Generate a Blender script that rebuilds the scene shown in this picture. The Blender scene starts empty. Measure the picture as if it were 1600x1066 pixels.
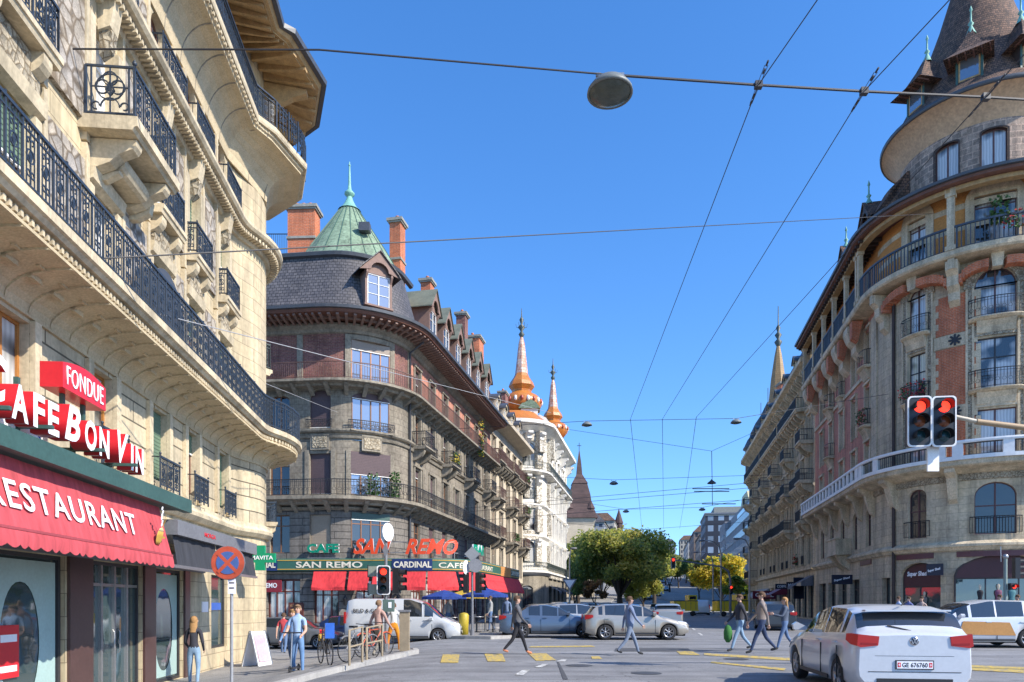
import bpy, math, random
from mathutils import Vector, Matrix
rnd = random.Random(7)
rad, PI = math.radians, math.pi
sin, cos = math.sin, math.cos
S = bpy.context.scene
COL = S.collection
# ---------------- camera, world, sun, exposure ----------------
EYE = 1.5
cam_d = bpy.data.cameras.new("camera")
cam = bpy.data.objects.new("camera", cam_d)
COL.objects.link(cam)
cam.location = (0, 0, EYE)
cam.rotation_euler = (rad(90), 0, 0)
cam_d.sensor_width = 36
cam_d.lens = 24.75
cam_d.shift_y = 410 / 1600
cam_d.clip_start, cam_d.clip_end = 0.1, 3000
S.camera = cam
w = bpy.data.worlds.new("World")
S.world = w
w.use_nodes = True
nt = w.node_tree
sky = nt.nodes.new('ShaderNodeTexSky')
sky.sky_type = 'NISHITA'
sky.sun_disc = False
SUN_EL, SUN_AZ = rad(38), math.atan2(0.88, -0.47)
sky.sun_elevation = SUN_EL
sky.sun_rotation = SUN_AZ
sky.altitude = 400
sky.air_density, sky.dust_density, sky.ozone_density = 1.0, 0.35, 3.0
bg = nt.nodes['Background']
# the glare band at the horizon is lifted away: a washed autumn sky has a blue horizon over a city
tcw = nt.nodes.new('ShaderNodeTexCoord'); vm = nt.nodes.new('ShaderNodeVectorMath'); vm.operation = 'MULTIPLY_ADD'
vm.inputs[1].default_value = (1, 1, 0.80); vm.inputs[2].default_value = (0, 0, 0.09)
nt.links.new(tcw.outputs['Generated'], vm.inputs[0]); nt.links.new(vm.outputs[0], sky.inputs[0])
hs = nt.nodes.new('ShaderNodeHueSaturation'); hs.inputs['Saturation'].default_value = 1.27; hs.inputs['Hue'].default_value = 0.506
nt.links.new(sky.outputs[0], hs.inputs['Color']); nt.links.new(hs.outputs[0], bg.inputs[0])
bg.inputs[1].default_value = 0.13
sd = bpy.data.lights.new("sun", 'SUN')
sd.energy = 3.15
sd.angle = rad(0.5)
sd.color = (1.0, 0.93, 0.82)
sun = bpy.data.objects.new("sun", sd)
COL.objects.link(sun)
tosun = Vector((cos(SUN_EL) * sin(SUN_AZ), cos(SUN_EL) * cos(SUN_AZ), sin(SUN_EL)))
sun.rotation_euler = tosun.to_track_quat('Z', 'Y').to_euler()
S.view_settings.view_transform = 'Standard'
S.view_settings.look = 'None'
S.view_settings.exposure = 1.22
S.view_settings.gamma = 1
# ---------------- small helpers ----------------
def sstep(a, b, x):
 t = max(0.0, min(1.0, (x - a) / (b - a)))
 return t * t * (3 - 2 * t)
def lerp(a, b, t): return a + (b - a) * t
def PX(px, Y): return (px - 800) / 1100 * Y
def PZ(py, Y): return EYE + (943 - py) / 1100 * Y
def gz(x, y):
 "height of the road surface: it falls away to the left of the crossing and climbs a hill far ahead"
 a = -0.62 * sstep(-1.5, -9.5, x) * (1 - 0.75 * sstep(45, 85, y))
 b = 0.0
 if y > 105:
  b = 0.052 * (y - 105) * sstep(105, 150, y)
 return a + b
# ---------------- materials ----------------
MATS = {}
def mat(name, col, rough=0.75, metal=0.0, var=0.12, nscale=1.5, bump=0.0, pat=None, emit=None, spec=None,
  c2=None, mortar=None, bw=0.9, bh=0.36, ms=0.012, dirt=0.25, coat=0.0, bstr=0.4, fine=12.0):
 if name in MATS: return MATS[name]
 m = bpy.data.materials.new(name)
 m.use_nodes = True
 N, L = m.node_tree.nodes, m.node_tree.links
 b = N['Principled BSDF']
 b.inputs['Roughness'].default_value = rough
 b.inputs['Metallic'].default_value = metal
 if spec is not None: b.inputs['Specular IOR Level'].default_value = spec
 if coat: b.inputs['Coat Weight'].default_value = coat; b.inputs['Coat Roughness'].default_value = 0.05
 tc = N.new('ShaderNodeTexCoord')
 src = None
 hgt = None
 if pat in ('brick', 'tile'):
  bt = N.new('ShaderNodeTexBrick')
  bt.inputs['Scale'].default_value = 1
  bt.inputs['Brick Width'].default_value = bw
  bt.inputs['Row Height'].default_value = bh
  bt.inputs['Mortar Size'].default_value = ms
  bt.inputs['Mortar Smooth'].default_value = 0.3
  bt.inputs['Bias'].default_value = 0
  bt.inputs['Color1'].default_value = (*col, 1)
  bt.inputs['Color2'].default_value = (*(c2 or tuple(k * 0.86 for k in col)), 1)
  bt.inputs['Mortar'].default_value = (*(mortar or tuple(k * 0.5 for k in col)), 1)
  L.new(tc.outputs['UV'], bt.inputs['Vector'])
  src = bt.outputs['Color']; hgt = bt.outputs['Fac']
 elif pat == 'rubble':
  vo = N.new('ShaderNodeTexVoronoi'); vo.inputs['Scale'].default_value = 1 / bw
  vo.feature = 'DISTANCE_TO_EDGE'
  vc = N.new('ShaderNodeTexVoronoi'); vc.inputs['Scale'].default_value = 1 / bw
  L.new(tc.outputs['UV'], vo.inputs['Vector']); L.new(tc.outputs['UV'], vc.inputs['Vector'])
  rr = N.new('ShaderNodeValToRGB')
  rr.color_ramp.elements[0].position = 0.03; rr.color_ramp.elements[1].position = 0.10
  rr.color_ramp.elements[0].color = (*(mortar or tuple(k * 0.5 for k in col)), 1)
  rr.color_ramp.elements[1].color = (1, 1, 1, 1)
  mx0 = N.new('ShaderNodeMix'); mx0.data_type = 'RGBA'
  sx = N.new('ShaderNodeSeparateColor'); L.new(vc.outputs['Color'], sx.inputs[0])
  L.new(sx.outputs[0], mx0.inputs['Factor'])
  mx0.inputs['A'].default_value = (*col, 1); mx0.inputs['B'].default_value = (*(c2 or col), 1)
  L.new(vo.outputs['Distance'], rr.inputs[0])
  mm = N.new('ShaderNodeMix'); mm.data_type = 'RGBA'; mm.blend_type = 'MULTIPLY'; mm.inputs['Factor'].default_value = 1
  L.new(mx0.outputs['Result'], mm.inputs['A']); L.new(rr.outputs[0], mm.inputs['B'])
  src = mm.outputs['Result']; hgt = vo.outputs['Distance']
 # large and fine variation
 n1 = N.new('ShaderNodeTexNoise'); n1.inputs['Scale'].default_value = nscale; n1.inputs['Detail'].default_value = 6
 n1.inputs['Roughness'].default_value = 0.65
 L.new(tc.outputs['Object'], n1.inputs['Vector'])
 n2 = N.new('ShaderNodeTexNoise'); n2.inputs['Scale'].default_value = nscale * fine; n2.inputs['Detail'].default_value = 3
 L.new(tc.outputs['Object'], n2.inputs['Vector'])
 ad = N.new('ShaderNodeMath'); ad.operation = 'ADD'
 L.new(n1.outputs['Fac'], ad.inputs[0]); L.new(n2.outputs['Fac'], ad.inputs[1])
 mr = N.new('ShaderNodeMapRange')
 mr.inputs['From Min'].default_value = 0.65; mr.inputs['From Max'].default_value = 1.35
 mr.inputs['To Min'].default_value = 1 - var * 1.6; mr.inputs['To Max'].default_value = 1 + var
 L.new(ad.outputs[0], mr.inputs['Value'])
 if pat in ('brick', 'rubble') or 'smooth' in name:
  mpp = N.new('ShaderNodeMapping'); mpp.inputs['Scale'].default_value = (1.6, 1.6, 0.16)
  n3 = N.new('ShaderNodeTexNoise'); n3.inputs['Scale'].default_value = 1.0; n3.inputs['Detail'].default_value = 7; n3.inputs['Roughness'].default_value = 0.7
  L.new(tc.outputs['Object'], mpp.inputs[0]); L.new(mpp.outputs[0], n3.inputs['Vector'])
  m3 = N.new('ShaderNodeMapRange'); m3.inputs['From Min'].default_value = 0.36; m3.inputs['From Max'].default_value = 0.56
  m3.inputs['To Min'].default_value = 0.66; m3.inputs['To Max'].default_value = 1.06; L.new(n3.outputs['Fac'], m3.inputs['Value'])
  mm3 = N.new('ShaderNodeMath'); mm3.operation = 'MULTIPLY'; L.new(mr.outputs[0], mm3.inputs[0]); L.new(m3.outputs[0], mm3.inputs[1]); mr = mm3
 mx = N.new('ShaderNodeVectorMath'); mx.operation = 'SCALE'
 if src is None:
  mx.inputs[0].default_value = col
 else:
  L.new(src, mx.inputs[0])
 L.new(mr.outputs[0], mx.inputs['Scale'])
 L.new(mx.outputs[0], b.inputs['Base Color'])
 if bump or hgt:
  bp = N.new('ShaderNodeBump')
  bp.inputs['Strength'].default_value = bstr
  if hgt:
   bp.inputs['Distance'].default_value = 0.02
   if pat == 'rubble': bp.inputs['Distance'].default_value = 0.06
   else: bp.invert = True
   L.new(hgt, bp.inputs['Height'])
  else:
   bp.inputs['Distance'].default_value = bump
   L.new(ad.outputs[0], bp.inputs['Height'])
  L.new(bp.outputs[0], b.inputs['Normal'])
 if emit:
  b.inputs['Emission Color'].default_value = (*col, 1)
  b.inputs['Emission Strength'].default_value = emit
 MATS[name] = m
 return m
STONE = mat('limestone_blocks', (0.57, 0.465, 0.29), 0.85, pat='brick', bw=1.1, bh=0.42, ms=0.010, c2=(0.53, 0.43, 0.28), mortar=(0.27, 0.21, 0.13), nscale=0.6, var=0.13)
RUST = mat('limestone_rusticated', (0.56, 0.46, 0.30), 0.85, pat='brick', bw=2.3, bh=0.46, ms=0.022, c2=(0.46, 0.385, 0.26), mortar=(0.12, 0.10, 0.065), nscale=0.9, var=0.15)
STONEP = mat('limestone_smooth', (0.58, 0.48, 0.32), 0.8, nscale=1.2, var=0.18, bump=0.01)
RUBBLE = mat('rough_rubble_stone', (0.47, 0.40, 0.31), 0.95, pat='rubble', bw=0.33, c2=(0.34, 0.31, 0.28), mortar=(0.45, 0.40, 0.34), var=0.3, nscale=3, bstr=1.0)
SOFFST = mat('limestone_soffit', (0.52, 0.42, 0.265), 0.85, nscale=2.2, var=0.2, bump=0.01)
GREYST = mat('weathered_grey_stone', (0.27, 0.235, 0.18), 0.9, pat='brick', bw=0.95, bh=0.36, ms=0.012, c2=(0.235, 0.20, 0.155), mortar=(0.14, 0.12, 0.09), nscale=0.5, var=0.28)
GREYSM = mat('weathered_grey_stone_smooth', (0.275, 0.24, 0.185), 0.9, nscale=0.7, var=0.28, bump=0.01)
GREYRU = mat('rusticated_grey_stone', (0.20, 0.18, 0.155), 0.9, pat='brick', bw=1.9, bh=0.40, ms=0.028, c2=(0.175, 0.155, 0.135), mortar=(0.06, 0.055, 0.05), nscale=0.6, var=0.25)
OLDBRICK = mat('dark_red_brick', (0.29, 0.12, 0.085), 0.9, pat='brick', bw=0.26, bh=0.085, ms=0.010, c2=(0.22, 0.075, 0.07), mortar=(0.26, 0.20, 0.17), nscale=1.0, var=0.35)
BRICK = mat('orange_brick', (0.62, 0.17, 0.065), 0.9, pat='brick', bw=0.26, bh=0.085, ms=0.011, c2=(0.52, 0.13, 0.05), mortar=(0.5, 0.30, 0.2), nscale=1.0, var=0.22)
PINK = mat('pink_render', (0.56, 0.225, 0.145), 0.9, nscale=0.8, var=0.18, pat='brick', bw=0.26, bh=0.085, ms=0.008, c2=(0.50, 0.19, 0.125), mortar=(0.45, 0.30, 0.24))
RST = mat('tower_ashlar', (0.60, 0.48, 0.31), 0.9, pat='brick', bw=1.1, bh=0.42, ms=0.009, c2=(0.50, 0.41, 0.285), mortar=(0.30, 0.24, 0.17), nscale=0.6, var=0.2)
RSTS = mat('tower_stone_smooth', (0.61, 0.49, 0.325), 0.9, nscale=1.2, var=0.24, bump=0.015)
RELIEF = mat('carved_stone_relief', (0.42, 0.36, 0.26), 0.95, pat='rubble', bw=0.16, c2=(0.46, 0.39, 0.28), mortar=(0.5, 0.45, 0.38), nscale=4, var=0.35, bstr=1.0)
DRUM = mat('tower_rubble_blocks', (0.26, 0.20, 0.16), 0.95, pat='brick', bw=0.5, bh=0.34, ms=0.03, c2=(0.40, 0.30, 0.23), mortar=(0.52, 0.37, 0.28), nscale=4, var=0.45)
OCHRE = mat('ochre_render', (0.56, 0.25, 0.07), 0.9, nscale=1.0, var=0.2)
TANSOF = mat('tan_plaster_soffit', (0.55, 0.35, 0.20), 0.85, nscale=0.6, var=0.22)
TILE = mat('brown_roof_tiles', (0.23, 0.125, 0.08), 0.85, pat='tile', bw=0.22, bh=0.17, ms=0.018, c2=(0.09, 0.055, 0.042), mortar=(0.02, 0.015, 0.012), nscale=1.2, var=0.45)
SLATE = mat('grey_slate_tiles', (0.125, 0.115, 0.115), 0.6, pat='tile', bw=0.26, bh=0.20, ms=0.02, c2=(0.085, 0.08, 0.085), mortar=(0.02, 0.02, 0.022), nscale=0.6, var=0.35)
COPPER = mat('green_copper', (0.19, 0.265, 0.175), 0.8, nscale=0.8, var=0.35, bump=0.01, fine=8)
COPPERD = mat('green_copper_seam', (0.08, 0.15, 0.11), 0.65, var=0.3)
COPPERL = mat('pale_verdigris', (0.20, 0.42, 0.34), 0.6, var=0.2)
LEAD = mat('dark_zinc', (0.07, 0.075, 0.085), 0.45, var=0.2)
BROWNW = mat('red_brown_timber', (0.17, 0.075, 0.05), 0.7, nscale=3, var=0.25)
BROWND = mat('dark_brown_timber', (0.055, 0.035, 0.028), 0.7, nscale=3, var=0.25)
MAUVE = mat('mauve_brown_woodwork', (0.23, 0.145, 0.115), 0.75, nscale=3, var=0.2)
TANW = mat('weathered_tan_timber', (0.46, 0.30, 0.14), 0.8, nscale=4, var=0.3)
IRON = mat('blue_black_iron', (0.030, 0.042, 0.060), 0.45, var=0.2)
IRONK = mat('black_iron', (0.025, 0.025, 0.028), 0.5, var=0.2)
IRONG = mat('grey_green_iron', (0.06, 0.075, 0.065), 0.5, var=0.2)
RUSTI = mat('rust_brown_iron', (0.13, 0.07, 0.055), 0.6, var=0.3)
WHITEP = mat('white_paint', (0.78, 0.77, 0.74), 0.55, var=0.10, nscale=4)
WHITEST = mat('white_ornate_render', (0.76, 0.735, 0.67), 0.85, nscale=0.8, var=0.16, bump=0.02)
WHITEREL = mat('white_stucco_relief', (0.74, 0.70, 0.61), 0.9, pat='rubble', bw=0.3, c2=(0.6, 0.55, 0.46), mortar=(0.42, 0.37, 0.30), nscale=2, var=0.2, bstr=1.0)
CREAM = mat('cream_render', (0.56, 0.48, 0.36), 0.85, nscale=0.8, var=0.18)
BEIGE = mat('beige_ashlar', (0.60, 0.48, 0.31), 0.9, pat='brick', bw=0.9, bh=0.36, ms=0.014, c2=(0.50, 0.42, 0.295), mortar=(0.27, 0.22, 0.16), nscale=0.6, var=0.22)
BEIGES = mat('beige_stone_smooth', (0.61, 0.49, 0.32), 0.85, nscale=0.7, var=0.2, bump=0.01)
ORTILE = mat('glazed_orange_tiles', (0.52, 0.20, 0.035), 0.35, pat='tile', bw=0.3, bh=0.2, ms=0.012, c2=(0.56, 0.17, 0.03), mortar=(0.25, 0.08, 0.02), var=0.2)
REDT = mat('glazed_red_tiles', (0.42, 0.07, 0.035), 0.4, pat='tile', bw=0.3, bh=0.2, ms=0.012, var=0.3)
CHURT = mat('church_roof_tiles', (0.125, 0.075, 0.065), 0.85, pat='tile', bw=0.5, bh=0.35, ms=0.03, c2=(0.09, 0.055, 0.05), mortar=(0.03, 0.02, 0.02), nscale=0.4, var=0.3)
TERRA = mat('terracotta_pot', (0.52, 0.17, 0.08), 0.8, var=0.2)
CHST = mat('chimney_cap_stone', (0.30, 0.29, 0.25), 0.9, var=0.3, nscale=3)
def glass(name, col, rough=0.04, m=0.0, ior=1.9, curtain=None):
 g = bpy.data.materials.new(name); g.use_nodes = True
 N, L = g.node_tree.nodes, g.node_tree.links
 b = N['Principled BSDF']
 b.inputs['Base Color'].default_value = (*col, 1); b.inputs['Roughness'].default_value = rough
 b.inputs['Metallic'].default_value = m; b.inputs['IOR'].default_value = ior
 tc = N.new('ShaderNodeTexCoord')
 if curtain:
  wv = N.new('ShaderNodeTexWave'); wv.inputs['Scale'].default_value = 2.2; wv.inputs['Distortion'].default_value = 1.5
  wv.inputs['Detail'].default_value = 2
  L.new(tc.outputs['UV'], wv.inputs['Vector'])
  mx = N.new('ShaderNodeMix'); mx.data_type = 'RGBA'
  mx.inputs['A'].default_value = (*[k * 0.72 for k in curtain], 1); mx.inputs['B'].default_value = (*curtain, 1)
  L.new(wv.outputs['Fac'], mx.inputs['Factor'])
  ns = N.new('ShaderNodeTexNoise'); ns.inputs['Scale'].default_value = 0.55
  L.new(tc.outputs['UV'], ns.inputs['Vector'])
  rp = N.new('ShaderNodeValToRGB'); rp.color_ramp.elements[0].position = 0.44; rp.color_ramp.elements[1].position = 0.52
  L.new(ns.outputs['Fac'], rp.inputs[0])
  m2 = N.new('ShaderNodeMix'); m2.data_type = 'RGBA'
  m2.inputs['A'].default_value = (*col, 1)
  L.new(mx.outputs['Result'], m2.inputs['B']); L.new(rp.outputs[0], m2.inputs['Factor'])
  L.new(m2.outputs['Result'], b.inputs['Base Color'])
 n = N.new('ShaderNodeTexNoise'); n.inputs['Scale'].default_value = 1.3
 L.new(tc.outputs['Object'], n.inputs['Vector'])
 bp = N.new('ShaderNodeBump'); bp.inputs['Strength'].default_value = 0.25; bp.inputs['Distance'].default_value = 0.02
 L.new(n.outputs['Fac'], bp.inputs['Height']); L.new(bp.outputs[0], b.inputs['Normal'])
 return g
GLASS = glass('dark_window_glass', (0.020, 0.026, 0.034))
GLASSB = glass('sky_reflecting_glass', (0.30, 0.33, 0.37), m=0.7, rough=0.08)
GLASSC = glass('curtained_window_glass', (0.03, 0.035, 0.04), curtain=(0.58, 0.58, 0.56))
SHOPG = glass('shop_window_glass', (0.045, 0.07, 0.07), ior=2.2)
CARG = glass('car_window_glass', (0.02, 0.025, 0.03), ior=1.9, rough=0.02)
# ---------------- mesh builder ----------------
class MB:
 def __init__(s, mp=None):
  s.v = []; s.f = []; s.m = []; s.uv = []; s.sm = []; s.mats = []; s.mp = mp
 def mi(s, m):
  if m not in s.mats: s.mats.append(m)
  return s.mats.index(m)
 def add(s, vs, fs, m, smooth=False, uv=None):
  "vs are local points; uv (one per local vertex) or planar projection per face"
  o = len(s.v); mi = s.mi(m); mp = s.mp
  if mp: s.v.extend([mp(*p) for p in vs])
  else: s.v.extend(vs)
  for f in fs:
   s.f.append([o + i for i in f]); s.m.append(mi); s.sm.append(smooth)
   if uv is not None:
    s.uv.extend([uv[i] for i in f])
   else:
    a, b_, c = vs[f[0]], vs[f[1]], vs[f[2]]
    e = (b_[0]-a[0], b_[1]-a[1], b_[2]-a[2]); g = (c[0]-b_[0], c[1]-b_[1], c[2]-b_[2])
    n = (abs(e[1]*g[2]-e[2]*g[1]), abs(e[2]*g[0]-e[0]*g[2]), abs(e[0]*g[1]-e[1]*g[0]))
    k = n.index(max(n))
    if k == 0: s.uv.extend([(vs[i][1], vs[i][2]) for i in f])
    elif k == 1: s.uv.extend([(vs[i][0], vs[i][2]) for i in f])
    else: s.uv.extend([(vs[i][0], vs[i][1]) for i in f])
  return s
 def box(s, x0, x1, y0, y1, z0, z1, m, seg=1, rot=None, piv=None):
  vs = []; fs = []
  for i in range(seg + 1):
   x = x0 + (x1 - x0) * i / seg
   vs += [(x, y0, z0), (x, y1, z0), (x, y1, z1), (x, y0, z1)]
  for i in range(seg):
   b = i * 4
   for k in range(4):
    fs.append((b + k, b + (k + 1) % 4, b + 4 + (k + 1) % 4, b + 4 + k))
  fs.append((0, 3, 2, 1)); e = seg * 4; fs.append((e, e + 1, e + 2, e + 3))
  return s.add(vs, fs, m)
 def grid(s, rows, m, closed=False, smooth=False, uvs=None, capa=False, capb=False):
  n = len(rows[0]); vs = [p for r in rows for p in r]; fs = []
  for j in range(len(rows) - 1):
   for i in range(n if closed else n - 1):
    i2 = (i + 1) % n
    fs.append((j * n + i, j * n + i2, (j + 1) * n + i2, (j + 1) * n + i))
  uv = None
  if uvs is not None: uv = [p for r in uvs for p in r]
  s.add(vs, fs, m, smooth, uv)
  if capa: s.add(list(rows[0]), [tuple(range(n))], m)
  if capb: s.add(list(rows[-1]), [tuple(range(n))][::-1], m)
  return s
 def lathe(s, prof, m, n=24, c=(0, 0), a0=0, a1=2 * PI, smooth=True, us=1.0):
  full = abs(a1 - a0 - 2 * PI) < 1e-6
  k = n if full else n + 1
  rows = []; uvs = []; L = 0
  Rm = max(r for r, z in prof)
  for j, (r, z) in enumerate(prof):
   if j: L += math.hypot(r - prof[j-1][0], z - prof[j-1][1])
   row = []; uvr = []
   for i in range(n + 1):
    a = a0 + (a1 - a0) * i / n
    row.append((c[0] + r * cos(a), c[1] + r * sin(a), z)); uvr.append((Rm * a * us, L))
   rows.append(row); uvs.append(uvr)
  return s.grid(rows, m, False, smooth, uvs)
 def tube(s, pts, r, m, n=6, r1=None, closed=False, cap=True):
  P = [Vector(p) for p in pts]; rows = []
  up = Vector((0, 0, 1)); N = len(P); prev = None
  for i, p in enumerate(P):
   if closed: d = (P[(i + 1) % N] - P[i - 1])
   else: d = P[min(i + 1, N - 1)] - P[max(i - 1, 0)]
   if d.length < 1e-9: d = Vector((0, 0, 1))
   d.normalize()
   if prev is None:
    a = d.cross(up)
    if a.length < 0.1: a = d.cross(Vector((1, 0, 0)))
   else:
    a = prev - d * prev.dot(d)
    if a.length < 0.01: a = d.cross(up)
   a.normalize(); prev = a
   b = d.cross(a)
   rr = r if r1 is None else lerp(r, r1, i / max(1, N - 1))
   if isinstance(r, (list, tuple)): rr = r[i]
   rows.append([tuple(p + a * (rr * cos(2*PI*k/n + PI/n)) + b * (rr * sin(2*PI*k/n + PI/n))) for k in range(n)])
  if closed: rows.append(rows[0])
  s.grid(rows, m, True, n > 5)
  if cap and not closed:
   s.add(rows[0], [tuple(range(n))], m); s.add(rows[-1], [tuple(range(n))], m)
  return s
 def cyl(s, x, y, z0, z1, r, m, n=12, r1=None):
  return s.lathe([(0.0001, z0), (r, z0), (r if r1 is None else r1, z1), (0.0001, z1)], m, n, (x, y), smooth=False)
 def ball(s, x, y, z, r, m, n=8, sz=1.0):
  return s.lathe([(max(1e-4, r * sin(PI * k / n)), z - r * sz * cos(PI * k / n)) for k in range(n + 1)], m, n + 2, (x, y))
 def prism(s, poly, a0, a1, m, axis='z'):
  "poly in the two other axes (x,y / x,z / y,z), extruded along axis"
  def mk(p, t):
   if axis == 'z': return (p[0], p[1], t)
   if axis == 'y': return (p[0], t, p[1])
   return (t, p[0], p[1])
  n = len(poly)
  vs = [mk(p, a0) for p in poly] + [mk(p, a1) for p in poly]
  fs = [tuple(range(n))[::-1], tuple(range(n, 2 * n))] + [(i, (i + 1) % n, n + (i + 1) % n, n + i) for i in range(n)]
  return s.add(vs, fs, m)
 def ring(s, outer, inner, y0, y1, m):
  "frame between two outlines (x,z) of equal length, thickness y0..y1"
  n = len(outer)
  R_ = [[(p[0], y0, p[1]) for p in inner], [(p[0], y1, p[1]) for p in inner], [(p[0], y1, p[1]) for p in outer], [(p[0], y0, p[1]) for p in outer]]
  R_.append(R_[0])
  return s.grid(R_, m, True)
 def mesh(s, name):
  me = bpy.data.meshes.new(name)
  me.from_pydata(s.v, [], s.f)
  for m in s.mats: me.materials.append(m)
  me.polygons.foreach_set('material_index', s.m)
  me.polygons.foreach_set('use_smooth', s.sm)
  ul = me.uv_layers.new(name='uv')
  fl = []
  for u in s.uv: fl += [u[0], u[1]]
  ul.data.foreach_set('uv', fl)
  me.update()
  return me
 def build(s, name, parent=None, **kw):
  return obj(name, s.mesh(name), parent, **kw)
def obj(name, me, parent=None, loc=None, rz=None, M=None, **tags):
 o = bpy.data.objects.new(name, me)
 COL.objects.link(o)
 if parent is not None: o.parent = parent
 if M is not None: o.matrix_local = M if parent is not None else M
 if loc is not None: o.location = loc
 if rz is not None: o.rotation_euler = (0, 0, rz)
 for k, v in tags.items(): o[k] = v
 return o
def tag(o, label=None, cat=None, group=None, kind=None):
 if label: o['label'] = label
 if cat: o['category'] = cat
 if group: o['group'] = group
 if kind: o['kind'] = kind
 return o
def thing(name, label, cat, loc=(0, 0, 0), rz=0, group=None):
 e = obj(name, None, None, loc, rz)
 return tag(e, label, cat, group)
def copy_tree(o, parent=None):
 c = o.copy(); COL.objects.link(c); c.parent = parent
 for ch in list(o.children): copy_tree(ch, c)
 return c
def text_mesh(body, h, w, depth, mt, shear=0, bold=0.0, side=None, space=1.0):
 "flat letters, x right, y up, z out; scaled to height h and width w, origin at lower left"
 cu = bpy.data.curves.new('t', 'FONT'); cu.body = body; cu.size = 1; cu.shear = shear; cu.offset = bold
 cu.extrude = 0.5; cu.space_character = space; cu.resolution_u = 3
 t = bpy.data.objects.new('t', cu); COL.objects.link(t)
 dg = bpy.context.evaluated_depsgraph_get()
 me = bpy.data.meshes.new_from_object(t.evaluated_get(dg))
 bpy.data.objects.remove(t); bpy.data.curves.remove(cu)
 xs = [v.co.x for v in me.vertices]; ys = [v.co.y for v in me.vertices]
 x0, x1, y0, y1 = min(xs), max(xs), min(ys), max(ys)
 for v in me.vertices:
  v.co.x = (v.co.x - x0) / (x1 - x0) * w if w else (v.co.x - x0) * h / (y1 - y0)
  v.co.y = (v.co.y - y0) / (y1 - y0) * h
  v.co.z = (v.co.z + 0.5) * depth
 me.materials.clear(); me.materials.append(mt)
 if side:
  me.materials.append(side)
  for p in me.polygons:
   if abs(p.normal.z) < 0.5: p.material_index = 1
 return me
# ---------------- facade paths ----------------
class Path:
 "ground line of a facade; outward normal is to the right of travel. segs: ('L',p0,p1) / ('A',centre,R,a0,a1)"
 def __init__(s, segs):
  s.segs = []; u = 0
  for g in segs:
   if g[0] == 'L':
    L = math.hypot(g[2][0] - g[1][0], g[2][1] - g[1][1])
   else:
    L = abs(g[4] - g[3]) * g[2]
   s.segs.append((u, u + L, g)); u += L
  s.len = u
 def fr(s, u):
  for (a, b, g) in s.segs:
   if u <= b + 1e-9 or (a, b, g) == s.segs[-1]:
    if g[0] == 'L':
     t = (u - a) / (b - a)
     tx, ty = (g[2][0] - g[1][0]) / (b - a), (g[2][1] - g[1][1]) / (b - a)
     return (lerp(g[1][0], g[2][0], t), lerp(g[1][1], g[2][1], t), tx, ty)
    t = (u - a) / (b - a); an = lerp(g[3], g[4], t); sg = 1 if g[4] > g[3] else -1
    return (g[1][0] + g[2] * cos(an), g[1][1] + g[2] * sin(an), -sin(an) * sg, cos(an) * sg)
 def mp(s, u, d, z):
  x, y, tx, ty = s.fr(u)
  return (x + ty * d, y - tx * d, z)
 def samples(s, u0, u1, step=0.45):
  out = [u0]
  for (a, b, g) in s.segs:
   lo, hi = max(a, u0), min(b, u1)
   if hi - lo < 1e-6: continue
   n = 1 if g[0] == 'L' else max(1, int(math.ceil((hi - lo) / step)))
   for k in range(1, n + 1): out.append(lo + (hi - lo) * k / n)
  return out
 def matrix(s, u, d=0, z=0):
  x, y, tx, ty = s.fr(u)
  a = math.atan2(-ty, -tx)
  return Matrix.Translation((x + ty * d, y - tx * d, z)) @ Matrix.Rotation(a, 4, 'Z')
 def tmatrix(s, u, d=0, z=0):
  "for lettering: x along t, y up, z outward"
  x, y, tx, ty = s.fr(u)
  M = Matrix(((tx, 0, ty, x + ty * d), (ty, 0, -tx, y - tx * d), (0, 1, 0, z), (0, 0, 0, 1)))
  return M
 def uY(s, Y):
  "u on a straight segment where world y == Y"
  for (a, b, g) in s.segs:
   if g[0] == 'L':
    y0, y1 = g[1][1], g[2][1]
    if abs(y1 - y0) > 1 and min(y0, y1) - 1e-6 <= Y <= max(y0, y1) + 1e-6:
     return a + (Y - y0) / (y1 - y0) * (b - a)
  if not hasattr(s, 'ext'): return s.len + (Y - s.segs[-1][2][2][1])
  return s.ext[0] + (Y - s.ext[1]) * 1.04
 def upx(s, px, lo=0, hi=None):
  "u of the point that is seen at this pixel column"
  best = None; hi = s.len if hi is None else hi
  for i in range(600):
   u = lerp(lo, hi, i / 599); x, y, _, _ = s.fr(u); e = abs(800 + 1100 * x / y - px)
   if best is None or e < best[0]: best = (e, u)
  return best[1]
def sweep(mb, path, prof, u0, u1, m, extra=None, caps=True, step=0.45, smooth=False):
 us = path.samples(u0, u1, step); rows = []; uvs = []
 L = [0]
 for i in range(1, len(prof)): L.append(L[-1] + math.hypot(prof[i][0] - prof[i-1][0], prof[i][1] - prof[i-1][1]))
 for u in us:
  e = extra(u) if extra else 0
  x, y, tx, ty = path.fr(u)
  rows.append([(x + ty * (d * (1 + e)), y - tx * (d * (1 + e)), z) for d, z in prof])
  uvs.append([(u, l) for l in L])
 o = mb.mp; mb.mp = None
 mb.grid(rows, m, False, smooth, uvs)
 if caps:
  n = len(prof)
  mb.add(rows[0], [tuple(range(n))], m); mb.add(rows[-1], [tuple(range(n))], m)
 mb.mp = o
def arcz(x, w, zt, rise):
 t = max(-1.0, min(1.0, 2 * x / w))
 return zt - rise + rise * math.sqrt(max(0.0, 1 - t * t))
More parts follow.
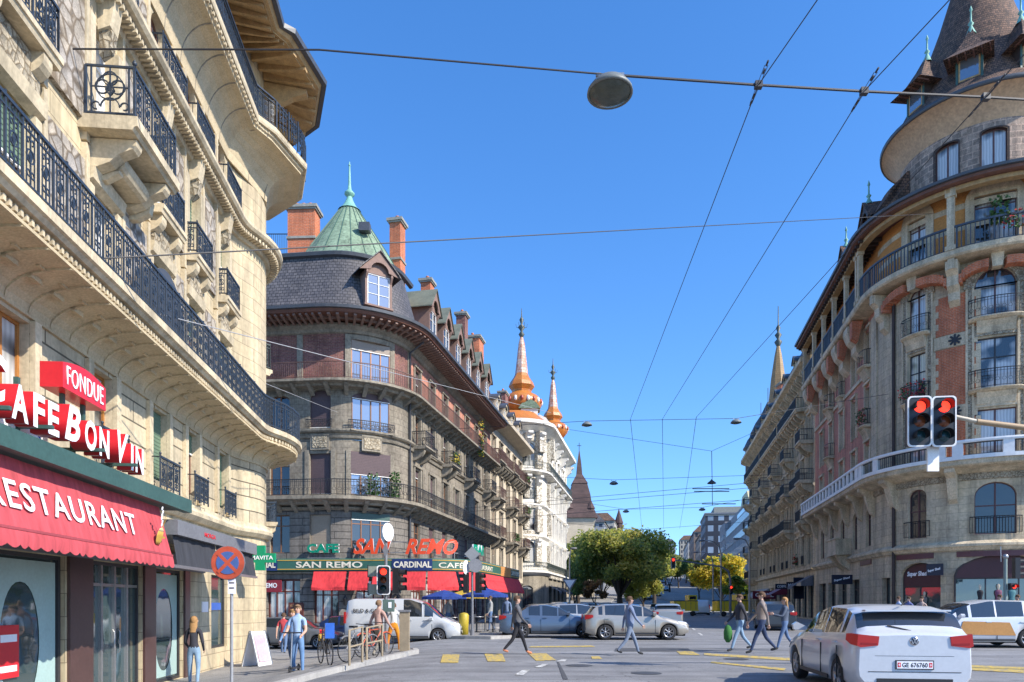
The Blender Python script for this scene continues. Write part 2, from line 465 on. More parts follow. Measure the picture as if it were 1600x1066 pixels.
def wall(mb, path, u0, u1, z0, z1, ops, m, depth=0.28, reveal=None):
 "ops: (u centre, width, z bottom, z top, arch rise)"
 reveal = reveal or m
 mp = path.mp; old = mb.mp; mb.mp = mp
 ops = sorted(ops); cur = u0
 def strip(a, b, za, zb):
  if b - a < 1e-4 or zb - za < 1e-4: return
  us = path.samples(a, b)
  mb.grid([[(u, 0, za) for u in us], [(u, 0, zb) for u in us]], m)
 for (uc, w, zb, zt, rise) in ops:
  a, b = uc - w / 2, uc + w / 2
  strip(cur, a, z0, z1)
  strip(a, b, z0, zb)
  n = 8 if rise else 2
  xs = [-w / 2 + w * i / n for i in range(n + 1)]
  if rise: xs = [-w / 2 * cos(PI * i / 10) for i in range(11)]; n = 10
  top = [arcz(x, w, zt, rise) if rise else zt for x in xs]
  mb.grid([[(uc + x, 0, t) for x, t in zip(xs, top)], [(uc + x, 0, z1) for x in xs]], m)
  pts = [(a, zb)] + [(uc + x, t) for x, t in zip(xs, top)] + [(b, zb)]
  mb.grid([[(u, 0.0, z) for u, z in pts], [(u, -depth, z) for u, z in pts]], reveal)
  mb.grid([[(a, 0.0, zb), (b, 0.0, zb)], [(a, -depth, zb), (b, -depth, zb)]], reveal)
  cur = b
 strip(cur, u1, z0, z1)
 mb.mp = old
def outline(w, h, rise, inset=0.0, n=10):
 "window outline (x,z), bottom at 0"
 w2 = w - 2 * inset; r2 = max(0.0, rise - inset * 0.5) if rise else 0
 zb, zt = inset, h - inset
 if not rise: return [(-w2/2, zb), (-w2/2, zt), (w2/2, zt), (w2/2, zb)]
 xs = [-w2 / 2 * cos(PI * i / n) for i in range(n + 1)]
 return [(-w2/2, zb)] + [(x, arcz(x, w2, zt, r2)) for x in xs] + [(w2/2, zb)]
WP = {}
def window_proto(w, h, rise, fm, gm, cols=2, transom=0.72, rows=0, blind=0.0, bm=None, sill=None, surround=None, sw=0.12, sd=0.04, key=False):
 k = (round(w, 2), round(h, 2), rise, fm.name, gm.name, cols, transom, rows, blind, bm.name if bm else '', sill.name if sill else '', surround.name if surround else '', sw, sd, key)
 if k in WP: return WP[k]
 D = -0.20
 f = MB(); t = 0.055
 f.ring(outline(w, h, rise), outline(w, h, rise, t), D - 0.03, D + 0.04, fm)
 zt = h * transom if transom else h
 for c in range(1, cols):
  x = -w/2 + w * c / cols
  hz = arcz(x, w - 2*t, h - t, rise) if rise else h - t
  f.box(x - 0.035, x + 0.035, D - 0.025, D + 0.045, t, hz, fm)
 if transom:
  f.box(-w/2 + t, w/2 - t, D - 0.02, D + 0.035, zt - 0.03, zt + 0.03, fm)
 for r_ in range(rows):
  z = t + (zt - t) * (r_ + 1) / (rows + 1)
  f.box(-w/2 + t, w/2 - t, D - 0.015, D + 0.022, z - 0.014, z + 0.014, fm)
 fr = f.mesh('window')
 g = MB(); ol = outline(w, h, rise, t * 0.6)
 off = rnd.random() * 20
 g.add([(x, D, z) for x, z in ol], [tuple(range(len(ol)))], gm, uv=[(x + off, z + off * 1.7) for x, z in ol])
 subs = [('pane', g.mesh('pane'))]
 if blind > 0:
  b = MB(); zb = h - h * blind; ob = [(x, max(z, zb)) for x, z in outline(w, h, rise, 0.01)]
  b.prism([(x, z) for x, z in ob], D + 0.05, D + 0.065, bm or MAUVE, 'y')
  for q in range(int((h - zb) / 0.09)):
   z = zb + 0.045 + q * 0.09
   if rise and z > h - rise: break
   b.box(-w/2 + 0.015, w/2 - 0.015, D + 0.066, D + 0.074, z - 0.006, z + 0.03, bm or MAUVE)
  b.box(-w/2 + 0.01, w/2 - 0.01, D + 0.045, D + 0.085, zb - 0.04, zb, WHITEP)
  subs.append(('roller_blind', b.mesh('roller_blind')))
 if sill:
  s_ = MB(); s_.prism([(-0.18, -0.02), (0.10, -0.02), (0.12, -0.05), (0.12, -0.10), (0.04, -0.14), (0.003, -0.14), (0.003, -0.001), (-0.18, -0.001)], -w/2 - 0.12, w/2 + 0.12, sill, 'x')
  subs.append(('sill', s_.mesh('sill')))
 if surround:
  s_ = MB(); o1 = outline(w + 2 * sw, h + sw, rise * (w + 2*sw) / w if rise else 0); o2 = outline(w, h, rise)
  o1 = [(x, z) for x, z in o1];
  s_.ring(o1, o2, 0.003, sd, surround)
  if key:
   s_.prism([(-0.13, h - 0.06), (0.13, h - 0.06), (0.19, h + sw + 0.16), (-0.19, h + sw + 0.16)], 0.004, sd + 0.08, surround, 'y')
  subs.append(('surround', s_.mesh('surround')))
 WP[k] = (fr, subs)
 return WP[k]
def put_window(parent, path, u, z, *a, **kw):
 fr, subs = window_proto(*a, **kw)
 o = obj('window', fr, parent, M=path.matrix(u, 0, z))
 for n_, me in subs: obj(n_, me, o)
 return o
# ---------------- iron railings along a path ----------------
def circ(cu, cz, r, n=8, a0=0, a1=2 * PI):
 return [(cu + r * cos(a0 + (a1 - a0) * i / n), cz + r * sin(a0 + (a1 - a0) * i / n)) for i in range(n + 1)]
def flat_tube(mb, mp, pts, d, t, m):
 "thin square bar following (u,z) points at distance d"
 rows = []
 n = len(pts)
 for i in range(n):
  a = pts[max(0, i - 1)]; b = pts[min(n - 1, i + 1)]
  du, dz = b[0] - a[0], b[1] - a[1]; L = math.hypot(du, dz) or 1
  nu, nz = -dz / L * t, du / L * t; u, z = pts[i]
  rows.append([mp(u + nu, d - t, z + nz), mp(u + nu, d + t, z + nz), mp(u - nu, d + t, z - nz), mp(u - nu, d - t, z - nz)])
 o = mb.mp; mb.mp = None
 mb.grid(rows, m, True)
 mb.mp = o
def rail_run(mb, mp, us, z0, h, m, style='plain', d=0.0):
 "railing of height h; us is the list of path samples"
 t = 0.014
 u0, u1 = us[0], us[-1]; L = u1 - u0
 for zz, tt in ((z0 + h, 0.024), (z0 + 0.08, 0.014)):
  flat_tube(mb, mp, [(u, zz) for u in us], d, tt, m)
 if style in ('orn', 'lattice'): flat_tube(mb, mp, [(u, z0 + h - 0.13) for u in us], d, 0.012, m)
 if style == 'plain':
  n = max(2, int(L / 0.125))
  for i in range(n + 1):
   u = u0 + L * i / n
   flat_tube(mb, mp, [(u, z0 + 0.08), (u, z0 + h)], d, 0.010, m)
 elif style == 'heavy':
  n = max(2, int(L / 0.17))
  for i in range(n + 1):
   u = u0 + L * i / n
   flat_tube(mb, mp, [(u, z0 + 0.08), (u, z0 + h)], d, 0.020 if i % 8 else 0.034, m)
  flat_tube(mb, mp, [(u, z0 + h) for u in us], d, 0.05, m)
 elif style == 'orn':
  n = max(1, int(round(L / 0.38))); s = L / n
  for i in range(n + 1):
   u = u0 + s * i
   flat_tube(mb, mp, [(u, z0 + 0.0), (u, z0 + h + (0.07 if i % 4 == 0 else 0))], d, 0.015, m)
   if i == n: break
   c = u + s / 2; k = s / 0.46
   flat_tube(mb, mp, [(c, z0 + 0.08), (c, z0 + h - 0.13)], d, 0.009, m)
   flat_tube(mb, mp, [(c - 0.115*k, z0 + 0.08), (c - 0.115*k, z0 + h)], d, 0.007, m)
   flat_tube(mb, mp, [(c + 0.115*k, z0 + 0.08), (c + 0.115*k, z0 + h)], d, 0.007, m)
   flat_tube(mb, mp, circ(c, z0 + h * 0.52, 0.115 * k), d, 0.010, m)
   flat_tube(mb, mp, circ(c - 0.058*k, z0 + h * 0.26, 0.055 * k, 6), d, 0.009, m)
   flat_tube(mb, mp, circ(c + 0.058*k, z0 + h * 0.26, 0.055 * k, 6), d, 0.009, m)
   flat_tube(mb, mp, circ(c - 0.058*k, z0 + h * 0.74, 0.045 * k, 6, 0, 1.5 * PI), d, 0.009, m)
   flat_tube(mb, mp, circ(c + 0.058*k, z0 + h * 0.74, 0.045 * k, 6, PI, -0.5 * PI), d, 0.009, m)
   mb_leaf = [(c, z0 + h*0.60), (c + 0.035, z0 + h*0.52), (c, z0 + h*0.42), (c - 0.035, z0 + h*0.52), (c, z0 + h*0.60)]
   flat_tube(mb, mp, mb_leaf, d, 0.009, m)
   flat_tube(mb, mp, circ(c, z0 + h - 0.065, 0.04, 6), d, 0.007, m)
 else:
  n = max(1, int(round(L / 0.25))); s = L / n
  for i in range(n + 1):
   u = u0 + s * i
   flat_tube(mb, mp, [(u, z0 + 0.08), (u, z0 + h)], d, 0.011, m)
   if i == n: break
   c = u + s / 2
   flat_tube(mb, mp, circ(c, z0 + h * 0.42, min(0.09, s * 0.4), 6), d, 0.009, m)
   flat_tube(mb, mp, [(c, z0 + h * 0.55), (c, z0 + h)], d, 0.008, m)
def balcony(parent, path, u0, u1, z, d, slab, rm, style='plain', h=0.95, th=0.16, brackets=2, bz=0.55, round_=False, flowers=None, extra=None, bm=None):
 "slab with moulded edge on brackets, and its railing as a child"
 mb = MB(path.mp); bm = bm or slab
 prof = [(0.003, z - th), (d * 0.86, z - th), (d * 0.93, z - th * 0.55), (d, z - th * 0.5), (d, z), (0.003, z)]
 sweep(mb, path, prof, u0, u1, slab)
 for i in range(brackets):
  uc = lerp(u0, u1, (i + 0.5) / brackets) if brackets > 2 else lerp(u0, u1, 0.16 + 0.68 * i)
  bw = 0.13
  pr = [(0.003, z - th - 0.002), (d * 0.8, z - th - 0.002), (d * 0.8, z - th - 0.12)] + [(0.003 + d * 0.78 * cos(a) ** 1.6, z - th - 0.12 - (bz - 0.12) * sin(a)) for a in (0.25, 0.55, 0.85, 1.15, PI / 2)]
  mb.prism(pr, uc - bw, uc + bw, bm, 'x')
 b = mb.build('balcony', parent)
 rb = MB()
 us = path.samples(u0 + 0.06, u1 - 0.06)
 rail_run(rb, path.mp, us, z, h, rm, style, d - 0.06)
 for ue, sg in ((u0 + 0.06, 1), (u1 - 0.06, -1)):
  mp2 = lambda a, b_, c, ue=ue: path.mp(ue + b_, a, c)
  rail_run(rb, mp2, [0.02, d - 0.06], z, h, rm, style)
 rb.build('railing', b)
 if flowers:
  fb = MB(path.mp); leaves_in(fb, (u0 + 0.2, d - 0.25, z + 0.25), (u1 - 0.2, d + 0.1, z + 0.95), flowers, path.mp)
  fb.build('flower_box', b)
 return b
def leaves_in(mb, lo, hi, mats, mp=None, n=140, s=0.07):
 o = mb.mp; mb.mp = None
 for _ in range(n):
  p = Vector((rnd.uniform(lo[0], hi[0]), rnd.uniform(lo[1], hi[1]), lerp(lo[2], hi[2], rnd.random() ** 1.5)))
  c = Vector(mp(*p)) if mp else p
  a = Vector((rnd.gauss(0, 1), rnd.gauss(0, 1), rnd.gauss(0, 1))).normalized() * s
  b = a.cross(Vector((rnd.gauss(0, 1), rnd.gauss(0, 1), rnd.gauss(0, 1)))).normalized() * s
  mb.add([tuple(c - a), tuple(c + b), tuple(c + a), tuple(c - b)], [(0, 1, 2, 3)], rnd.choice(mats))
 mb.mp = o
LEAFG = mat('green_plant_leaves', (0.06, 0.13, 0.03), 0.7, var=0.4, nscale=5)
FLRED = mat('red_flowers', (0.55, 0.03, 0.03), 0.7, var=0.2)
FLYEL = mat('yellow_leaves', (0.45, 0.33, 0.03), 0.7, var=0.2)
# ---------------- the ground ----------------
import bmesh
def ground_mat(name, col, rough, cracks=True, slabs=None, var=0.16):
 m = bpy.data.materials.new(name); m.use_nodes = True
 N, L = m.node_tree.nodes, m.node_tree.links
 b = N['Principled BSDF']; b.inputs['Roughness'].default_value = rough
 tc = N.new('ShaderNodeTexCoord')
 def noise(sc, det=5, ro=0.6):
  n = N.new('ShaderNodeTexNoise'); n.inputs['Scale'].default_value = sc; n.inputs['Detail'].default_value = det
  n.inputs['Roughness'].default_value = ro; L.new(tc.outputs['Object'], n.inputs['Vector']); return n
 big, mid, fine = noise(0.13), noise(1.1), noise(45, 2, 0.8)
 cr = N.new('ShaderNodeValToRGB'); e = cr.color_ramp.elements
 e[0].position, e[1].position = 0.32, 0.68
 e[0].color = (*[k * (1 - var) for k in col], 1); e[1].color = (*[k * (1 + var) for k in col], 1)
 L.new(big.outputs['Fac'], cr.inputs[0])
 def mul(a, node, lo, hi, f0=0.35, f1=0.65):
  mr = N.new('ShaderNodeMapRange'); mr.inputs['From Min'].default_value = f0; mr.inputs['From Max'].default_value = f1
  mr.inputs['To Min'].default_value = lo; mr.inputs['To Max'].default_value = hi
  L.new(node, mr.inputs['Value'])
  v = N.new('ShaderNodeVectorMath'); v.operation = 'SCALE'; L.new(a, v.inputs[0]); L.new(mr.outputs[0], v.inputs['Scale'])
  return v.outputs[0]
 c = mul(cr.outputs[0], mid.outputs['Fac'], 0.86, 1.1)
 c = mul(c, fine.outputs['Fac'], 0.66, 1.36)
 if cracks:
  mpp = N.new('ShaderNodeMapping'); mpp.inputs['Scale'].default_value = (.10, 1.5, 1); mpp.inputs['Rotation'].default_value = (0, 0, .06)
  st = N.new('ShaderNodeTexNoise'); st.inputs['Scale'].default_value = 1; st.inputs['Detail'].default_value = 5
  L.new(tc.outputs['Object'], mpp.inputs[0]); L.new(mpp.outputs[0], st.inputs['Vector']); c = mul(c, st.outputs['Fac'], .74, 1.14)
  sp = noise(2.6, 3, .5); c = mul(c, sp.outputs['Fac'], .72, 1.0, .30, .36)
 if cracks:
  vo = N.new('ShaderNodeTexVoronoi'); vo.feature = 'DISTANCE_TO_EDGE'; vo.inputs['Scale'].default_value = 0.22
  wv = noise(0.8, 4)
  av = N.new('ShaderNodeVectorMath'); av.operation = 'ADD'; sc_ = N.new('ShaderNodeVectorMath'); sc_.operation = 'SCALE'; sc_.inputs['Scale'].default_value = 2.2
  L.new(wv.outputs['Color'], sc_.inputs[0]); L.new(tc.outputs['Object'], av.inputs[0]); L.new(sc_.outputs[0], av.inputs[1])
  L.new(av.outputs[0], vo.inputs['Vector'])
  c = mul(c, vo.outputs['Distance'], 0.45, 1.0, 0.0, 0.006)
 if slabs:
  bt = N.new('ShaderNodeTexBrick'); bt.inputs['Scale'].default_value = 1; bt.inputs['Brick Width'].default_value = slabs[0]
  bt.inputs['Row Height'].default_value = slabs[1]; bt.inputs['Mortar Size'].default_value = 0.012; bt.offset = 0.5
  bt.inputs['Color1'].default_value = (1, 1, 1, 1); bt.inputs['Color2'].default_value = (0.9, 0.9, 0.9, 1); bt.inputs['Mortar'].default_value = (0.55, 0.55, 0.55, 1)
  L.new(tc.outputs['Object'], bt.inputs['Vector'])
  mm = N.new('ShaderNodeVectorMath'); mm.operation = 'MULTIPLY'; L.new(c, mm.inputs[0]); L.new(bt.outputs['Color'], mm.inputs[1]); c = mm.outputs[0]
 L.new(c, b.inputs['Base Color'])
 bp = N.new('ShaderNodeBump'); bp.inputs['Strength'].default_value = 0.3; bp.inputs['Distance'].default_value = 0.004
 L.new(fine.outputs['Fac'], bp.inputs['Height']); L.new(bp.outputs[0], b.inputs['Normal'])
 return m
ASPH = ground_mat('asphalt_road', (0.20, 0.20, 0.203), 0.85)
PAVE = ground_mat('pavement_asphalt', (0.255, 0.245, 0.23), 0.9, cracks=False, slabs=(1.6, 1.2))
KERB = mat('granite_kerb', (0.36, 0.345, 0.32), 0.85, nscale=5, var=0.2)
def worn(name, c):
 m = bpy.data.materials.new(name); m.use_nodes = True; N, L = m.node_tree.nodes, m.node_tree.links; b = N['Principled BSDF']; b.inputs['Roughness'].default_value = .8
 tc = N.new('ShaderNodeTexCoord'); n = N.new('ShaderNodeTexNoise'); n.inputs['Scale'].default_value = 7; n.inputs['Detail'].default_value = 8; n.inputs['Roughness'].default_value = .75
 L.new(tc.outputs['Object'], n.inputs['Vector']); r = N.new('ShaderNodeValToRGB'); e = r.color_ramp.elements; e[0].position, e[1].position = .42, .56
 e[0].color = (.2, .19, .17, 1); e[1].color = (*c, 1); L.new(n.outputs['Fac'], r.inputs[0]); L.new(r.outputs[0], b.inputs['Base Color']); return m
YEL = worn('worn_yellow_road_paint', (0.58, 0.40, 0.04)); WHT = worn('worn_white_road_paint', (0.6, 0.6, 0.58))
def drape(name, poly, m, dz, skirt=0.0, edge=None, step=2.0, kind='structure', edge_m=None):
 bm = bmesh.new()
 vs = [bm.verts.new((x, y, 0)) for x, y in poly]
 bm.faces.new(vs)
 xs = [p[0] for p in poly]; ys = [p[1] for p in poly]
 for ax, lo, hi in ((0, max(min(xs), -16), min(max(xs), 4)), (1, min(ys), max(ys))):
  t = math.ceil(lo / step) * step
  while t < hi:
   co = (t, 0, 0) if ax == 0 else (0, t, 0); no = (1, 0, 0) if ax == 0 else (0, 1, 0)
   bmesh.ops.bisect_plane(bm, geom=bm.verts[:] + bm.edges[:] + bm.faces[:], plane_co=co, plane_no=no)
   t += step if (ax == 0 or t < 60) else step * 4
 bmesh.ops.triangulate(bm, faces=[f for f in bm.faces if len(f.verts) > 4])
 for v in bm.verts: v.co.z = gz(v.co.x, v.co.y) + dz
 if skirt:
  be = [e for e in bm.edges if e.is_boundary]
  r = bmesh.ops.extrude_edge_only(bm, edges=be)
  for v in [g for g in r['geom'] if isinstance(g, bmesh.types.BMVert)]: v.co.z -= skirt
  for f in [g for g in r['geom'] if isinstance(g, bmesh.types.BMFace)]: f.material_index = 1
 me = bpy.data.meshes.new(name); bm.to_mesh(me); bm.free()
 me.materials.append(m)
 if skirt: me.materials.append(edge_m or KERB)
 return obj(name, me, kind=kind) if kind else obj(name, me)
# one sheet to the horizon, finer where it slopes
gx = [-1500, -500, -150, -60, -30] + [-20 + i for i in range(0, 25)] + [8, 14, 22, 40, 80, 200, 600, 1500]
gy = [-200, -50] + [i * 2.0 for i in range(-5, 60)] + [120 + i * 10 for i in range(0, 50)] + [700, 900, 1300, 2500]
gv = [(x, y, gz(x, min(y, 620)) - 0.004) for y in gy for x in gx]
nx = len(gx)
gf = [(j * nx + i, j * nx + i + 1, (j + 1) * nx + i + 1, (j + 1) * nx + i) for j in range(len(gy) - 1) for i in range(nx - 1)]
me = bpy.data.meshes.new('road'); me.from_pydata(gv, [], gf); me.materials.append(ASPH)
obj('road', me, kind='structure')
AV = lambda x0, Y: (x0 + 0.209 * Y, Y)
P_LEFT = [(-8.2, 3), (-5.9, 8), (-5.0, 12), (-4.45, 16), (-3.2, 20.6), (-2.9, 21.8), (-3.1, 22.8), (-7.5, 27.6), (-11, 30.6), (-13, 31), (-30, 32), (-30, 3)]
P_SAN = [(-30, 38), (-12, 37), (-8, 35.6), (-4.5, 32.6), (-2.0, 29.9), (-0.9, 29.4), (-0.1, 30.2), (0.2, 32), (-0.9, 40), AV(-9.9, 60), AV(-9.9, 104), (-6, 104), (-6, 60), (-30, 60)]
P_RIGHT = [AV(8.4, 104), AV(8.4, 60), AV(8.4, 37), (16.6, 33.4), (18.3, 31.2), (21, 30.0), (60, 29), (60, 60), (34, 104)]
drape('pavement', P_LEFT, PAVE, 0.12, 0.3)
drape('pavement', P_SAN, PAVE, 0.12, 0.3)
drape('pavement', P_RIGHT, PAVE, 0.12, 0.3)
drape('pavement', [(8.5, 112), (26, 106), (34, 110), (60, 112), (60, 330), (82, 420), (60, 420), (34.5, 200), (31.4, 130), (26, 112)][2:], PAVE, 0.12, 0.3)
drape('pavement', [(-3, 106), (12.0, 106), (32, 196), (76, 420), (50, 420), (-6, 200)], PAVE, 0.12, 0.3)
def kerb(name, pts):
 mb = MB(); pr = 0.15
 for i in range(len(pts) - 1):
  a, b = Vector((*pts[i], 0)), Vector((*pts[i + 1], 0)); n = max(1, int((b - a).length / 1.0))
  d = (b - a).normalized(); q = Vector((-d.y, d.x, 0))
  for k in range(n):
   c, e = a.lerp(b, k / n) + d * 0.006, a.lerp(b, (k + 1) / n) - d * 0.006
   vs = []
   for p in (c, e):
    g = gz(p.x, p.y)
    for s_, z in ((-0.02, -0.1), (-0.02, 0.128), (0.14, 0.128), (0.14, -0.1)):
     r_ = p + q * s_; vs.append((r_.x, r_.y, g + z))
   mb.add(vs, [(0, 1, 5, 4), (1, 2, 6, 5), (2, 3, 7, 6), (0, 3, 2, 1), (4, 5, 6, 7)], KERB)
 return tag(mb.build(name), kind='structure')
kerb('kerb', P_LEFT[0:9]); kerb('kerb', P_SAN[0:11]); kerb('kerb', P_RIGHT[0:8])
def quad_mark(name, pts, m, dz=0.003):
 mb = MB(); n = 3
 rows = [[(lerp(lerp(pts[0][0], pts[1][0], i/n), lerp(pts[3][0], pts[2][0], i/n), j/n), lerp(lerp(pts[0][1], pts[1][1], i/n), lerp(pts[3][1], pts[2][1], i/n), j/n)) for i in range(n+1)] for j in range(n+1)]
 mb.grid([[(x, y, gz(x, y) + dz + 0.004) for x, y in r] for r in rows], m)
 return tag(mb.build(name), kind='structure')
def road_px(px, py):
 "point of the level road seen at this pixel (used once, to measure where the markings lie)"
 z = 0.0
 for _ in range(12):
  Y = (EYE - z) * 1100 / (py - 943); X = PX(px, Y); z = gz(X, Y)
 return X, Y
for a in ([(688, 1036), (716, 1036), (718, 1023), (692, 1023)], [(762, 1034), (790, 1034), (785, 1022), (757, 1022)], [(838, 1033), (869, 1032), (853, 1021), (825, 1021)],
   [(925, 1030), (941, 1030), (937, 1026), (924, 1026)], [(1063, 1023), (1094, 1024), (1082, 1018), (1057, 1018)]):
 quad_mark('crossing_stripe', [road_px(*p) for p in a], YEL)
for a in ([(1100, 1024), (1225, 1032), (1225, 1028), (1100, 1021)], [(1225, 1032), (1600, 1052), (1600, 1043), (1225, 1028)], [(826, 1012), (930, 1011), (925, 1009), (830, 1010)], [(1110, 1036), (1225, 1048), (1228, 1045), (1112, 1034)]):
 quad_mark('yellow_line', [road_px(*p) for p in a], YEL)
for a in ([(804, 1055), (818, 1055), (828, 1047), (817, 1047)], [(835, 1043), (847, 1043), (857, 1038), (848, 1038)], [(869, 1034), (882, 1034), (886, 1031), (877, 1031)]):
 quad_mark('lane_dash', [road_px(*p) for p in a], WHT)
for k in range(9):
 y = 33 + k * 6.5
 for x0 in (2.2, 5.2):
  a, b = AV(x0 - 3.2, y), AV(x0 - 3.2, y + 2.6)
  quad_mark('lane_dash', [(a[0] - .07, a[1]), (a[0] + .07, a[1]), (b[0] + .07, b[1]), (b[0] - .07, b[1])], WHT)
# ---------------- the near left building, over the cafe ----------------
def rebase(e, loc):
 e.location = loc
 for c in e.children:
  c.matrix_parent_inverse = Matrix.Translation((-loc[0], -loc[1], -loc[2]))
GB = -1.0
def left_building():
 k = 0.0955
 y0, y1 = 3.0, 22.2
 p0 = (-6.9 - k * y0, y0); p1 = (-6.9 - k * y1, y1)
 a = math.atan(k); RR = 2.5; th = rad(28)
 c1 = (p1[0] + RR * cos(a), p1[1] + RR * sin(a))
 p2 = (c1[0] + RR * cos(a + PI - th), c1[1] + RR * sin(a + PI - th))
 c = (p2[0] - RR * cos(a - th), p2[1] - RR * sin(a - th))
 aE = a + rad(118)
 pe = (c[0] + RR * cos(aE), c[1] + RR * sin(aE))
 P = Path([('L', p0, p1), ('A', c1, RR, a + PI, a + PI - th), ('A', c, RR, a - th, aE), ('L', pe, (pe[0] - 9 * sin(aE), pe[1] + 9 * cos(aE)))])
 P.ext = (P.uY(y1 - 1e-3), y1)
 ue = P.len
 U = lambda Y: P.uY(Y)
 uc = U(y1) + 2 * RR * th; ub = uc + RR * rad(40)
 uk = U(y1)
 B = thing('corner_building', 'pale limestone apartment block with long wrought iron balcony over the cafe, nearest on the left', 'building')
 YB = [4.6, 7.9, 10.95, 14.15, 16.95, 19.15, 21.75]
 WB = [1.3, 1.3, 1.5, 0.95, 1.0, 0.85, 0.9]
 cw = [(ub + 0.35, 0.8), (ub + 2.0, 0.8)]
 # ground floor wall behind the shop fronts: piers and openings
 gops = [(U(5.0), 3.0, -0.45, 2.35, 0), (U(8.6), 3.2, -0.45, 2.35, 0), (U(11.65), 2.3, -0.45, 2.35, 0), (U(14.9), 2.3, -0.45, 2.35, 0), (U(17.6), 1.9, -0.45, 2.35, 0), (U(21.55), 1.5, 0.15, 2.35, 0), (U(24.0), 1.0, -0.58, 2.5, 0), (U(26.4), 1.3, -0.2, 2.3, 0)]
 w_ = MB()
 wall(w_, P, 0, ue, GB, 3.75, gops, STONE, 0.3)
 f1 = [(U(Y), w, 4.45, 6.15, 0) for Y, w in zip(YB, WB)] + [(u, w, 4.45, 6.1, 0) for u, w in cw]
 wall(w_, P, 0, ue, 3.75, 6.4, f1, RUST, 0.28, STONEP)
 f2 = [(U(Y), w, 7.25, 9.7, 0) for Y, w in zip(YB, WB)] + [(u, w, 7.25, 9.6, 0) for u, w in cw]
 wall(w_, P, 0, ue, 6.4, 10.3, f2, STONE, 0.3, STONEP)
 f3 = [(U(Y), w, 10.75, 12.95, 0) for Y, w in zip(YB, WB)] + [(u, w, 10.75, 12.95, 0) for u, w in cw]
 wall(w_, P, 0, ue, 10.3, 13.6, f3, STONE, 0.3, STONEP)
 f4 = [(U(Y), w * 0.85, 13.95, 15.6, w * 0.42) for Y, w in zip(YB, WB)] + [(u, w, 13.95, 15.6, 0.3) for u, w in cw]
 wall(w_, P, 0, ue, 13.6, 15.9, f4, STONE, 0.3, STONEP)
 f5 = [(U(Y), w, 17.05, 19.1, 0) for Y, w in zip(YB, WB)] + [(u, w, 17.05, 19.0, 0) for u, w in cw]
 wall(w_, P, 0, ue, 15.9, 20.1, f5, STONE, 0.3, STONEP)
 w_.build('wall', B)
 m = MB()
 # string course over the shops, plinth
 sweep(m, P, [(0.003, 3.72), (0.10, 3.74), (0.22, 3.86), (0.24, 3.96), (0.16, 4.06), (0.16, 4.16), (0.003, 4.2)], 0, ue, STONEP)
 sweep(m, P, [(0.003, GB), (0.07, GB), (0.07, -0.28), (0.003, -0.22)], U(22.6), ue, STONEP)
 # cove under the first balcony, with fillets
 ub2 = ue
 cove = [(0.003, 6.22), (0.06, 6.22), (0.06, 6.3)] + [(0.06 + 1.0 * (1 - cos(t)), 6.3 + 0.45 * sin(t)) for t in [PI/2 * i / 7 for i in range(1, 8)]]
 sweep(m, P, cove + [(1.06, 6.80), (1.0, 6.80), (1.0, 6.95), (0.003, 6.95)], 0, ue, SOFFST, smooth=False)
 st = 0.64; u = 0.3
 while u < uc + RR * rad(100):
  rib = [(a_[0] + 0.012, a_[1] - 0.035) for a_ in cove[2:]]
  sweep(m, P, [(0.08, 6.36)] + rib + [(1.0, 6.79), (0.2, 6.7)], u - 0.035, u + 0.035, SOFFST)
  m.mp = P.mp
  m.box(u - 0.035, u + 0.26, 0.40, 0.47, 6.58, 6.66, SOFFST); m.box(u - 0.2, u - 0.035, 0.62, 0.68, 6.68, 6.75, SOFFST)
  m.mp = None
  u += st
 m.mp = P.mp
 u = 0.1
 while u < uc + RR * rad(100): m.box(u, u + 0.06, 1.003, 1.075, 6.83, 6.92, STONEP); u += 0.13
 m.mp = None
 # window-column surrounds and rubble panels between them
 for (zl, zh, f) in ((7.0, 10.25, f2), (10.3, 13.45, f3), (13.95, 15.5, f4), (16.6, 19.9, f5)):
  for i in range(len(YB) - 1):
   a_, b_ = U(YB[i]) + WB[i] / 2 + 0.36, U(YB[i + 1]) - WB[i + 1] / 2 - 0.36
   if b_ - a_ < 0.35: continue
   if i == 2: a_ += 0.0
   m.mp = P.mp
   m.box(a_, b_, 0.003, 0.085, zl + 0.35, zh - 0.35, RUBBLE)
   m.box(a_ - 0.14, a_ - 0.02, 0.004, 0.11, zl, zh, STONEP); m.box(b_ + 0.02, b_ + 0.14, 0.004, 0.11, zl, zh, STONEP)
   m.mp = None
 m.mp = P.mp
 for i, (Y, w) in enumerate(zip(YB, WB)):
  u = U(Y)
  for zl, zt in ((10.05, 10.6),):
   if i != 3: m.box(u - w/2 - 0.05, u + w/2 + 0.05, 0.005, 0.14, 9.95, 10.5, RELIEF)
  # carved keystones / drops over the floor-3 windows
  m.prism([(0.005, 12.9), (0.24, 13.0), (0.34, 13.55), (0.005, 13.58)], u - 0.17, u + 0.17, STONEP, 'x')
  m.prism([(0.005, 12.45), (0.2, 12.6), (0.26, 12.95), (0.005, 12.97)], u - 0.11, u + 0.11, RELIEF, 'x')
  m.prism([(0.005, 9.6), (0.16, 9.68), (0.2, 9.9), (0.005, 9.92)], u - w/2 - 0.2, u + w/2 + 0.2, STONEP, 'x')
  m.box(u - w/2 - 0.22, u - w/2 - 0.003, 0.005, 0.12, 10.75, 12.9, STONEP); m.box(u + w/2 + 0.003, u + w/2 + 0.22, 0.005, 0.12, 10.75, 12.9, STONEP)
  m.box(u - w/2 - 0.18, u - w/2 - 0.003, 0.005, 0.10, 7.25, 9.6, STONEP); m.box(u + w/2 + 0.003, u + w/2 + 0.18, 0.005, 0.10, 7.25, 9.6, STONEP)
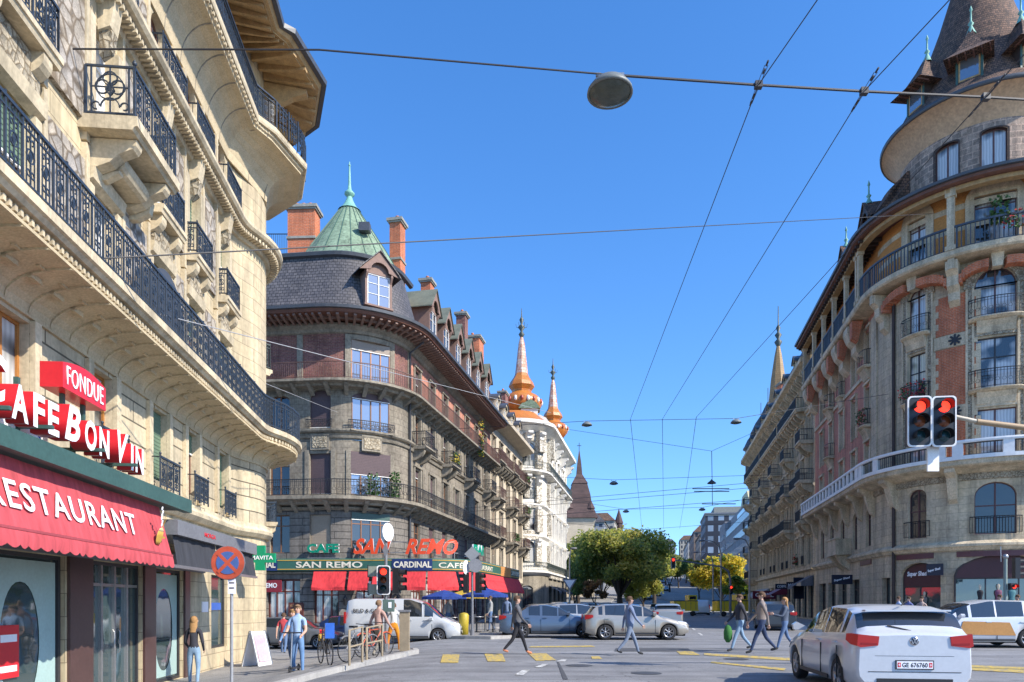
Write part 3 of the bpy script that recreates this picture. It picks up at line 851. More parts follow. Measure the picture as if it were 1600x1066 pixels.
  m.box(u - w/2 - 0.2, u - w/2 - 0.003, 0.005, 0.09, 4.25, 6.2, STONEP); m.box(u + w/2 + 0.003, u + w/2 + 0.2, 0.005, 0.09, 4.25, 6.2, STONEP)
  m.box(u - w/2 - 0.14, u - w/2 - 0.003, 0.005, 0.09, 17.05, 19.1, STONEP); m.box(u + w/2 + 0.003, u + w/2 + 0.14, 0.005, 0.09, 17.05, 19.1, STONEP)
 m.mp = None
 # cornice at 13.8, dentilled, swelling round the corner
 sweep(m, P, [(0.003, 13.4), (0.10, 13.42), (0.16, 13.55), (0.34, 13.62), (0.50, 13.66), (0.56, 13.74), (0.56, 13.84), (0.003, 13.9)], 0, ue, STONEP)
 m.mp = P.mp; u = 0.1
 while u < uc + RR * rad(110): m.box(u, u + 0.075, 0.165, 0.42, 13.50, 13.60, STONEP); u += 0.15
 m.mp = None
 # the big upper cove and balcony slab, wider at the corner bay
 ex = lambda u: 0.5 * sstep(uk - 0.5, uk + 2.5, u)
 cv = [(0.003, 15.55), (0.05, 15.55)] + [(0.05 + 0.78 * (1 - cos(t)), 15.6 + 1.0 * sin(t)) for t in [PI/2 * i / 7 for i in range(1, 8)]]
 sweep(m, P, cv + [(0.83, 16.66), (0.88, 16.7), (0.88, 16.78), (0.003, 16.78)], 0, ue, SOFFST, extra=ex, step=1.3)
 m.mp = P.mp; u = 0.1
 while u < uk + 1:
  e = 1 + ex(u); m.box(u, u + 0.09, 0.885 * e, 0.95 * e, 16.68, 16.78, STONEP); u += 0.2
 u = 0.6
 while u < uc:
  rib = [(d + 0.01, z - 0.03) for d, z in cv[1:]]
  m.prism(rib + [(0.8, 16.6), (0.05, 16.6)], u - 0.012, u + 0.012, GREYSM, 'x'); u += 1.05
 m.mp = None
 # parapets at window foot, small console balconies
 m.build('stone_trim', B)
 # windows
 OR = mat('orange_varnished_wood', (0.40, 0.16, 0.035), 0.5, var=0.2, nscale=6)
 SHG = mat('green_roller_blind', (0.13, 0.20, 0.13), 0.7, var=0.1)
 for i, (Y, w) in enumerate(zip(YB, WB)):
  u = U(Y)
  if i < 4: put_window(B, P, u, 4.45, w, 1.7, 0, OR, GLASSC, cols=3 if w > 1.2 else 2, transom=0, rows=0)
  else: put_window(B, P, u, 4.45, w, 1.7, 0, BROWNW, GLASS, cols=2, transom=0, blind=0.97 if i != 5 else 0.3, bm=SHG)
  put_window(B, P, u, 7.25, w, 2.45, 0, WHITEP if i == 3 else BROWNW, GLASSC, cols=2, transom=0.75, blind=[0.3, 0, 0.4, 0, 0.2, 0.35, 0.3][i], bm=SHG, sill=None)
  put_window(B, P, u, 10.75, w, 2.2, 0, WHITEP, GLASSC if i % 2 else GLASS, cols=2, transom=0.75, blind=[0, 0.2, 0.1, 0, 0.2, 0.62, 0.4][i], bm=SHG)
  put_window(B, P, u, 13.95, w * 0.85, 1.65, w * 0.42, BROWNW, GLASSC, cols=2, transom=0)
  put_window(B, P, u, 17.05, w, 2.05, 0, BROWNW, GLASS, cols=2, transom=0.75)
 for u, w in cw:
  put_window(B, P, u, 4.45, w, 1.65, 0, BROWNW, GLASS, cols=2, transom=0)
  put_window(B, P, u, 7.25, w, 2.35, 0, BROWNW, GLASSC, cols=2, transom=0.75)
  put_window(B, P, u, 10.75, w, 2.2, 0, BROWNW, GLASS, cols=2, transom=0.75)
  put_window(B, P, u, 13.95, w, 1.65, 0.3, BROWNW, GLASS, cols=2, transom=0)
  put_window(B, P, u, 17.05, w, 1.95, 0, BROWNW, GLASS, cols=2, transom=0.75)
 # long first-floor balcony
 mb = MB()
 sweep(mb, P, [(0.003, 6.96), (1.12, 6.96), (1.17, 7.02), (1.22, 7.04), (1.22, 7.19), (1.19, 7.21), (0.003, 7.21)], 0, ue, STONEP)
 b = mb.build('balcony', B)
 rb = MB(); rail_run(rb, P.mp, P.samples(0.05, ue - 0.1), 7.21, 0.95, IRON, 'orn', 1.14)
 rb.build('railing', b, label='long dark scrollwork balcony railing')
 # top balcony
 mb = MB()
 sweep(mb, P, [(0.003, 16.785), (0.95, 16.785), (0.97, 16.85), (0.97, 16.98), (0.003, 16.98)], 0, ue, STONEP, extra=ex, step=1.3)
 b = mb.build('balcony', B); rb = MB()
 mp = lambda u, d, z: P.mp(u, d * (1 + ex(u)), z)
 rail_run(rb, mp, P.samples(0.05, ue - 0.1, 1.3), 16.98, 0.95, IRON, 'orn', 0.9)
 rb.build('railing', b)
 # single projecting balcony on fat scroll consoles (second floor)
 ua, ub_ = U(13.22), U(15.35)
 mb = MB(P.mp)
 sweep(mb, P, [(0.003, 10.46), (0.98, 10.46), (1.02, 10.52), (1.08, 10.54), (1.08, 10.72), (0.003, 10.72)], ua, ub_, STONEP)
 for q in (0.30, 1.72):
  pr = [(0.003, 10.44), (0.95, 10.44)] + [(0.95 - 0.16 * (1 - cos(t)) , 10.44 - 0.2 * sin(t)) for t in (0.5, 1.0, 1.5)] + [(0.62, 10.16), (0.45, 10.0), (0.22, 9.9), (0.003, 9.86)]
  mb.prism(pr, ua + q - 0.02, ua + q + 0.24, STONEP, 'x')
  mb.prism([(0.003 , 10.30), (0.55, 10.2), (0.5, 9.95), (0.25, 9.8), (0.003, 9.78)], ua + q + 0.26, ua + q + 0.42, STONEP, 'x')
 mb.prism([(0.003, 10.42)] + [(0.42 + 0.2 * cos(t), 10.18 + 0.2 * sin(t)) for t in [1.4 - 0.45 * j for j in range(8)]] + [(0.003, 9.96)], ua + 0.56, ua + 1.68, STONEP, 'x')
 b = mb.build('balcony', B); rb = MB()
 rail_run(rb, P.mp, P.samples(ua + 0.06, ub_ - 0.06), 10.72, 0.95, IRON, 'orn', 1.0)
 for u_ in (ua + 0.06, ub_ - 0.06):
  mpe = lambda a_, b_, c_, u_=u_: P.mp(u_ + b_, a_, c_)
  z0, h = 10.72, 0.95
  for zz in (z0 + 0.06, z0 + h): flat_tube(rb, mpe, [(0.12, zz), (1.0, zz)], 0, 0.018, IRON)
  for aa in (0.12, 0.22, 0.9, 1.0): flat_tube(rb, mpe, [(aa, z0 + 0.0), (aa, z0 + h)], 0, 0.014 if aa in (0.22, 0.9) else 0.02, IRON)
  for (cx, cz, r_, q0, q1) in ((0.56, z0 + 0.56, 0.25, 0, 2*PI), (0.42, z0 + 0.56, 0.13, 0, 2*PI), (0.70, z0 + 0.56, 0.13, 0, 2*PI), (0.56, z0 + 0.72, 0.13, 0, 2*PI), (0.56, z0 + 0.18, 0.17, 0, PI), (0.30, z0 + 0.2, 0.07, 0, 1.6*PI), (0.82, z0 + 0.2, 0.07, PI, -0.6*PI)):
   flat_tube(rb, mpe, circ(cx, cz, r_, 14, q0, q1), 0, 0.011, IRON)
  flat_tube(rb, mpe, [(0.56, z0 + 0.06), (0.56, z0 + h)], 0, 0.012, IRON); flat_tube(rb, mpe, [(0.22, z0 + 0.56), (0.9, z0 + 0.56)], 0, 0.010, IRON)
  flat_tube(rb, mpe, [(0.49, z0 + 0.5), (0.56, z0 + 0.66), (0.63, z0 + 0.5), (0.56, z0 + 0.4), (0.49, z0 + 0.5)], 0, 0.02, IRON)
 rb.mp = None; x, y, _ = P.mp(ua + 0.06, 1.0, 0); rb.ball(x, y, 11.75, 0.045, IRON); rb.ball(x, y, 11.80, 0.02, IRON)
 rb.build('railing', b)
 # shallow console balconies at windows
 for i in (2, 4, 5, 6, 1):
  u = U(YB[i]); w = WB[i]
  balcony(B, P, u - w/2 - 0.24, u + w/2 + 0.24, 10.74, 0.42, STONEP, IRON, 'orn', 0.8, 0.2, 2, 0.4)
 for i in range(1, 7):
  u = U(YB[i]); w = WB[i]
  rb = MB(); rail_run(rb, P.mp, [u - w/2 - 0.25, u + w/2 + 0.25], 13.9, 0.75, IRON, 'orn', 0.40)
  for ue_ in (u - w/2 - 0.25, u + w/2 + 0.25):
   rail_run(rb, lambda a_, b_, c_, ue_=ue_: P.mp(ue_, a_, c_), [0.02, 0.4], 13.9, 0.75, IRON)
  rb.build('railing', B)
  if i >= 4 or i == 3:
   rb = MB(); rail_run(rb, P.mp, [u - w/2 - 0.1, u + w/2 + 0.1], 4.2, 0.72, IRON, 'orn', 0.28)
   for ue_ in (u - w/2 - 0.1, u + w/2 + 0.1):
    flat_tube(rb, lambda a_, b_, c_, ue_=ue_: P.mp(ue_, a_, c_), [(0.02, 4.92), (0.28, 4.92)], 0, 0.014, IRON)
    x, y, _ = P.mp(ue_, 0.28, 0); rb.ball(x, y, 5.0, 0.03, IRON)
   rb.build('railing', B)
 # corner bay balconies facing the side street
 ubc = ub + 0.25
 balcony(B, P, uc + 2.2, uc + 3.9, 10.5, 0.9, STONEP, IRONG, 'orn', 0.95, 0.25, 2, 0.6)
 balcony(B, P, ub - 0.75 - 0.6, ub - 0.75 + 0.6, 4.4, 0.4, STONEP, IRON, 'orn', 0.7, 0.15, 2, 0.3)
 # eave: timber soffit with rafters, deeper over the corner
 ex2 = lambda u: 0.22 * sstep(uk - 0.5, uk + 2.0, u)
 e = MB()
 sweep(e, P, [(0.003, 19.95), (1.42, 19.62), (1.42, 19.66), (1.52, 19.68), (1.60, 19.80), (1.60, 19.92), (0.003, 20.35)], 0, ue, TANW, extra=ex2, step=1.35)
 u = 0.2
 while u < ue - 0.2:
  q = 1 + ex2(u)
  x0, x1 = 0.02, 1.40 * q
  e.mp = P.mp
  vs = []
  for uu in (u - 0.05, u + 0.05):
   vs += [(uu, x0, 19.95 - 0.005), (uu, x1, 19.615), (uu, x1, 19.52), (uu, x0, 19.72)]
  e.add(vs, [(0, 1, 2, 3), (4, 5, 6, 7), (0, 1, 5, 4), (1, 2, 6, 5), (2, 3, 7, 6)], TANW)
  u += 0.42
 e.mp = P.mp
 for u in [U(Y) for Y in (8, 12, 16, 19.8)] + [ub - 1.7, ub, ub + 1.8]:
  q = 1 + ex2(u)
  e.prism([(0.004, 19.7), (1.2 * q, 19.5), (1.2 * q, 19.36), (0.8 * q, 19.2), (0.5, 18.9), (0.2, 18.5), (0.004, 18.4)], u - 0.09, u + 0.09, TANW, 'x')
 e.mp = None
 eo = e.build('eave', B)
 sw = MB(); sweep(sw, P, [(1.61, 19.78), (1.74, 19.80), (1.76, 19.95), (1.62, 19.97)], 0, ue, LEAD, extra=ex2, step=1.35)
 sw.build('gutter', eo)
 r = MB(); sweep(r, P, [(1.5, 19.98), (-2.6, 23.5), (-6, 23.6)], 0, uc + RR * rad(118), SLATE, step=0.8, caps=False)
 r.build('roof', B)
 d = MB(P.mp); uu = U(15.9)
 for a_, b_, r_ in ((0.30, 0.62, 1.0), (0.621, 0.66, 0.86)):
  d.prism([(uu + r_ * cos(PI * i / 16), 7.95 + r_ * 1.05 * sin(PI * i / 16)) for i in range(17)] + [(uu - r_, 7.25), (uu + r_, 7.25)], a_, b_, mat('charcoal_panel', (.07, .075, .085), .5), 'y')
 d.build('arched_screen', B, label='dark arched screen behind the long balcony railing')
 return B, P
LB, LP = left_building()
# ---------------- shop fronts, awnings and signs of the near left building ----------------
def cloth_mat(name, col, var=0.22, stripes=True):
 m = bpy.data.materials.new(name); m.use_nodes = True
 N, L = m.node_tree.nodes, m.node_tree.links
 b = N['Principled BSDF']; b.inputs['Roughness'].default_value = 0.85
 tc = N.new('ShaderNodeTexCoord'); mp_ = N.new('ShaderNodeMapping'); mp_.inputs['Scale'].default_value = (9, 9, 0.9)
 n = N.new('ShaderNodeTexNoise'); n.inputs['Scale'].default_value = 1; n.inputs['Detail'].default_value = 6
 L.new(tc.outputs['Object'], mp_.inputs[0]); L.new(mp_.outputs[0], n.inputs['Vector'])
 cr = N.new('ShaderNodeValToRGB'); e = cr.color_ramp.elements; e[0].position, e[1].position = 0.3, 0.7
 e[0].color = (*[k * (1 - var) for k in col], 1); e[1].color = (*[min(1, k * (1 + var)) for k in col], 1)
 L.new(n.outputs['Fac'], cr.inputs[0]); L.new(cr.outputs[0], b.inputs['Base Color'])
 bp = N.new('ShaderNodeBump'); bp.inputs['Strength'].default_value = 0.5; bp.inputs['Distance'].default_value = 0.03
 L.new(n.outputs['Fac'], bp.inputs['Height']); L.new(bp.outputs[0], b.inputs['Normal'])
 return m
REDC = cloth_mat('faded_red_awning_cloth', (0.47, 0.065, 0.075))
REDC2 = cloth_mat('bright_red_awning_cloth', (0.58, 0.035, 0.04))
BLKC = cloth_mat('charcoal_awning_cloth', (0.035, 0.036, 0.042))
GREYC = cloth_mat('grey_awning_cloth', (0.13, 0.13, 0.14))
BLUEC = cloth_mat('blue_parasol_cloth', (0.012, 0.04, 0.20))
GREENM = mat('painted_green_metal', (0.045, 0.10, 0.085), 0.5, var=0.15)
ALU = mat('brushed_aluminium', (0.38, 0.38, 0.38), 0.35, metal=0.7, var=0.1)
GREYM = mat('grey_metal', (0.20, 0.20, 0.21), 0.5, metal=0.2, var=0.15)
DKM = mat('dark_metal', (0.035, 0.035, 0.04), 0.5, var=0.15)
BRNP = mat('brown_polished_panel', (0.085, 0.045, 0.04), 0.3, var=0.15)
SIGNR = mat('red_sign_enamel', (0.62, 0.02, 0.03), 0.35, var=0.06)
SIGNW = mat('white_sign_enamel', (0.85, 0.85, 0.86), 0.35, var=0.04)
SIGNG = mat('green_sign_enamel', (0.0, 0.26, 0.12), 0.35, var=0.05)
SIGNB = mat('blue_sign_enamel', (0.02, 0.10, 0.42), 0.35, var=0.05)
SIGND = mat('navy_sign_enamel', (0.010, 0.014, 0.035), 0.4, var=0.05)
GOLDP = mat('ochre_sign_paint', (0.55, 0.33, 0.06), 0.5, var=0.1)
def shopfronts():
 P = LP; U = P.uY
 def front(Y, w, zb, zt, door=False, decal=None, fm=DKM):
  u = U(Y)
  f = MB()
  f.ring(outline(w, zt - zb, 0), outline(w, zt - zb, 0, 0.07), -0.16, -0.08, fm)
  if door:
   for x in (-w * 0.25, 0, w * 0.25): f.box(x - 0.035, x + 0.035, -0.15, -0.07, 0.07, zt - zb - 0.07, ALU)
   f.box(-w/2 + .07, w/2 - .07, -0.15, -0.08, zt - zb - 0.5, zt - zb - 0.44, ALU)
  o = obj('shop_window' if not door else 'door', f.mesh('shop_front'), LB, M=P.matrix(u, 0, zb))
  g = MB(); g.add([(-w/2 + .05, -0.13, .05), (w/2 - .05, -0.13, .05), (w/2 - .05, -0.13, zt - zb - .05), (-w/2 + .05, -0.13, zt - zb - .05)], [(0, 1, 2, 3)], SHOPG)
  obj('pane', g.mesh('pane'), o)
  if door:
   h = MB()
   for x in (-0.12, 0.12): h.tube([(x, -0.07, 0.9), (x, -0.03, 0.95), (x, -0.03, 1.35), (x, -0.07, 1.4)], 0.012, ALU)
   obj('handle', h.mesh('handle'), o)
  return o
 front(5.0, 3.0, -0.45, 2.35); front(8.6, 3.2, -0.45, 2.35); o1 = front(11.65, 2.3, -0.45, 2.35)
 front(14.9, 2.3, -0.45, 2.35, door=True); o2 = front(17.6, 1.9, -0.45, 2.35)
 front(21.55, 1.5, 0.15, 2.35); front(24.0, 1.0, -0.58, 2.5, door=True); front(26.4, 1.3, -0.2, 2.3)
 FROST = mat('pale_green_window_film', (0.36, 0.50, 0.47), 0.45, var=0.08)
 # rounded clear ovals on frosted film
 for Y, w in ((8.6, 3.2), (11.65, 2.3), (17.6, 1.9)):
  f = MB(); hh = 2.66; zb = -0.38
  out = []; inn = []
  rr = min(w * 0.33, 0.55)
  for i in range(33):
   t = 2 * PI * i / 32
   c_, s_ = cos(t), sin(t)
   inn.append((rr * (abs(c_) ** 0.9) * (1 if c_ > 0 else -1), hh * 0.46 + 1.02 * s_))
   k = max(abs(c_), abs(s_)); out.append((c_ / k * (w/2 - 0.1), hh/2 + s_ / k * (hh/2 - 0.05)))
  f.grid([[(x, -0.120, z) for x, z in out], [(x, -0.120, z) for x, z in inn]], FROST)
  obj('window_film', f.mesh('window_film'), LB, M=P.matrix(U(Y), 0, zb))
 # brown polished piers and red poster
 for Y, w in ((6.75, 0.45), (10.35, 0.30), (13.28, 0.85), (16.38, 0.62), (18.75, 0.36)):
  b = MB(P.mp); b.box(U(Y) - w/2, U(Y) + w/2, 0.004, 0.06, -0.55, 2.4, BRNP); b.build('pier_panel', LB)
 b = MB(P.mp); b.box(U(11.0), U(11.55), -0.10, -0.08, 0.3, 1.15, SIGNR); b.box(U(11.06), U(11.49), -0.078, -0.076, 0.88, 1.0, SIGNW); b.box(U(11.06), U(11.49), -0.078, -0.076, 0.4, 0.5, SIGNW)
 b.build('poster', LB)
 # fascia above shop windows
 b = MB(P.mp); b.box(U(3.2), U(20.0), 0.004, 0.10, 2.36, 2.75, GREYM); b.build('fascia', LB)
 # signs of the pharmacy shop front
 for (Y, z, w, h, m_) in ((20.2, 1.25, 0.5, 0.3, SIGNW), (21.55, 1.3, 0.9, 0.22, SIGNB), (23.2, 0.85, 0.35, 0.4, SIGNG)):
  b = MB(P.mp); b.box(U(Y) - w/2, U(Y) + w/2, 0.005 if Y != 21.55 else -0.11, 0.03 if Y != 21.55 else -0.09, z, z + h, m_); b.build('notice', LB)
 t_ = text_mesh('PHARMACIE', 0.2, 1.7, 0.03, SIGNG, bold=0.01)
 s = obj('pharmacy_lettering', t_, None, M=P.tmatrix(U(22.4), 0.25, 3.42)); tag(s, 'small green pharmacy lettering on the stone band behind the grey awning', 'sign')
 # --- red awning ---
 e = thing('restaurant_awning', 'faded red restaurant awning with scalloped valance and white lettering under a green beam', 'awning')
 ua, ub = U(4.0), U(13.35)
 c = MB(P.mp)
 nU, nZ = 60, 10
 rows = []
 for j in range(nZ + 1):
  t = j / nZ
  rows.append([(lerp(ua, ub, i / nU), 1.42 + 0.24 * t + 0.007 * sin(i * 1.3 + t * 2) * (1 - t) + 0.005 * sin(i * 0.47 + 2), 3.34 - 0.92 * t - 0.03 * sin(PI * ((i * 0.9) % 6) / 6) * t) for i in range(nU + 1)])
 c.grid(rows, REDC, smooth=True)
 c.build('awning_cloth', e)
 v = MB(P.mp); r0 = []; r1 = []; nV = 240
 for i in range(nV + 1):
  u = lerp(ua, ub, i / nV)
  r0.append((u, 1.665, 2.43)); r1.append((u, 1.69 + 0.02 * sin(i * 0.35), 2.22 - 0.045 * abs(sin(PI * i / 6))))
 v.grid([r0, [((a[0] + b[0]) / 2, 1.69, 2.33) for a, b in zip(r0, r1)], r1], REDC, smooth=True)
 v.box(ua, ub, 1.645, 1.68, 2.40, 2.435, mat('faded_red_bar', (0.35, 0.06, 0.07), 0.6))
 v.build('valance', e)
 a = MB(P.mp)
 for u in (ua + 0.3, lerp(ua, ub, 0.5), ub - 0.2): a.prism([(0.005, 3.2), (0.005, 3.1), (1.64, 2.38), (1.64, 2.43)], u - 0.025, u + 0.025, DKM, 'x')
 a.build('folding_arm', e)
 t_ = text_mesh('RESTAURANT', 0.375, 4.0, 0.004, SIGNW, bold=0.012, space=1.15)
 M = P.tmatrix(U(8.0), 1.613, 2.67)
 M = M @ Matrix.Rotation(rad(-14), 4, 'X')
 obj('lettering', t_, e, M=M, label='white restaurant lettering')
 # fondue pot picture printed at the awning's right end
 q = MB();
 q.lathe([(0.001, 0), (0.10, 0.0), (0.15, 0.08), (0.17, 0.2), (0.15, 0.3), (0.001, 0.3)], GOLDP, 14)
 q.lathe([(0.001, 0.30), (0.14, 0.305), (0.10, 0.36), (0.001, 0.40)], mat('pale_yellow_paint', (0.75, 0.62, 0.30), 0.6), 14)
 q.box(0.15, 0.30, -0.02, 0.02, 0.16, 0.20, GOLDP)
 for x, y in ((0.05, 0.7), (0.12, 0.62)): q.tube([(0, 0, 0.33), (x, 0, y)], 0.012, GOLDP, 4)
 for k in range(6): q.ball(-0.05 - 0.035 * k + 0.03 * sin(k * 2), 0, 0.45 + 0.07 * k, 0.045, SIGNW, 6)
 for i, p in enumerate(q.v): q.v[i] = (p[0], p[1] * 0.05, p[2])
 x, y, tx, ty = P.fr(U(12.75))
 obj('fondue_pot_picture', q.mesh('fondue_pot'), e, M=Matrix.Translation((x + ty * 1.63, y - tx * 1.63, 2.58)) @ Matrix.Rotation(math.atan2(ty, tx), 4, 'Z') @ Matrix.Rotation(rad(14), 4, 'X') @ Matrix.Scale(0.82, 4))
 # --- green beam carrying the neon letters ---
 b = MB(P.mp)
 b.box(U(4.0), U(14.35), 0.004, 1.62, 3.44, 3.50, GREENM); b.box(U(4.0), U(14.35), 1.52, 1.68, 3.36, 3.62, GREENM)
 b.box(U(4.0), U(14.3), 0.1, 1.5, 3.40, 3.438, DKM)
 o = b.build('canopy_beam'); tag(o, 'dark green metal canopy beam above the red restaurant awning', 'canopy')
 # --- grey awning further on ---
 e = thing('grey_awning', 'charcoal awning with long grey box beside the red restaurant awning', 'awning')
 b = MB(P.mp); b.box(U(13.75), U(19.6), 1.28, 1.62, 2.86, 3.16, GREYM); b.box(U(13.75), U(19.6), 0.004, 1.28, 3.0, 3.14, GREYM); b.build('awning_box', e)
 c = MB(P.mp)
 for (a0, a1) in ((13.8, 16.35), (16.42, 19.6)):
  rows = [[(lerp(U(a0), U(a1), i / 12), 1.50 + 0.10 * t + 0.015 * sin(i * 2.1), 2.86 - 0.62 * t) for i in range(13)] for t in (0, 0.5, 1)]
  c.grid(rows, BLKC, smooth=True)
 c.build('awning_cloth', e)
 b = MB(P.mp); b.box(U(13.0), U(19.6), 1.58, 1.64, 2.20, 2.26, ALU); b.build('front_bar', e)
 t_ = text_mesh('MORGA', 0.10, 0.75, 0.006, SIGNR, bold=0.01); obj('lettering', t_, e, M=P.tmatrix(U(15.3), 1.622, 2.96))
 # --- neon style letters: CAFE BON VIN ---
 def letters(txt, Yc, z, h, w, shear=0.0, tilt=0.0, dep=0.24, bold=0.03, d=1.16):
  t_ = text_mesh(txt, h, w, dep, SIGNW, shear=shear, bold=bold, side=SIGNR)
  return P.tmatrix(U(Yc), d, z) @ Matrix.Rotation(rad(tilt), 4, 'Z'), t_
 e = thing('cafe_sign', 'big white letters with deep red sides reading Cafe Bon Vin above the green canopy beam', 'sign')
 word = [('C', 8.25, 3.98, 0.60, 0.44, 0.1), ('A', 8.80, 3.86, 0.47, 0.36, 0), ('F', 9.27, 3.87, 0.46, 0.27, 0), ('E', 9.62, 3.86, 0.46, 0.28, 0),
   ('B', 10.05, 3.89, 0.53, 0.44, 0.25), ('O', 10.62, 3.87, 0.47, 0.36, 0), ('N', 11.07, 3.86, 0.46, 0.33, 0),
   ('V', 11.68, 3.88, 0.54, 0.42, 0.25), ('I', 12.20, 3.84, 0.46, 0.09, 0), ('N', 12.38, 3.84, 0.46, 0.33, 0)]
 for ch, Y, z, h, w, sh in word:
  M, me = letters(ch, Y, z, h, w, sh)
  obj('letter', me, e, M=M)
 b = MB(P.mp)
 for Y in (8.6, 9.55, 11.0, 12.2): b.box(U(Y) - 0.03, U(Y) + 0.03, 1.0, 1.06, 3.625, 4.6 if Y < 12 else 4.2, GREENM); b.box(U(Y) - 0.03, U(Y) + 0.03, 0.5, 1.5, 3.9, 3.95, GREENM)
 b.box(U(8.2), U(12.7), 1.0, 1.05, 4.05, 4.09, DKM)
 b.build('sign_frame', e)
 b = MB(P.mp); b.box(U(8.9), U(10.5), 0.9, 1.0, 3.66, 3.84, SIGNW); b.box(U(11.8), U(12.75), 0.9, 1.0, 3.63, 3.8, SIGNW)
 b.box(U(9.2), U(10.3), 0.94, 1.03, 3.86, 4.2, SIGNW)
 b.prism([(U(9.85), 4.03), (U(10.1), 4.18), (U(10.1), 3.88)], 1.031, 1.037, SIGNB, 'y')
 b.build('sign_board', e)
 # FONDUE box
 e = thing('fondue_sign', 'red box sign with a curved top reading Fondue', 'sign')
 b = MB(P.mp)
 u0, u1 = U(10.15), U(11.45)
 top = [(lerp(u1, u0, i / 12), 5.03 + 0.10 * sin(PI * i / 12)) for i in range(13)]
 b.prism([(u0, 4.66), (u1, 4.66)] + top, 1.0, 1.32, SIGNR, 'y'); b.build('sign_box', e)
 t_ = text_mesh('FONDUE', 0.28, 1.10, 0.012, SIGNW, bold=-0.004, space=1.1); obj('lettering', t_, e, M=P.tmatrix(u0 + 0.1, 1.322, 4.73))
 b = MB(P.mp)
 for u in (u0 + 0.35, u1 - 0.35): b.box(u - 0.03, u + 0.03, 1.1, 1.16, 4.25, 4.658, GREENM)
 b.build('sign_bracket', e)
 # pharmacy cross: double sided, sticks out over the pavement, faces up and down the street
 e = thing('pharmacy_cross', 'green pharmacy cross sign with white lettering projecting from the building corner', 'sign')
 b = MB();
 X0, Y0, z = PX(407, 22.6), 22.6, PZ(872, 22.6)
 a_, t = 0.40, 0.15
 poly = [(-t, -a_), (t, -a_), (t, -t), (a_ + .08, -t), (a_ + .08, t), (t, t), (t, a_), (-t, a_), (-t, t), (-a_ - .08, t), (-a_ - .08, -t), (-t, -t)]
 b.prism([(X0 + x, z + y) for x, y in poly], Y0 - 0.07, Y0 + 0.07, SIGNG, 'y'); b.build('cross_box', e)
 t_ = text_mesh('AMAVITA', 0.13, 0.86, 0.01, SIGNW, bold=0.01)
 obj('lettering', t_, e, M=Matrix(((1, 0, 0, X0 - 0.43), (0, 0, -1, Y0 - 0.071), (0, 1, 0, z - 0.06), (0, 0, 0, 1))))
 b = MB(); b.box(X0 - 0.85, X0 - 0.49, Y0 - 0.02, Y0 + 0.02, z - 0.02, z + 0.02, DKM); b.build('sign_bracket', e)
 # round white sign under it and small blue plate
 o = MB(P.mp); o.box(U(24.05) - 0.5, U(24.05) + 0.5, 0.05, 0.12, 1.62, 2.0, SIGNW)
 o.prism([(U(24.05) + 0.5 * cos(PI * i / 10), 2.0 + 0.28 * sin(PI * i / 10)) for i in range(11)], 0.05, 0.12, SIGNW, 'y')
 tag(o.build('round_top_sign'), 'white sign with rounded top above the pharmacy door', 'sign')
 o = MB(P.mp); o.box(U(25.1), U(25.35), 0.03, 0.06, 1.2, 1.65, SIGNB); o.box(U(25.15), U(25.3), 0.061, 0.065, 1.48, 1.6, SIGNW); o.box(U(25.15), U(25.3), 0.061, 0.065, 1.25, 1.38, SIGNW)
 tag(o.build('street_plate'), 'small blue plate on the stone pier past the pharmacy door', 'plate')
shopfronts()
# ---------------- chimneys, dormers ----------------
def chimney(parent, x, y, z0, z1, wx, wy, rz, pots=2, brick=None, cap=True, name='chimney'):
 b = MB(); br = brick or BRICK
 b.box(-wx/2, wx/2, -wy/2, wy/2, z0, z1, br)
 if cap:
  b.box(-wx/2 - .06, wx/2 + .06, -wy/2 - .06, wy/2 + .06, z0 + (z1 - z0) * 0.58, z0 + (z1 - z0) * 0.58 + 0.14, CHST)
  b.box(-wx/2 - .16, wx/2 + .16, -wy/2 - .16, wy/2 + .16, z1 - 0.02, z1 + 0.16, CHST)
  b.box(-wx/2 - .09, wx/2 + .09, -wy/2 - .09, wy/2 + .09, z1 - 0.12, z1 - 0.02, CHST)
 for i in range(pots):
  p = lerp(-wx/2 + 0.22, wx/2 - 0.22, (i + 0.5) / pots) if wx > wy else 0
  q = 0 if wx > wy else lerp(-wy/2 + 0.22, wy/2 - 0.22, (i + 0.5) / pots)
  b.lathe([(0.13, z1 + 0.16), (0.11, z1 + 0.45), (0.14, z1 + 0.5), (0.10, z1 + 0.52), (0.001, z1 + 0.5)], TERRA, 10, (p, q))
 return b.build(name, parent, loc=(x, y, 0), rz=rz)
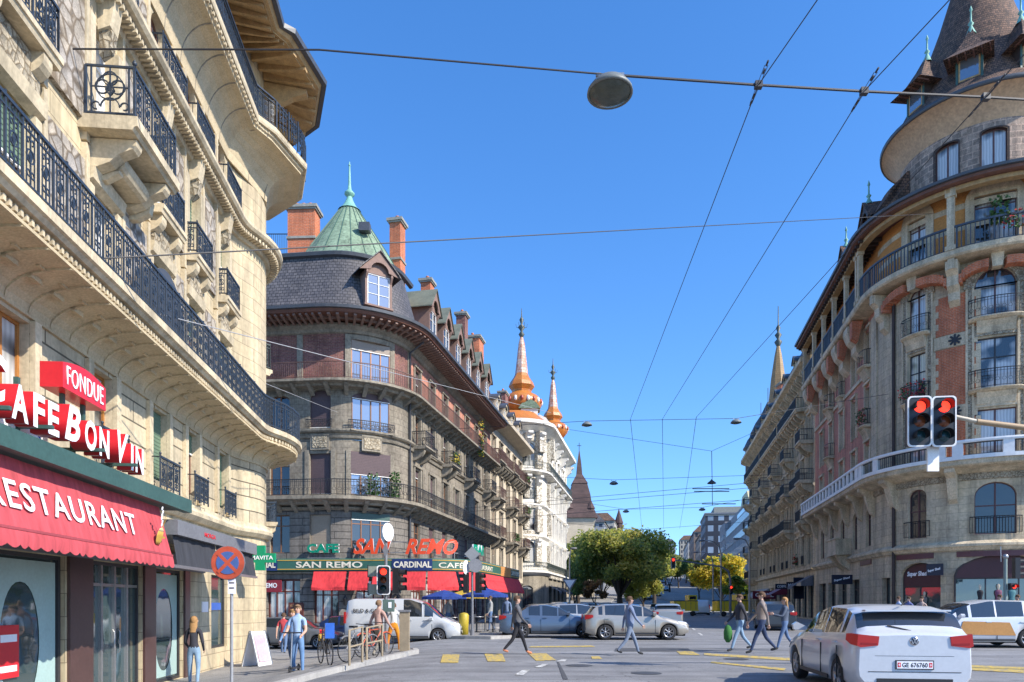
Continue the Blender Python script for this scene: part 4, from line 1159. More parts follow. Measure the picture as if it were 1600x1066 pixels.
def dormer(parent, path, u, z, w, h, d0, depth, wood, roofm, gm=None, arch=True, over=0.32, peak=0.75):
 "gabled dormer whose front stands at distance d0 from the facade line; local x along wall, y outwards"
 gm = gm or GLASS
 b = MB(); hw = w / 2
 b.box(-hw, -hw + 0.14, -depth, 0, 0, h, wood); b.box(hw - 0.14, hw, -depth, 0, 0, h, wood)
 b.box(-hw + 0.14, hw - 0.14, -0.10, 0, h - 0.14, h, wood); b.box(-hw - 0.06, hw + 0.06, -0.12, 0.08, -0.06, 0.04, wood)
 # gable board with scooped arch
 n = 8; aw = hw * 0.66;
 inner = [(-aw * cos(PI * i / n), h + 0.02 + (peak * 0.42) * sin(PI * i / n)) for i in range(n + 1)]
 outer = [(-hw - over + 0.05, h - 0.12)] + [(lerp(-hw - over + .05, 0, k / 4), lerp(h - 0.12, h + peak, k / 4)) for k in range(1, 5)] + [(lerp(0, hw + over - .05, k / 4), lerp(h + peak, h - 0.12, k / 4)) for k in range(1, 5)]
 b.grid([[(x, 0.20, zz) for x, zz in outer], [(x, 0.20, zz) for x, zz in inner]], wood)
 b.grid([[(x, 0.12, zz) for x, zz in outer], [(x, 0.12, zz) for x, zz in inner]], wood)
 b.grid([[(x, 0.12, zz) for x, zz in inner], [(x, 0.20, zz) for x, zz in inner]], wood)
 b.add([(-hw, -0.06, h), (hw, -0.06, h), (0, -0.06, h + peak)], [(0, 1, 2)], wood)
 for s_ in (-1, 1):
  b.prism([(0.0, h - 0.5), (0.18, h - 0.18), (0.18, h - 0.05), (0.0, h - 0.05)], s_ * (hw - 0.07) - 0.06, s_ * (hw - 0.07) + 0.06, wood, 'x')
 M = path.matrix(u, d0, z)
 o = obj('dormer', b.mesh('dormer'), parent, M=M)
 r = MB()
 for s_ in (-1, 1):
  e = [(0, h + peak), (s_ * (hw + over * 0.6), h + 0.06), (s_ * (hw + over), h - 0.16)]
  th = 0.07
  r.grid([[(x, 0.30, zz) for x, zz in e] + [(x, 0.30, zz + th) for x, zz in e[::-1]], [(x, -depth, zz) for x, zz in e] + [(x, -depth, zz + th) for x, zz in e[::-1]]], roofm, closed=True, capa=True)
 obj('dormer_roof', r.mesh('dormer_roof'), o)
 f = MB(); ww = w - 0.28; hh = h - 0.14
 f.ring(outline(ww, hh - .04, 0), outline(ww, hh - .04, 0, 0.05), -0.09, -0.03, WHITEP); f.box(-0.03, 0.03, -0.09, -0.02, 0.05, hh - 0.09, WHITEP)
 for q in (0.35, 0.68): f.box(-ww/2 + .05, ww/2 - .05, -0.085, -0.035, hh * q, hh * q + 0.025, WHITEP)
 f.add([(-ww/2 + .03, -0.07, .03), (ww/2 - .03, -0.07, .03), (ww/2 - .03, -0.07, hh - .06), (-ww/2 + .03, -0.07, hh - .06)], [(0, 1, 2, 3)], gm)
 wo = obj('window', f.mesh('dormer_window'), o, loc=(0, 0, 0.04))
 return o
# ---------------- San Remo corner building ----------------
def san_remo():
 k = 0.209; a = math.atan(k)
 C = (-10.2, 44.2); RR = 3.9
 n = (cos(a), -sin(a))
 pr = (C[0] + RR * n[0], C[1] + RR * n[1])
 aS = math.atan2(n[1], n[0])
 aW = rad(-97)
 pl = (C[0] + RR * cos(aW), C[1] + RR * sin(aW))
 tl = (-sin(aW), cos(aW))
 Lw = 9.0; L1 = 26.5
 Yend = 64.5
 p_end = (pr[0] + k * (Yend - pr[1]), Yend)
 P = Path([('L', (pl[0] - tl[0] * Lw, pl[1] - tl[1] * Lw), pl), ('A', C, RR, aW, aS), ('L', pr, p_end)])
 LA = RR * (aS - aW); ua, ub, ue = Lw, Lw + LA, P.len
 B = thing('san_remo_building', 'grey stone corner block with a green copper cone roof over the San Remo cafe', 'building')
 AW = Lw + LA * 0.58
 A0 = Lw + LA * 0.10
 upx = P.upx
 AW = upx(581, ua - 1, ub); A0 = upx(500, 0, ub)
 AL = upx(437, 0, ua)
 bays = [ub + 1.55 + 2.95 * i for i in range(8)]
 bays = [u for u in bays if u < ue - 1.0]
 # ground floor
 g = [(A0 - 2.2, 2.0, -0.4, 2.9, 0.0), (A0 + 0.35, 1.5, -0.45, 2.7, 0.35), (AW + 0.2, 2.3, -0.45, 2.9, 0.0)] + [(u, 2.2, -0.4, 3.0, 0) for u in bays]
 w_ = MB()
 wall(w_, P, 0, ue, GB, 3.25, g, GREYRU, 0.4)
 w1 = lambda u: (u, 1.0, 4.35, 6.15, 0)
 f1 = [(AL, 1.2, 4.4, 6.6, 0), (A0, 1.25, 4.4, 6.6, 0), (AW, 2.35, 4.4, 6.75, 0)] + [(u, 1.2, 4.4, 6.6, 0) for u in bays]
 wall(w_, P, 0, ue, 3.25, 7.45, f1, GREYRU, 0.3, GREYSM)
 f2 = [(AL, 1.2, 7.75, 10.1, 0), (A0, 1.25, 7.75, 10.1, 0), (AW, 2.45, 7.75, 10.25, 0)] + [(u, 1.05, 7.75, 10.0, 0) for u in bays]
 wall(w_, P, 0, ue, 7.45, 10.9, f2, GREYST, 0.28, GREYSM)
 f3 = [(AL, 1.2, 11.5, 13.5, 0.3), (A0, 1.25, 11.5, 13.75, 0.5), (AW, 2.3, 11.5, 13.7, 0.35)] + [(u, 1.05, 11.4, 13.4, 0) for u in bays]
 wall(w_, P, 0, ue, 10.9, 13.95, f3, GREYST, 0.28, GREYSM)
 f4 = [(A0 - 0.0, 0.9, 14.4, 15.9, 0)][:0] + [(AW, 2.35, 14.3, 16.65, 0)] + [(u, 1.05, 14.35, 16.3, 0) for u in bays]
 wall(w_, P, 0, ub + 0.2, 13.95, 17.0, [f4[0]], OLDBRICK, 0.28, GREYSM)
 wall(w_, P, ub + 0.2, ue, 13.95, 17.0, f4[1:], PINK, 0.28, GREYSM)
 wall(w_, P, 0, ue, 17.0, 17.95, [], GREYSM)
 # end wall towards the next building, and back
 w_.build('wall', B)
 m = MB()
 for (z0, pr_) in ((3.25, [(0.003, 3.2), (0.12, 3.22), (0.14, 3.3), (0.003, 3.32)]),
      (6.7, [(0.003, 6.85), (0.10, 6.88), (0.2, 6.95), (0.2, 7.02), (0.003, 7.05)]),
      (10.9, [(0.003, 10.95), (0.10, 10.98), (0.16, 11.12), (0.003, 11.14)]),
      (11.4, [(0.003, 11.28), (0.14, 11.3), (0.22, 11.38), (0.24, 11.48), (0.003, 11.49)]),
      (13.9, [(0.003, 13.78), (0.12, 13.82), (0.26, 13.92), (0.45, 13.96), (0.5, 14.0), (0.003, 14.02)]),
      (17, [(0.003, 16.95), (0.12, 17.0), (0.2, 17.15), (0.42, 17.3), (0.46, 17.42), (0.3, 17.45), (0.003, 17.46)])):
  sweep(m, P, pr_, 0, ue, GREYSM)
 # quoins / stone frame of the brick storey
 m.mp = P.mp
 for u in (AW - 1.36, AW + 1.36, ub + 0.0, A0 - 1.2, A0 - 3.5):
  m.box(u - 0.17, u + 0.17, 0.004, 0.07, 14.25, 16.94, GREYSM, 2)
 m.box(AW - 1.19, AW + 1.19, 0.005, 0.09, 16.66, 16.93, GREYSM, 6)
 for ux in (A0, AW):
  ww = 0.55 if ux == A0 else 0.6
  m.box(ux - ww, ux + ww, 0.004, 0.10, 10.3, 11.2, GREYSM, 4); m.box(ux - ww + .12, ux + ww - .12, 0.104, 0.13, 10.42, 11.08, RELIEF, 4)
 for u in [AW - 1.34, AW + 1.34, A0 - 0.78, A0 + 0.78]:
  m.box(u - 0.13, u + 0.13, 0.004, 0.06, 7.5, 10.3, GREYSM);
 for u in bays:
  for za, zb in ((7.75, 10.0), (11.4, 13.4), (14.35, 16.3)):
   m.box(u - 0.70, u - 0.53, 0.004, 0.09, za, zb + 0.12, GREYSM); m.box(u + 0.53, u + 0.70, 0.004, 0.09, za, zb + 0.12, GREYSM); m.box(u - 0.74, u + 0.74, 0.09, 0.14, zb + 0.12, zb + 0.26, GREYSM); m.box(u - 0.74, u + 0.74, 0.004, 0.09, zb + 0.12, zb + 0.26, GREYSM)
   m.box(u - 0.70, u + 0.70, 0.004, 0.16, za - 0.12, za - 0.004, GREYSM)
  m.box(u + 0.98, u + 1.92, 0.004, 0.07, 7.8, 10.3, GREYSM); m.box(u + 0.98, u + 1.92, 0.004, 0.07, 11.5, 13.3, GREYSM)
  m.box(u + 1.12, u + 1.78, 0.071, 0.10, 8.1, 10.0, GREYST); m.box(u + 1.12, u + 1.78, 0.071, 0.10, 11.8, 13.0, GREYST)
 m.mp = None
 m.build('stone_trim', B)
 BROWNF = mat('brown_window_frame', (0.20, 0.095, 0.05), 0.6, var=0.15)
 MAU = mat('mauve_roller_blind', (0.105, 0.07, 0.075), 0.7, var=0.12)
 TAN = mat('beige_roller_blind', (0.34, 0.27, 0.20), 0.7, var=0.1)
 put_window(B, P, AL, 4.4, 1.2, 2.2, 0, BROWNF, GLASS); put_window(B, P, A0, 4.4, 1.25, 2.2, 0, BROWNF, GLASS, blind=0.97, bm=TAN)
 put_window(B, P, AW, 4.4, 2.35, 2.35, 0, BROWNF, GLASS, cols=4, transom=0.72, blind=0.17, bm=GREENM)
 put_window(B, P, AL, 7.75, 1.2, 2.35, 0, BROWNF, GLASS, blind=0.0); put_window(B, P, A0, 7.75, 1.25, 2.35, 0, BROWNF, GLASS, blind=0.97, bm=MAU)
 put_window(B, P, AW, 7.75, 2.45, 2.5, 0, BROWNF, GLASSB, cols=4, transom=0.5, blind=0.52, bm=MAU)
 put_window(B, P, AL, 11.5, 1.2, 2.0, 0.3, BROWNF, GLASS, transom=0); put_window(B, P, A0, 11.5, 1.25, 2.25, 0.5, BROWNF, GLASS, transom=0, blind=0.94, bm=MAU)
 put_window(B, P, AW, 11.5, 2.3, 2.2, 0.35, BROWNF, GLASSB, cols=4, transom=0, blind=0.17, bm=MAU, sill=GREYSM)
 put_window(B, P, AW, 14.3, 2.35, 2.35, 0, mat('orange_brown_frame', (0.42, 0.19, 0.10), 0.6), GLASSB, cols=4, transom=0, blind=0.22, bm=mat('grey_beige_blind', (0.33, 0.27, 0.22), 0.7))
 for i, u in enumerate(bays):
  bl = [0.0, 0.4, 0.95, 0.2, 0.6, 0, 0.95, 0.3]
  put_window(B, P, u, 4.4, 1.2, 2.2, 0, BROWNF, GLASS, blind=bl[i % 8], bm=MAU)
  put_window(B, P, u, 7.75, 1.05, 2.25, 0, BROWNF, GLASS, blind=bl[(i + 3) % 8], bm=MAU, sill=None)
  put_window(B, P, u, 11.4, 1.05, 2.0, 0, BROWNF, GLASS, blind=bl[(i + 5) % 8], bm=MAU)
  put_window(B, P, u, 14.35, 1.05, 1.95, 0, BROWNF, GLASS, blind=bl[(i + 1) % 8], bm=MAU)
 # long balconies: first floor all round, fourth floor all round
 def longb(z, d, rm, style, th, name_l, u1=None):
  mb = MB(); u1 = u1 or ue
  sweep(mb, P, [(0.003, z - th), (d * 0.55, z - th), (d * 0.62, z - th + 0.12), (d * 0.94, z - th * 0.5), (d, z - th * 0.42), (d, z), (0.003, z)], 0, u1, GREYSM)
  mb.mp = P.mp; u = 0.4
  while u < u1 - 0.3:
   mb.prism([(0.003, z - th - 0.003), (d * 0.85, z - th * 0.6), (d * 0.8, z - th * 0.75), (d * 0.5, z - th - 0.12), (0.003, z - th - 0.42)], u - 0.11, u + 0.11, GREYSM, 'x'); u += 0.98
  mb.mp = None
  b = mb.build('balcony', B, label=name_l); rb = MB()
  rail_run(rb, P.mp, P.samples(0.05, u1 - 0.05), z, 0.92, rm, style, d - 0.07); rb.build('railing', b)
  return b
 longb(7.55, 1.0, IRONK, 'lattice', 0.42, 'long first floor balcony with black railing')
 longb(14.15, 0.95, RUSTI, 'plain', 0.32, 'upper balcony with thin rust brown railing')
 for (ux, d0, za, zb_, h_, nm, mm_) in ((P.upx(578, ua, ub), .55, 7.75, 9.0, .28, 'dark_shrub', [LEAFG]), (P.upx(607, ua, ub), .55, 7.75, 9.2, .25, 'dark_shrub', [LEAFG]), (P.uY(57.8), .8, 13.6, 16.6, .35, 'hanging_plant', [FLYEL, LEAFG])):
  fb = MB(); leaves_in(fb, (ux - h_, d0 - .15, za), (ux + h_, d0 + .25, zb_), mm_, P.mp, 240, .08); o = fb.build(nm); tag(o, (('left dark shrub on the long balcony of the grey corner block' if h_ == .28 else 'right dark shrub on the long balcony of the grey corner block' if h_ == .25 else 'yellow climbing plant hanging from the upper balcony of the grey corner block')), 'plant')
 # small guard rails and single balconies
 for (u, w, z) in ((A0, 1.5, 11.5), (AW, 2.7, 11.5)):
  rb = MB(); rail_run(rb, P.mp, P.samples(u - w/2, u + w/2), z, 0.5, IRONK, 'lattice', 0.24); rb.build('railing', B)
 for i in (0, 2, 4, 6):
  if i < len(bays):
   balcony(B, P, bays[i] - 0.95, bays[i] + 0.95, 11.35, 0.95, GREYSM, IRONK, 'lattice', 0.9, 0.2, 2, 0.7, flowers=[LEAFG, FLYEL] if i == 2 else None)
 for i in (1, 3, 5, 7):
  if i < len(bays):
   rb = MB(); rail_run(rb, P.mp, [bays[i] - 0.6, bays[i] + 0.6], 11.4, 0.6, IRONK, 'plain', 0.25); rb.build('railing', B)
 # eave with brown coffered soffit
 e = MB()
 sweep(e, P, [(0.46, 17.5), (1.45, 17.62), (1.5, 17.62), (1.58, 17.75), (1.58, 17.88), (0.9, 18.0), (0.003, 18.05), (0.003, 17.5)], 0, ue, BROWNW)
 e.mp = P.mp; u = 0.15
 while u < ue:
  e.prism([(0.3, 17.49), (1.42, 17.60), (1.42, 17.50), (0.5, 17.30)], u - 0.06, u + 0.06, MAUVE, 'x'); u += 0.36
 e.mp = None
 sweep(e, P, [(0.90, 17.44), (0.96, 17.44), (0.96, 17.56), (0.90, 17.56)], 0, ue, MAUVE)
 eo = e.build('eave', B)
 gt = MB(); sweep(gt, P, [(1.585, 17.78), (1.70, 17.80), (1.72, 17.96), (1.60, 17.98)], 0, ue, LEAD); gt.build('gutter', eo)
 # mansard: slate all along, bulging drum at the corner
 r = MB()
 mans = [(0.75, 18.02), (0.55, 18.3), (0.25, 19.2), (-0.15, 20.6), (-0.45, 21.6)]
 sweep(r, P, mans, 0, ub + 0.3, SLATE, caps=False, smooth=True)
 sweep(r, P, [(0.3, 18.04), (0.05, 18.5), (-1.5, 20.9), (-4.2, 21.6)], ub + 0.31, ue, TILE, caps=True)
 rf = r.build('roof', B, label='slate mansard roof round the corner')
 c = MB()
 sweep(c, P, [(-0.45, 21.55), (-0.25, 21.62), (-0.2, 21.8), (-0.35, 21.9), (-0.6, 21.95)], 0, ub + 1.5, LEAD)
 c.build('roof_edge', B)
 # copper cone
 cone = MB()
 R0 = 3.45; zb, zt = 21.9, 26.6
 prof = [(R0, zb), (R0 * 0.9, zb + 0.3), (2.4, 23.4), (1.35, 25.0), (0.62, 26.1), (0.5, 26.25)]
 cone.lathe(prof, COPPER, 48, C, smooth=True)
 for i in range(24):
  t = 2 * PI * i / 24
  cone.tube([(C[0] + (r_ + 0.012) * cos(t), C[1] + (r_ + 0.012) * sin(t), z) for r_, z in prof], 0.03, COPPERD, 4)
 cone.lathe([(0.72, 26.1), (0.5, 26.3), (0.34, 26.55), (0.2, 26.85), (0.16, 27.0)], COPPERL, 16, C)
 cone.box(C[0] + 1.05, C[0] + 1.7, C[1] - 2.25, C[1] - 1.75, 23.75, 24.25, LEAD)
 co = cone.build('cone_roof', B, label='pale green copper cone roof with standing seams')
 f = MB(); f.lathe([(0.16, 26.98), (0.2, 27.05), (0.32, 27.15), (0.32, 27.25), (0.2, 27.38), (0.13, 27.43), (0.09, 27.8), (0.05, 28.9), (0.03, 29.2), (0.001, 29.25)], COPPERL, 10, C)
 f.ball(C[0], C[1], 29.0, 0.08, COPPERL); f.build('finial', co)
 # main dormer in the drum
 ud = upx(585, ua, ub)
 dormer(B, P, ud, 18.55, 1.65, 1.95, 0.62, 1.8, MAUVE, SLATE, gm=GLASSB, over=0.45, peak=1.15)
 # dormers along the avenue
 for i in range(8):
  u = P.uY(47.6 + 2.95 * i)
  if u < ue - 0.5: dormer(B, P, u, 19.0, 1.6, 2.3, 0.2, 3.6, MAUVE, GREENR, over=0.36, peak=1.35)
 # chimneys
 rz = a
 chimney(B, PX(475, 43.8), 43.8, 21.3, 25.85, 1.7, 1.0, rad(-3), 3)
 chimney(B, PX(621, 46.6), 46.6, 20.5, 26.6, 0.75, 0.9, -a, 1)
 chimney(B, PX(668, 53), 53, 20.0, 25.6, 0.75, 0.9, -a, 1)
 chimney(B, PX(722, 60.5), 60.5, 20.0, 26.2, 0.8, 0.9, -a, 1, OLDBRICK)
 chimney(B, PX(740, 64.5), 64.5, 20.0, 25.6, 1.5, 1.6, -a, 3)
 b = MB(); rail_run(b, lambda u, d, z: (u, 46.5 - d, z), [-17, -12.0], 24.3, 1.6, IRON, 'plain'); b.build('roof_railing', B)
 b = MB(); b.box(-20, -11.3, 43.0, 47.2, 21.4, 22.2, LEAD); b.build('flat_roof', B)
 # downpipe
 d = MB(P.mp); d.mp = None
 x, y, _ = P.mp(ub - 0.05, 0.12, 0); d.tube([(x, y, 3.3), (x, y, 16.9), (x + 0.9, y - 0.5, 17.4)], 0.07, LEAD, 8); d.build('downpipe', B)
 rebase(B, (-9, 46, -0.5))
 return B, P, ua, ub, A0, AW, bays, upx
GREENR = mat('green_grey_metal_roof', (0.16, 0.175, 0.13), 0.6, var=0.25)
SR = san_remo()
def san_remo_shop():
 B, P, ua, ub, A0, AW, bays, upx = SR; ue = P.len
 # the green fascia runs on round a glazed terrace that stands out over the avenue pavement
 kk = math.atan(0.209)
 cF = (-5.0, 43.2); rF = 3.2
 q0 = (cF[0] + rF * cos(rad(-92)), cF[1] + rF * sin(rad(-92))); q1 = (cF[0] + rF * cos(-kk), cF[1] + rF * sin(-kk))
 F = Path([('L', (-19.5, q0[1] + 0.5), q0), ('A', cF, rF, rad(-92), -kk), ('L', q1, (q1[0] + 0.209 * 11.5, q1[1] + 11.5))])
 FU = F.len; fx = F.upx
 GF = mat('dark_green_fascia', (0.035, 0.115, 0.085), 0.5, var=0.12)
 m = MB()
 sweep(m, F, [(-0.3, 3.34), (-0.02, 3.34), (0.02, 3.40), (0.02, 4.00), (-0.02, 4.06), (-0.3, 4.06)], 0, FU, GF, step=0.3)
 sweep(m, F, [(0.025, 3.93), (0.04, 3.94), (0.04, 3.97), (0.025, 3.98)], 0, FU, GOLDP, step=0.3); sweep(m, F, [(0.025, 3.42), (0.04, 3.43), (0.04, 3.46), (0.025, 3.47)], 0, FU, GOLDP, step=0.3)
 o = m.build('shop_fascia'); tag(o, 'dark green fascia board wrapping the San Remo corner above the red awnings', 'sign')
 CR = mat('cream_sign_lettering', (0.72, 0.66, 0.52), 0.6)
 def curved(txt, pxa, pxb, z, h, m_, d, dep, shear=0, bold=0.02, side=None, parent=None, Q=None):
  "lettering bent along the fascia so that it follows its curve"
  Q = Q or F
  a_, b_ = Q.upx(pxa), Q.upx(pxb)
  me = text_mesh(txt, h, b_ - a_, dep, m_, shear=shear, bold=bold, side=side)
  for v in me.vertices: v.co = Q.mp(a_ + v.co.x, d + v.co.z, z + v.co.y)
  return obj('lettering', me, parent)
 curved('SAN REMO', 463, 566, 3.53, 0.36, CR, 0.028, 0.012, bold=0.02, parent=o)
 NAVY = mat('cobalt_panel', (0.012, 0.03, 0.12), 0.5)
 for k_, (pa, pb) in enumerate(((612, 676), (405, 434), (782, 797))):
  nv = MB(); sweep(nv, F, [(0.023, 3.36), (0.045, 3.37), (0.045, 4.02), (0.023, 4.03)], fx(pa), fx(pb), NAVY if k_ < 2 else OCHRE, step=0.3)
  nv.build('name_panel', o)
 curved('CARDINAL', 615, 674, 3.53, 0.36, CR, 0.048, 0.012, bold=0.03, parent=o)
 curved('CARDINAL', 380, 431, 3.53, 0.36, CR, 0.048, 0.012, bold=0.03, parent=o)
 curved('CAFÉ - RESTAURANT', 686, 769, 3.53, 0.38, CR, 0.028, 0.012, bold=0.01, parent=o)
 curved('SAN REMO', 799, 814, 3.55, 0.34, CR, 0.028, 0.012, bold=0.01, parent=o)
 # terrace roof, posts and back
 v = MB()
 pts = [F.mp(u, -0.31, 0) for u in F.samples(fx(600), FU, 0.4)]
 back = [P.mp(P.uY(54.5), 0.02, 0), P.mp(P.uY(46), 0.02, 0), (-8.0, 41.2, 0)]
 poly = [(p[0], p[1]) for p in pts] + [(p[0], p[1]) for p in back]
 v.prism(poly, 3.86, 3.98, DKM, 'z')
 tr = v.build('terrace_roof', B)
 for i, px in enumerate((628, 667, 714, 750, 772, 790, 806, 817)):
  b = MB(); x, y, _ = F.mp(fx(px), -0.2, 0); b.box(x - 0.06, x + 0.06, y - 0.06, y + 0.06, gz(x, y) + 0.12, 3.86, DKM); b.build('terrace_post', B)
 # free standing letters above
 NR = mat('orange_red_neon_letters', (0.72, 0.07, 0.02), 0.4, var=0.05); NG = mat('green_neon_letters', (0.0, 0.22, 0.13), 0.4, var=0.05)
 e = thing('san_remo_letters', 'big slanted orange red letters reading San Remo above the green fascia', 'sign')
 curved('SAN', 552, 613, 4.30, 0.90, NR, 0.0, 0.10, shear=0.35, bold=0.035, side=SIGNW, parent=e)
 curved('REMO', 633, 714, 4.28, 0.90, NR, 0.0, 0.10, shear=0.35, bold=0.035, side=SIGNW, parent=e)
 b = MB()
 for z in (4.40, 5.0): flat_tube(b, F.mp, [(u, z) for u in F.samples(fx(552), fx(716))], -0.05, 0.02, GREYM)
 b.mp = F.mp
 for px in (560, 600, 640, 680, 710): u = fx(px); b.box(u - 0.02, u + 0.02, -0.05, -0.01, 4.07, 5.0, GREYM)
 b.build('sign_frame', e)
 e = thing('cafe_letters', 'green letters reading Cafe with white edges left of the red San Remo letters', 'sign')
 curved('CAFE', 481, 530, 4.38, 0.52, NG, 0.0, 0.12, bold=0.05, side=SIGNW, parent=e)
 b = MB(); sweep(b, F, [(-0.2, 4.07), (0.0, 4.07), (0.0, 4.12), (-0.2, 4.12)], fx(481), fx(530), GREYM); b.build('sign_frame', e)
 e = thing('bar_letters', 'small green letters above the fascia at the right end of the San Remo sign', 'sign')
 curved('BAR', 738, 754, 4.38, 0.6, NG, 0.0, 0.12, bold=0.05, side=SIGNW, parent=e)
 # red roller awnings
 spans = [(490, 541), (546, 578), (583, 624), (630, 666), (669, 712), (716, 749), (752, 817)]
 for i, (pa, pb) in enumerate(spans):
  a_, b_ = fx(pa), fx(pb)
  c = MB(F.mp); us = F.samples(a_, b_, 0.4)
  if len(us) < 9: us = [lerp(a_, b_, q / 12) for q in range(13)]
  rows = [[(u, 0.0 + 0.42 * t + 0.03 * sin(u * 4) * t, 3.32 - 0.92 * t - 0.03 * sin(u * 3) * t) for u in us] for t in (0, 0.25, 0.5, 0.75, 1)]
  c.grid(rows, REDC2, smooth=True)
  c.grid([rows[-1], [(u, 0.425, 2.24) for u in us]], REDC2)
  o = c.build('cafe_awning')
  tag(o, ['bright red awning panel under the San Remo fascia, leftmost of the row', 'narrow red awning panel just left of the front traffic light', 'red awning panel behind the front traffic light', 'red awning panel right of the front traffic light', 'red awning panel under the blue Cardinal sign', 'red awning panel behind the pole with the round mirror signs', 'long red awning panel at the far right end of the cafe terrace'][i], 'awning')
 # shop fronts inside the openings
 WOODR = mat('dark_red_wood_front', (0.13, 0.035, 0.025), 0.5, var=0.2)
 WARM = bpy.data.materials.new('warm_lit_interior'); WARM.use_nodes = True
 b_ = WARM.node_tree.nodes['Principled BSDF']; b_.inputs['Base Color'].default_value = (0.16, 0.09, 0.05, 1)
 MENU = mat('menu_board_lettering', (0.5, 0.28, 0.14), 0.6)
 for (uc, w, zb, zt) in [(A0 - 2.2, 2.0, -0.4, 2.9), (A0 + 0.35, 1.5, -0.45, 2.7), (AW + 0.2, 2.3, -0.45, 2.9)] + [(u, 2.2, -0.4, 3.0) for u in bays]:
  f = MB(); h = zt - zb
  f.ring(outline(w, h, 0), outline(w, h, 0, 0.10), -0.30, -0.2, WOODR)
  for q in (-0.25, 0, 0.25) if w > 1.8 else (-0.17, 0.17): f.box(w * q - 0.04, w * q + 0.04, -0.29, -0.2, 0.1, h - 0.1, WOODR)
  f.box(-w/2 + .1, w/2 - .1, -0.29, -0.19, 0.1, 0.85, WOODR); f.box(-w/2 + .1, w/2 - .1, -0.28, -0.2, h - 0.75, h - 0.68, WOODR)
  o = obj('shop_window', f.mesh('cafe_front'), B);
  o.matrix_parent_inverse = B.matrix_world.inverted() if False else Matrix.Translation((9, -46, 0.5)); o.matrix_basis = P.matrix(uc, 0, zb)
  g = MB(); g.add([(-w/2 + .05, -0.25, .05), (w/2 - .05, -0.25, .05), (w/2 - .05, -0.25, h - .05), (-w/2 + .05, -0.25, h - .05)], [(0, 1, 2, 3)], GLASSC)
  obj('pane', g.mesh('pane'), o)
 # red shop sign with EMO at the far left, menu board, wall lanterns
 m = MB(P.mp); a_ = upx(441, 0, ua); a0_ = upx(405, 0, ua)
 m.box(a0_, a_, 0.05, 0.12, 2.15, 2.85, mat('dark_red_sign', (0.25, 0.02, 0.03), 0.5)); o = m.build('red_shop_sign'); tag(o, 'dark red sign board low on the wall left of the stone arch', 'sign')
 curved('REMO', 412, 434, 2.40, 0.28, SIGNW, 0.125, 0.01, parent=o, Q=P)
 uu = upx(463, 0, ua)
 e = MB(P.mp); e.box(uu - 0.45, uu + 0.45, 0.01, 0.07, 0.15, 1.55, WOODR); o = e.build('menu_board'); tag(o, 'dark red menu board with gold lettering on the cafe wall', 'menu board')
 for q, t_ in enumerate(('RISTORANTE', 'CUCINA', 'PIZZERIA', 'MARTINI')):
  me = text_mesh(t_, 0.13, 0.7, 0.01, MENU); obj('lettering', me, o, M=P.tmatrix(uu - 0.35, 0.072, 1.3 - 0.27 * q))
 for px in (540, 616):
  uu = upx(px, 0 if px < 560 else ua, ub + 1); l = MB(); x, y, tx, ty = P.fr(uu); x += ty * 0.25; y -= tx * 0.25
  l.lathe([(0.02, 1.35), (0.09, 1.45), (0.13, 1.75), (0.15, 1.78), (0.05, 1.9), (0.01, 2.0)], IRONK, 8, (x, y)); l.tube([(x, y, 1.95), (x - ty * 0.24, y + tx * 0.24, 1.9)], 0.02, IRONK)
  tag(l.build('wall_lantern'), 'black wall lantern ' + ('left' if px < 560 else 'right') + ' of the cafe corner windows', 'lantern', 'wall lanterns on the cafe')
san_remo_shop()
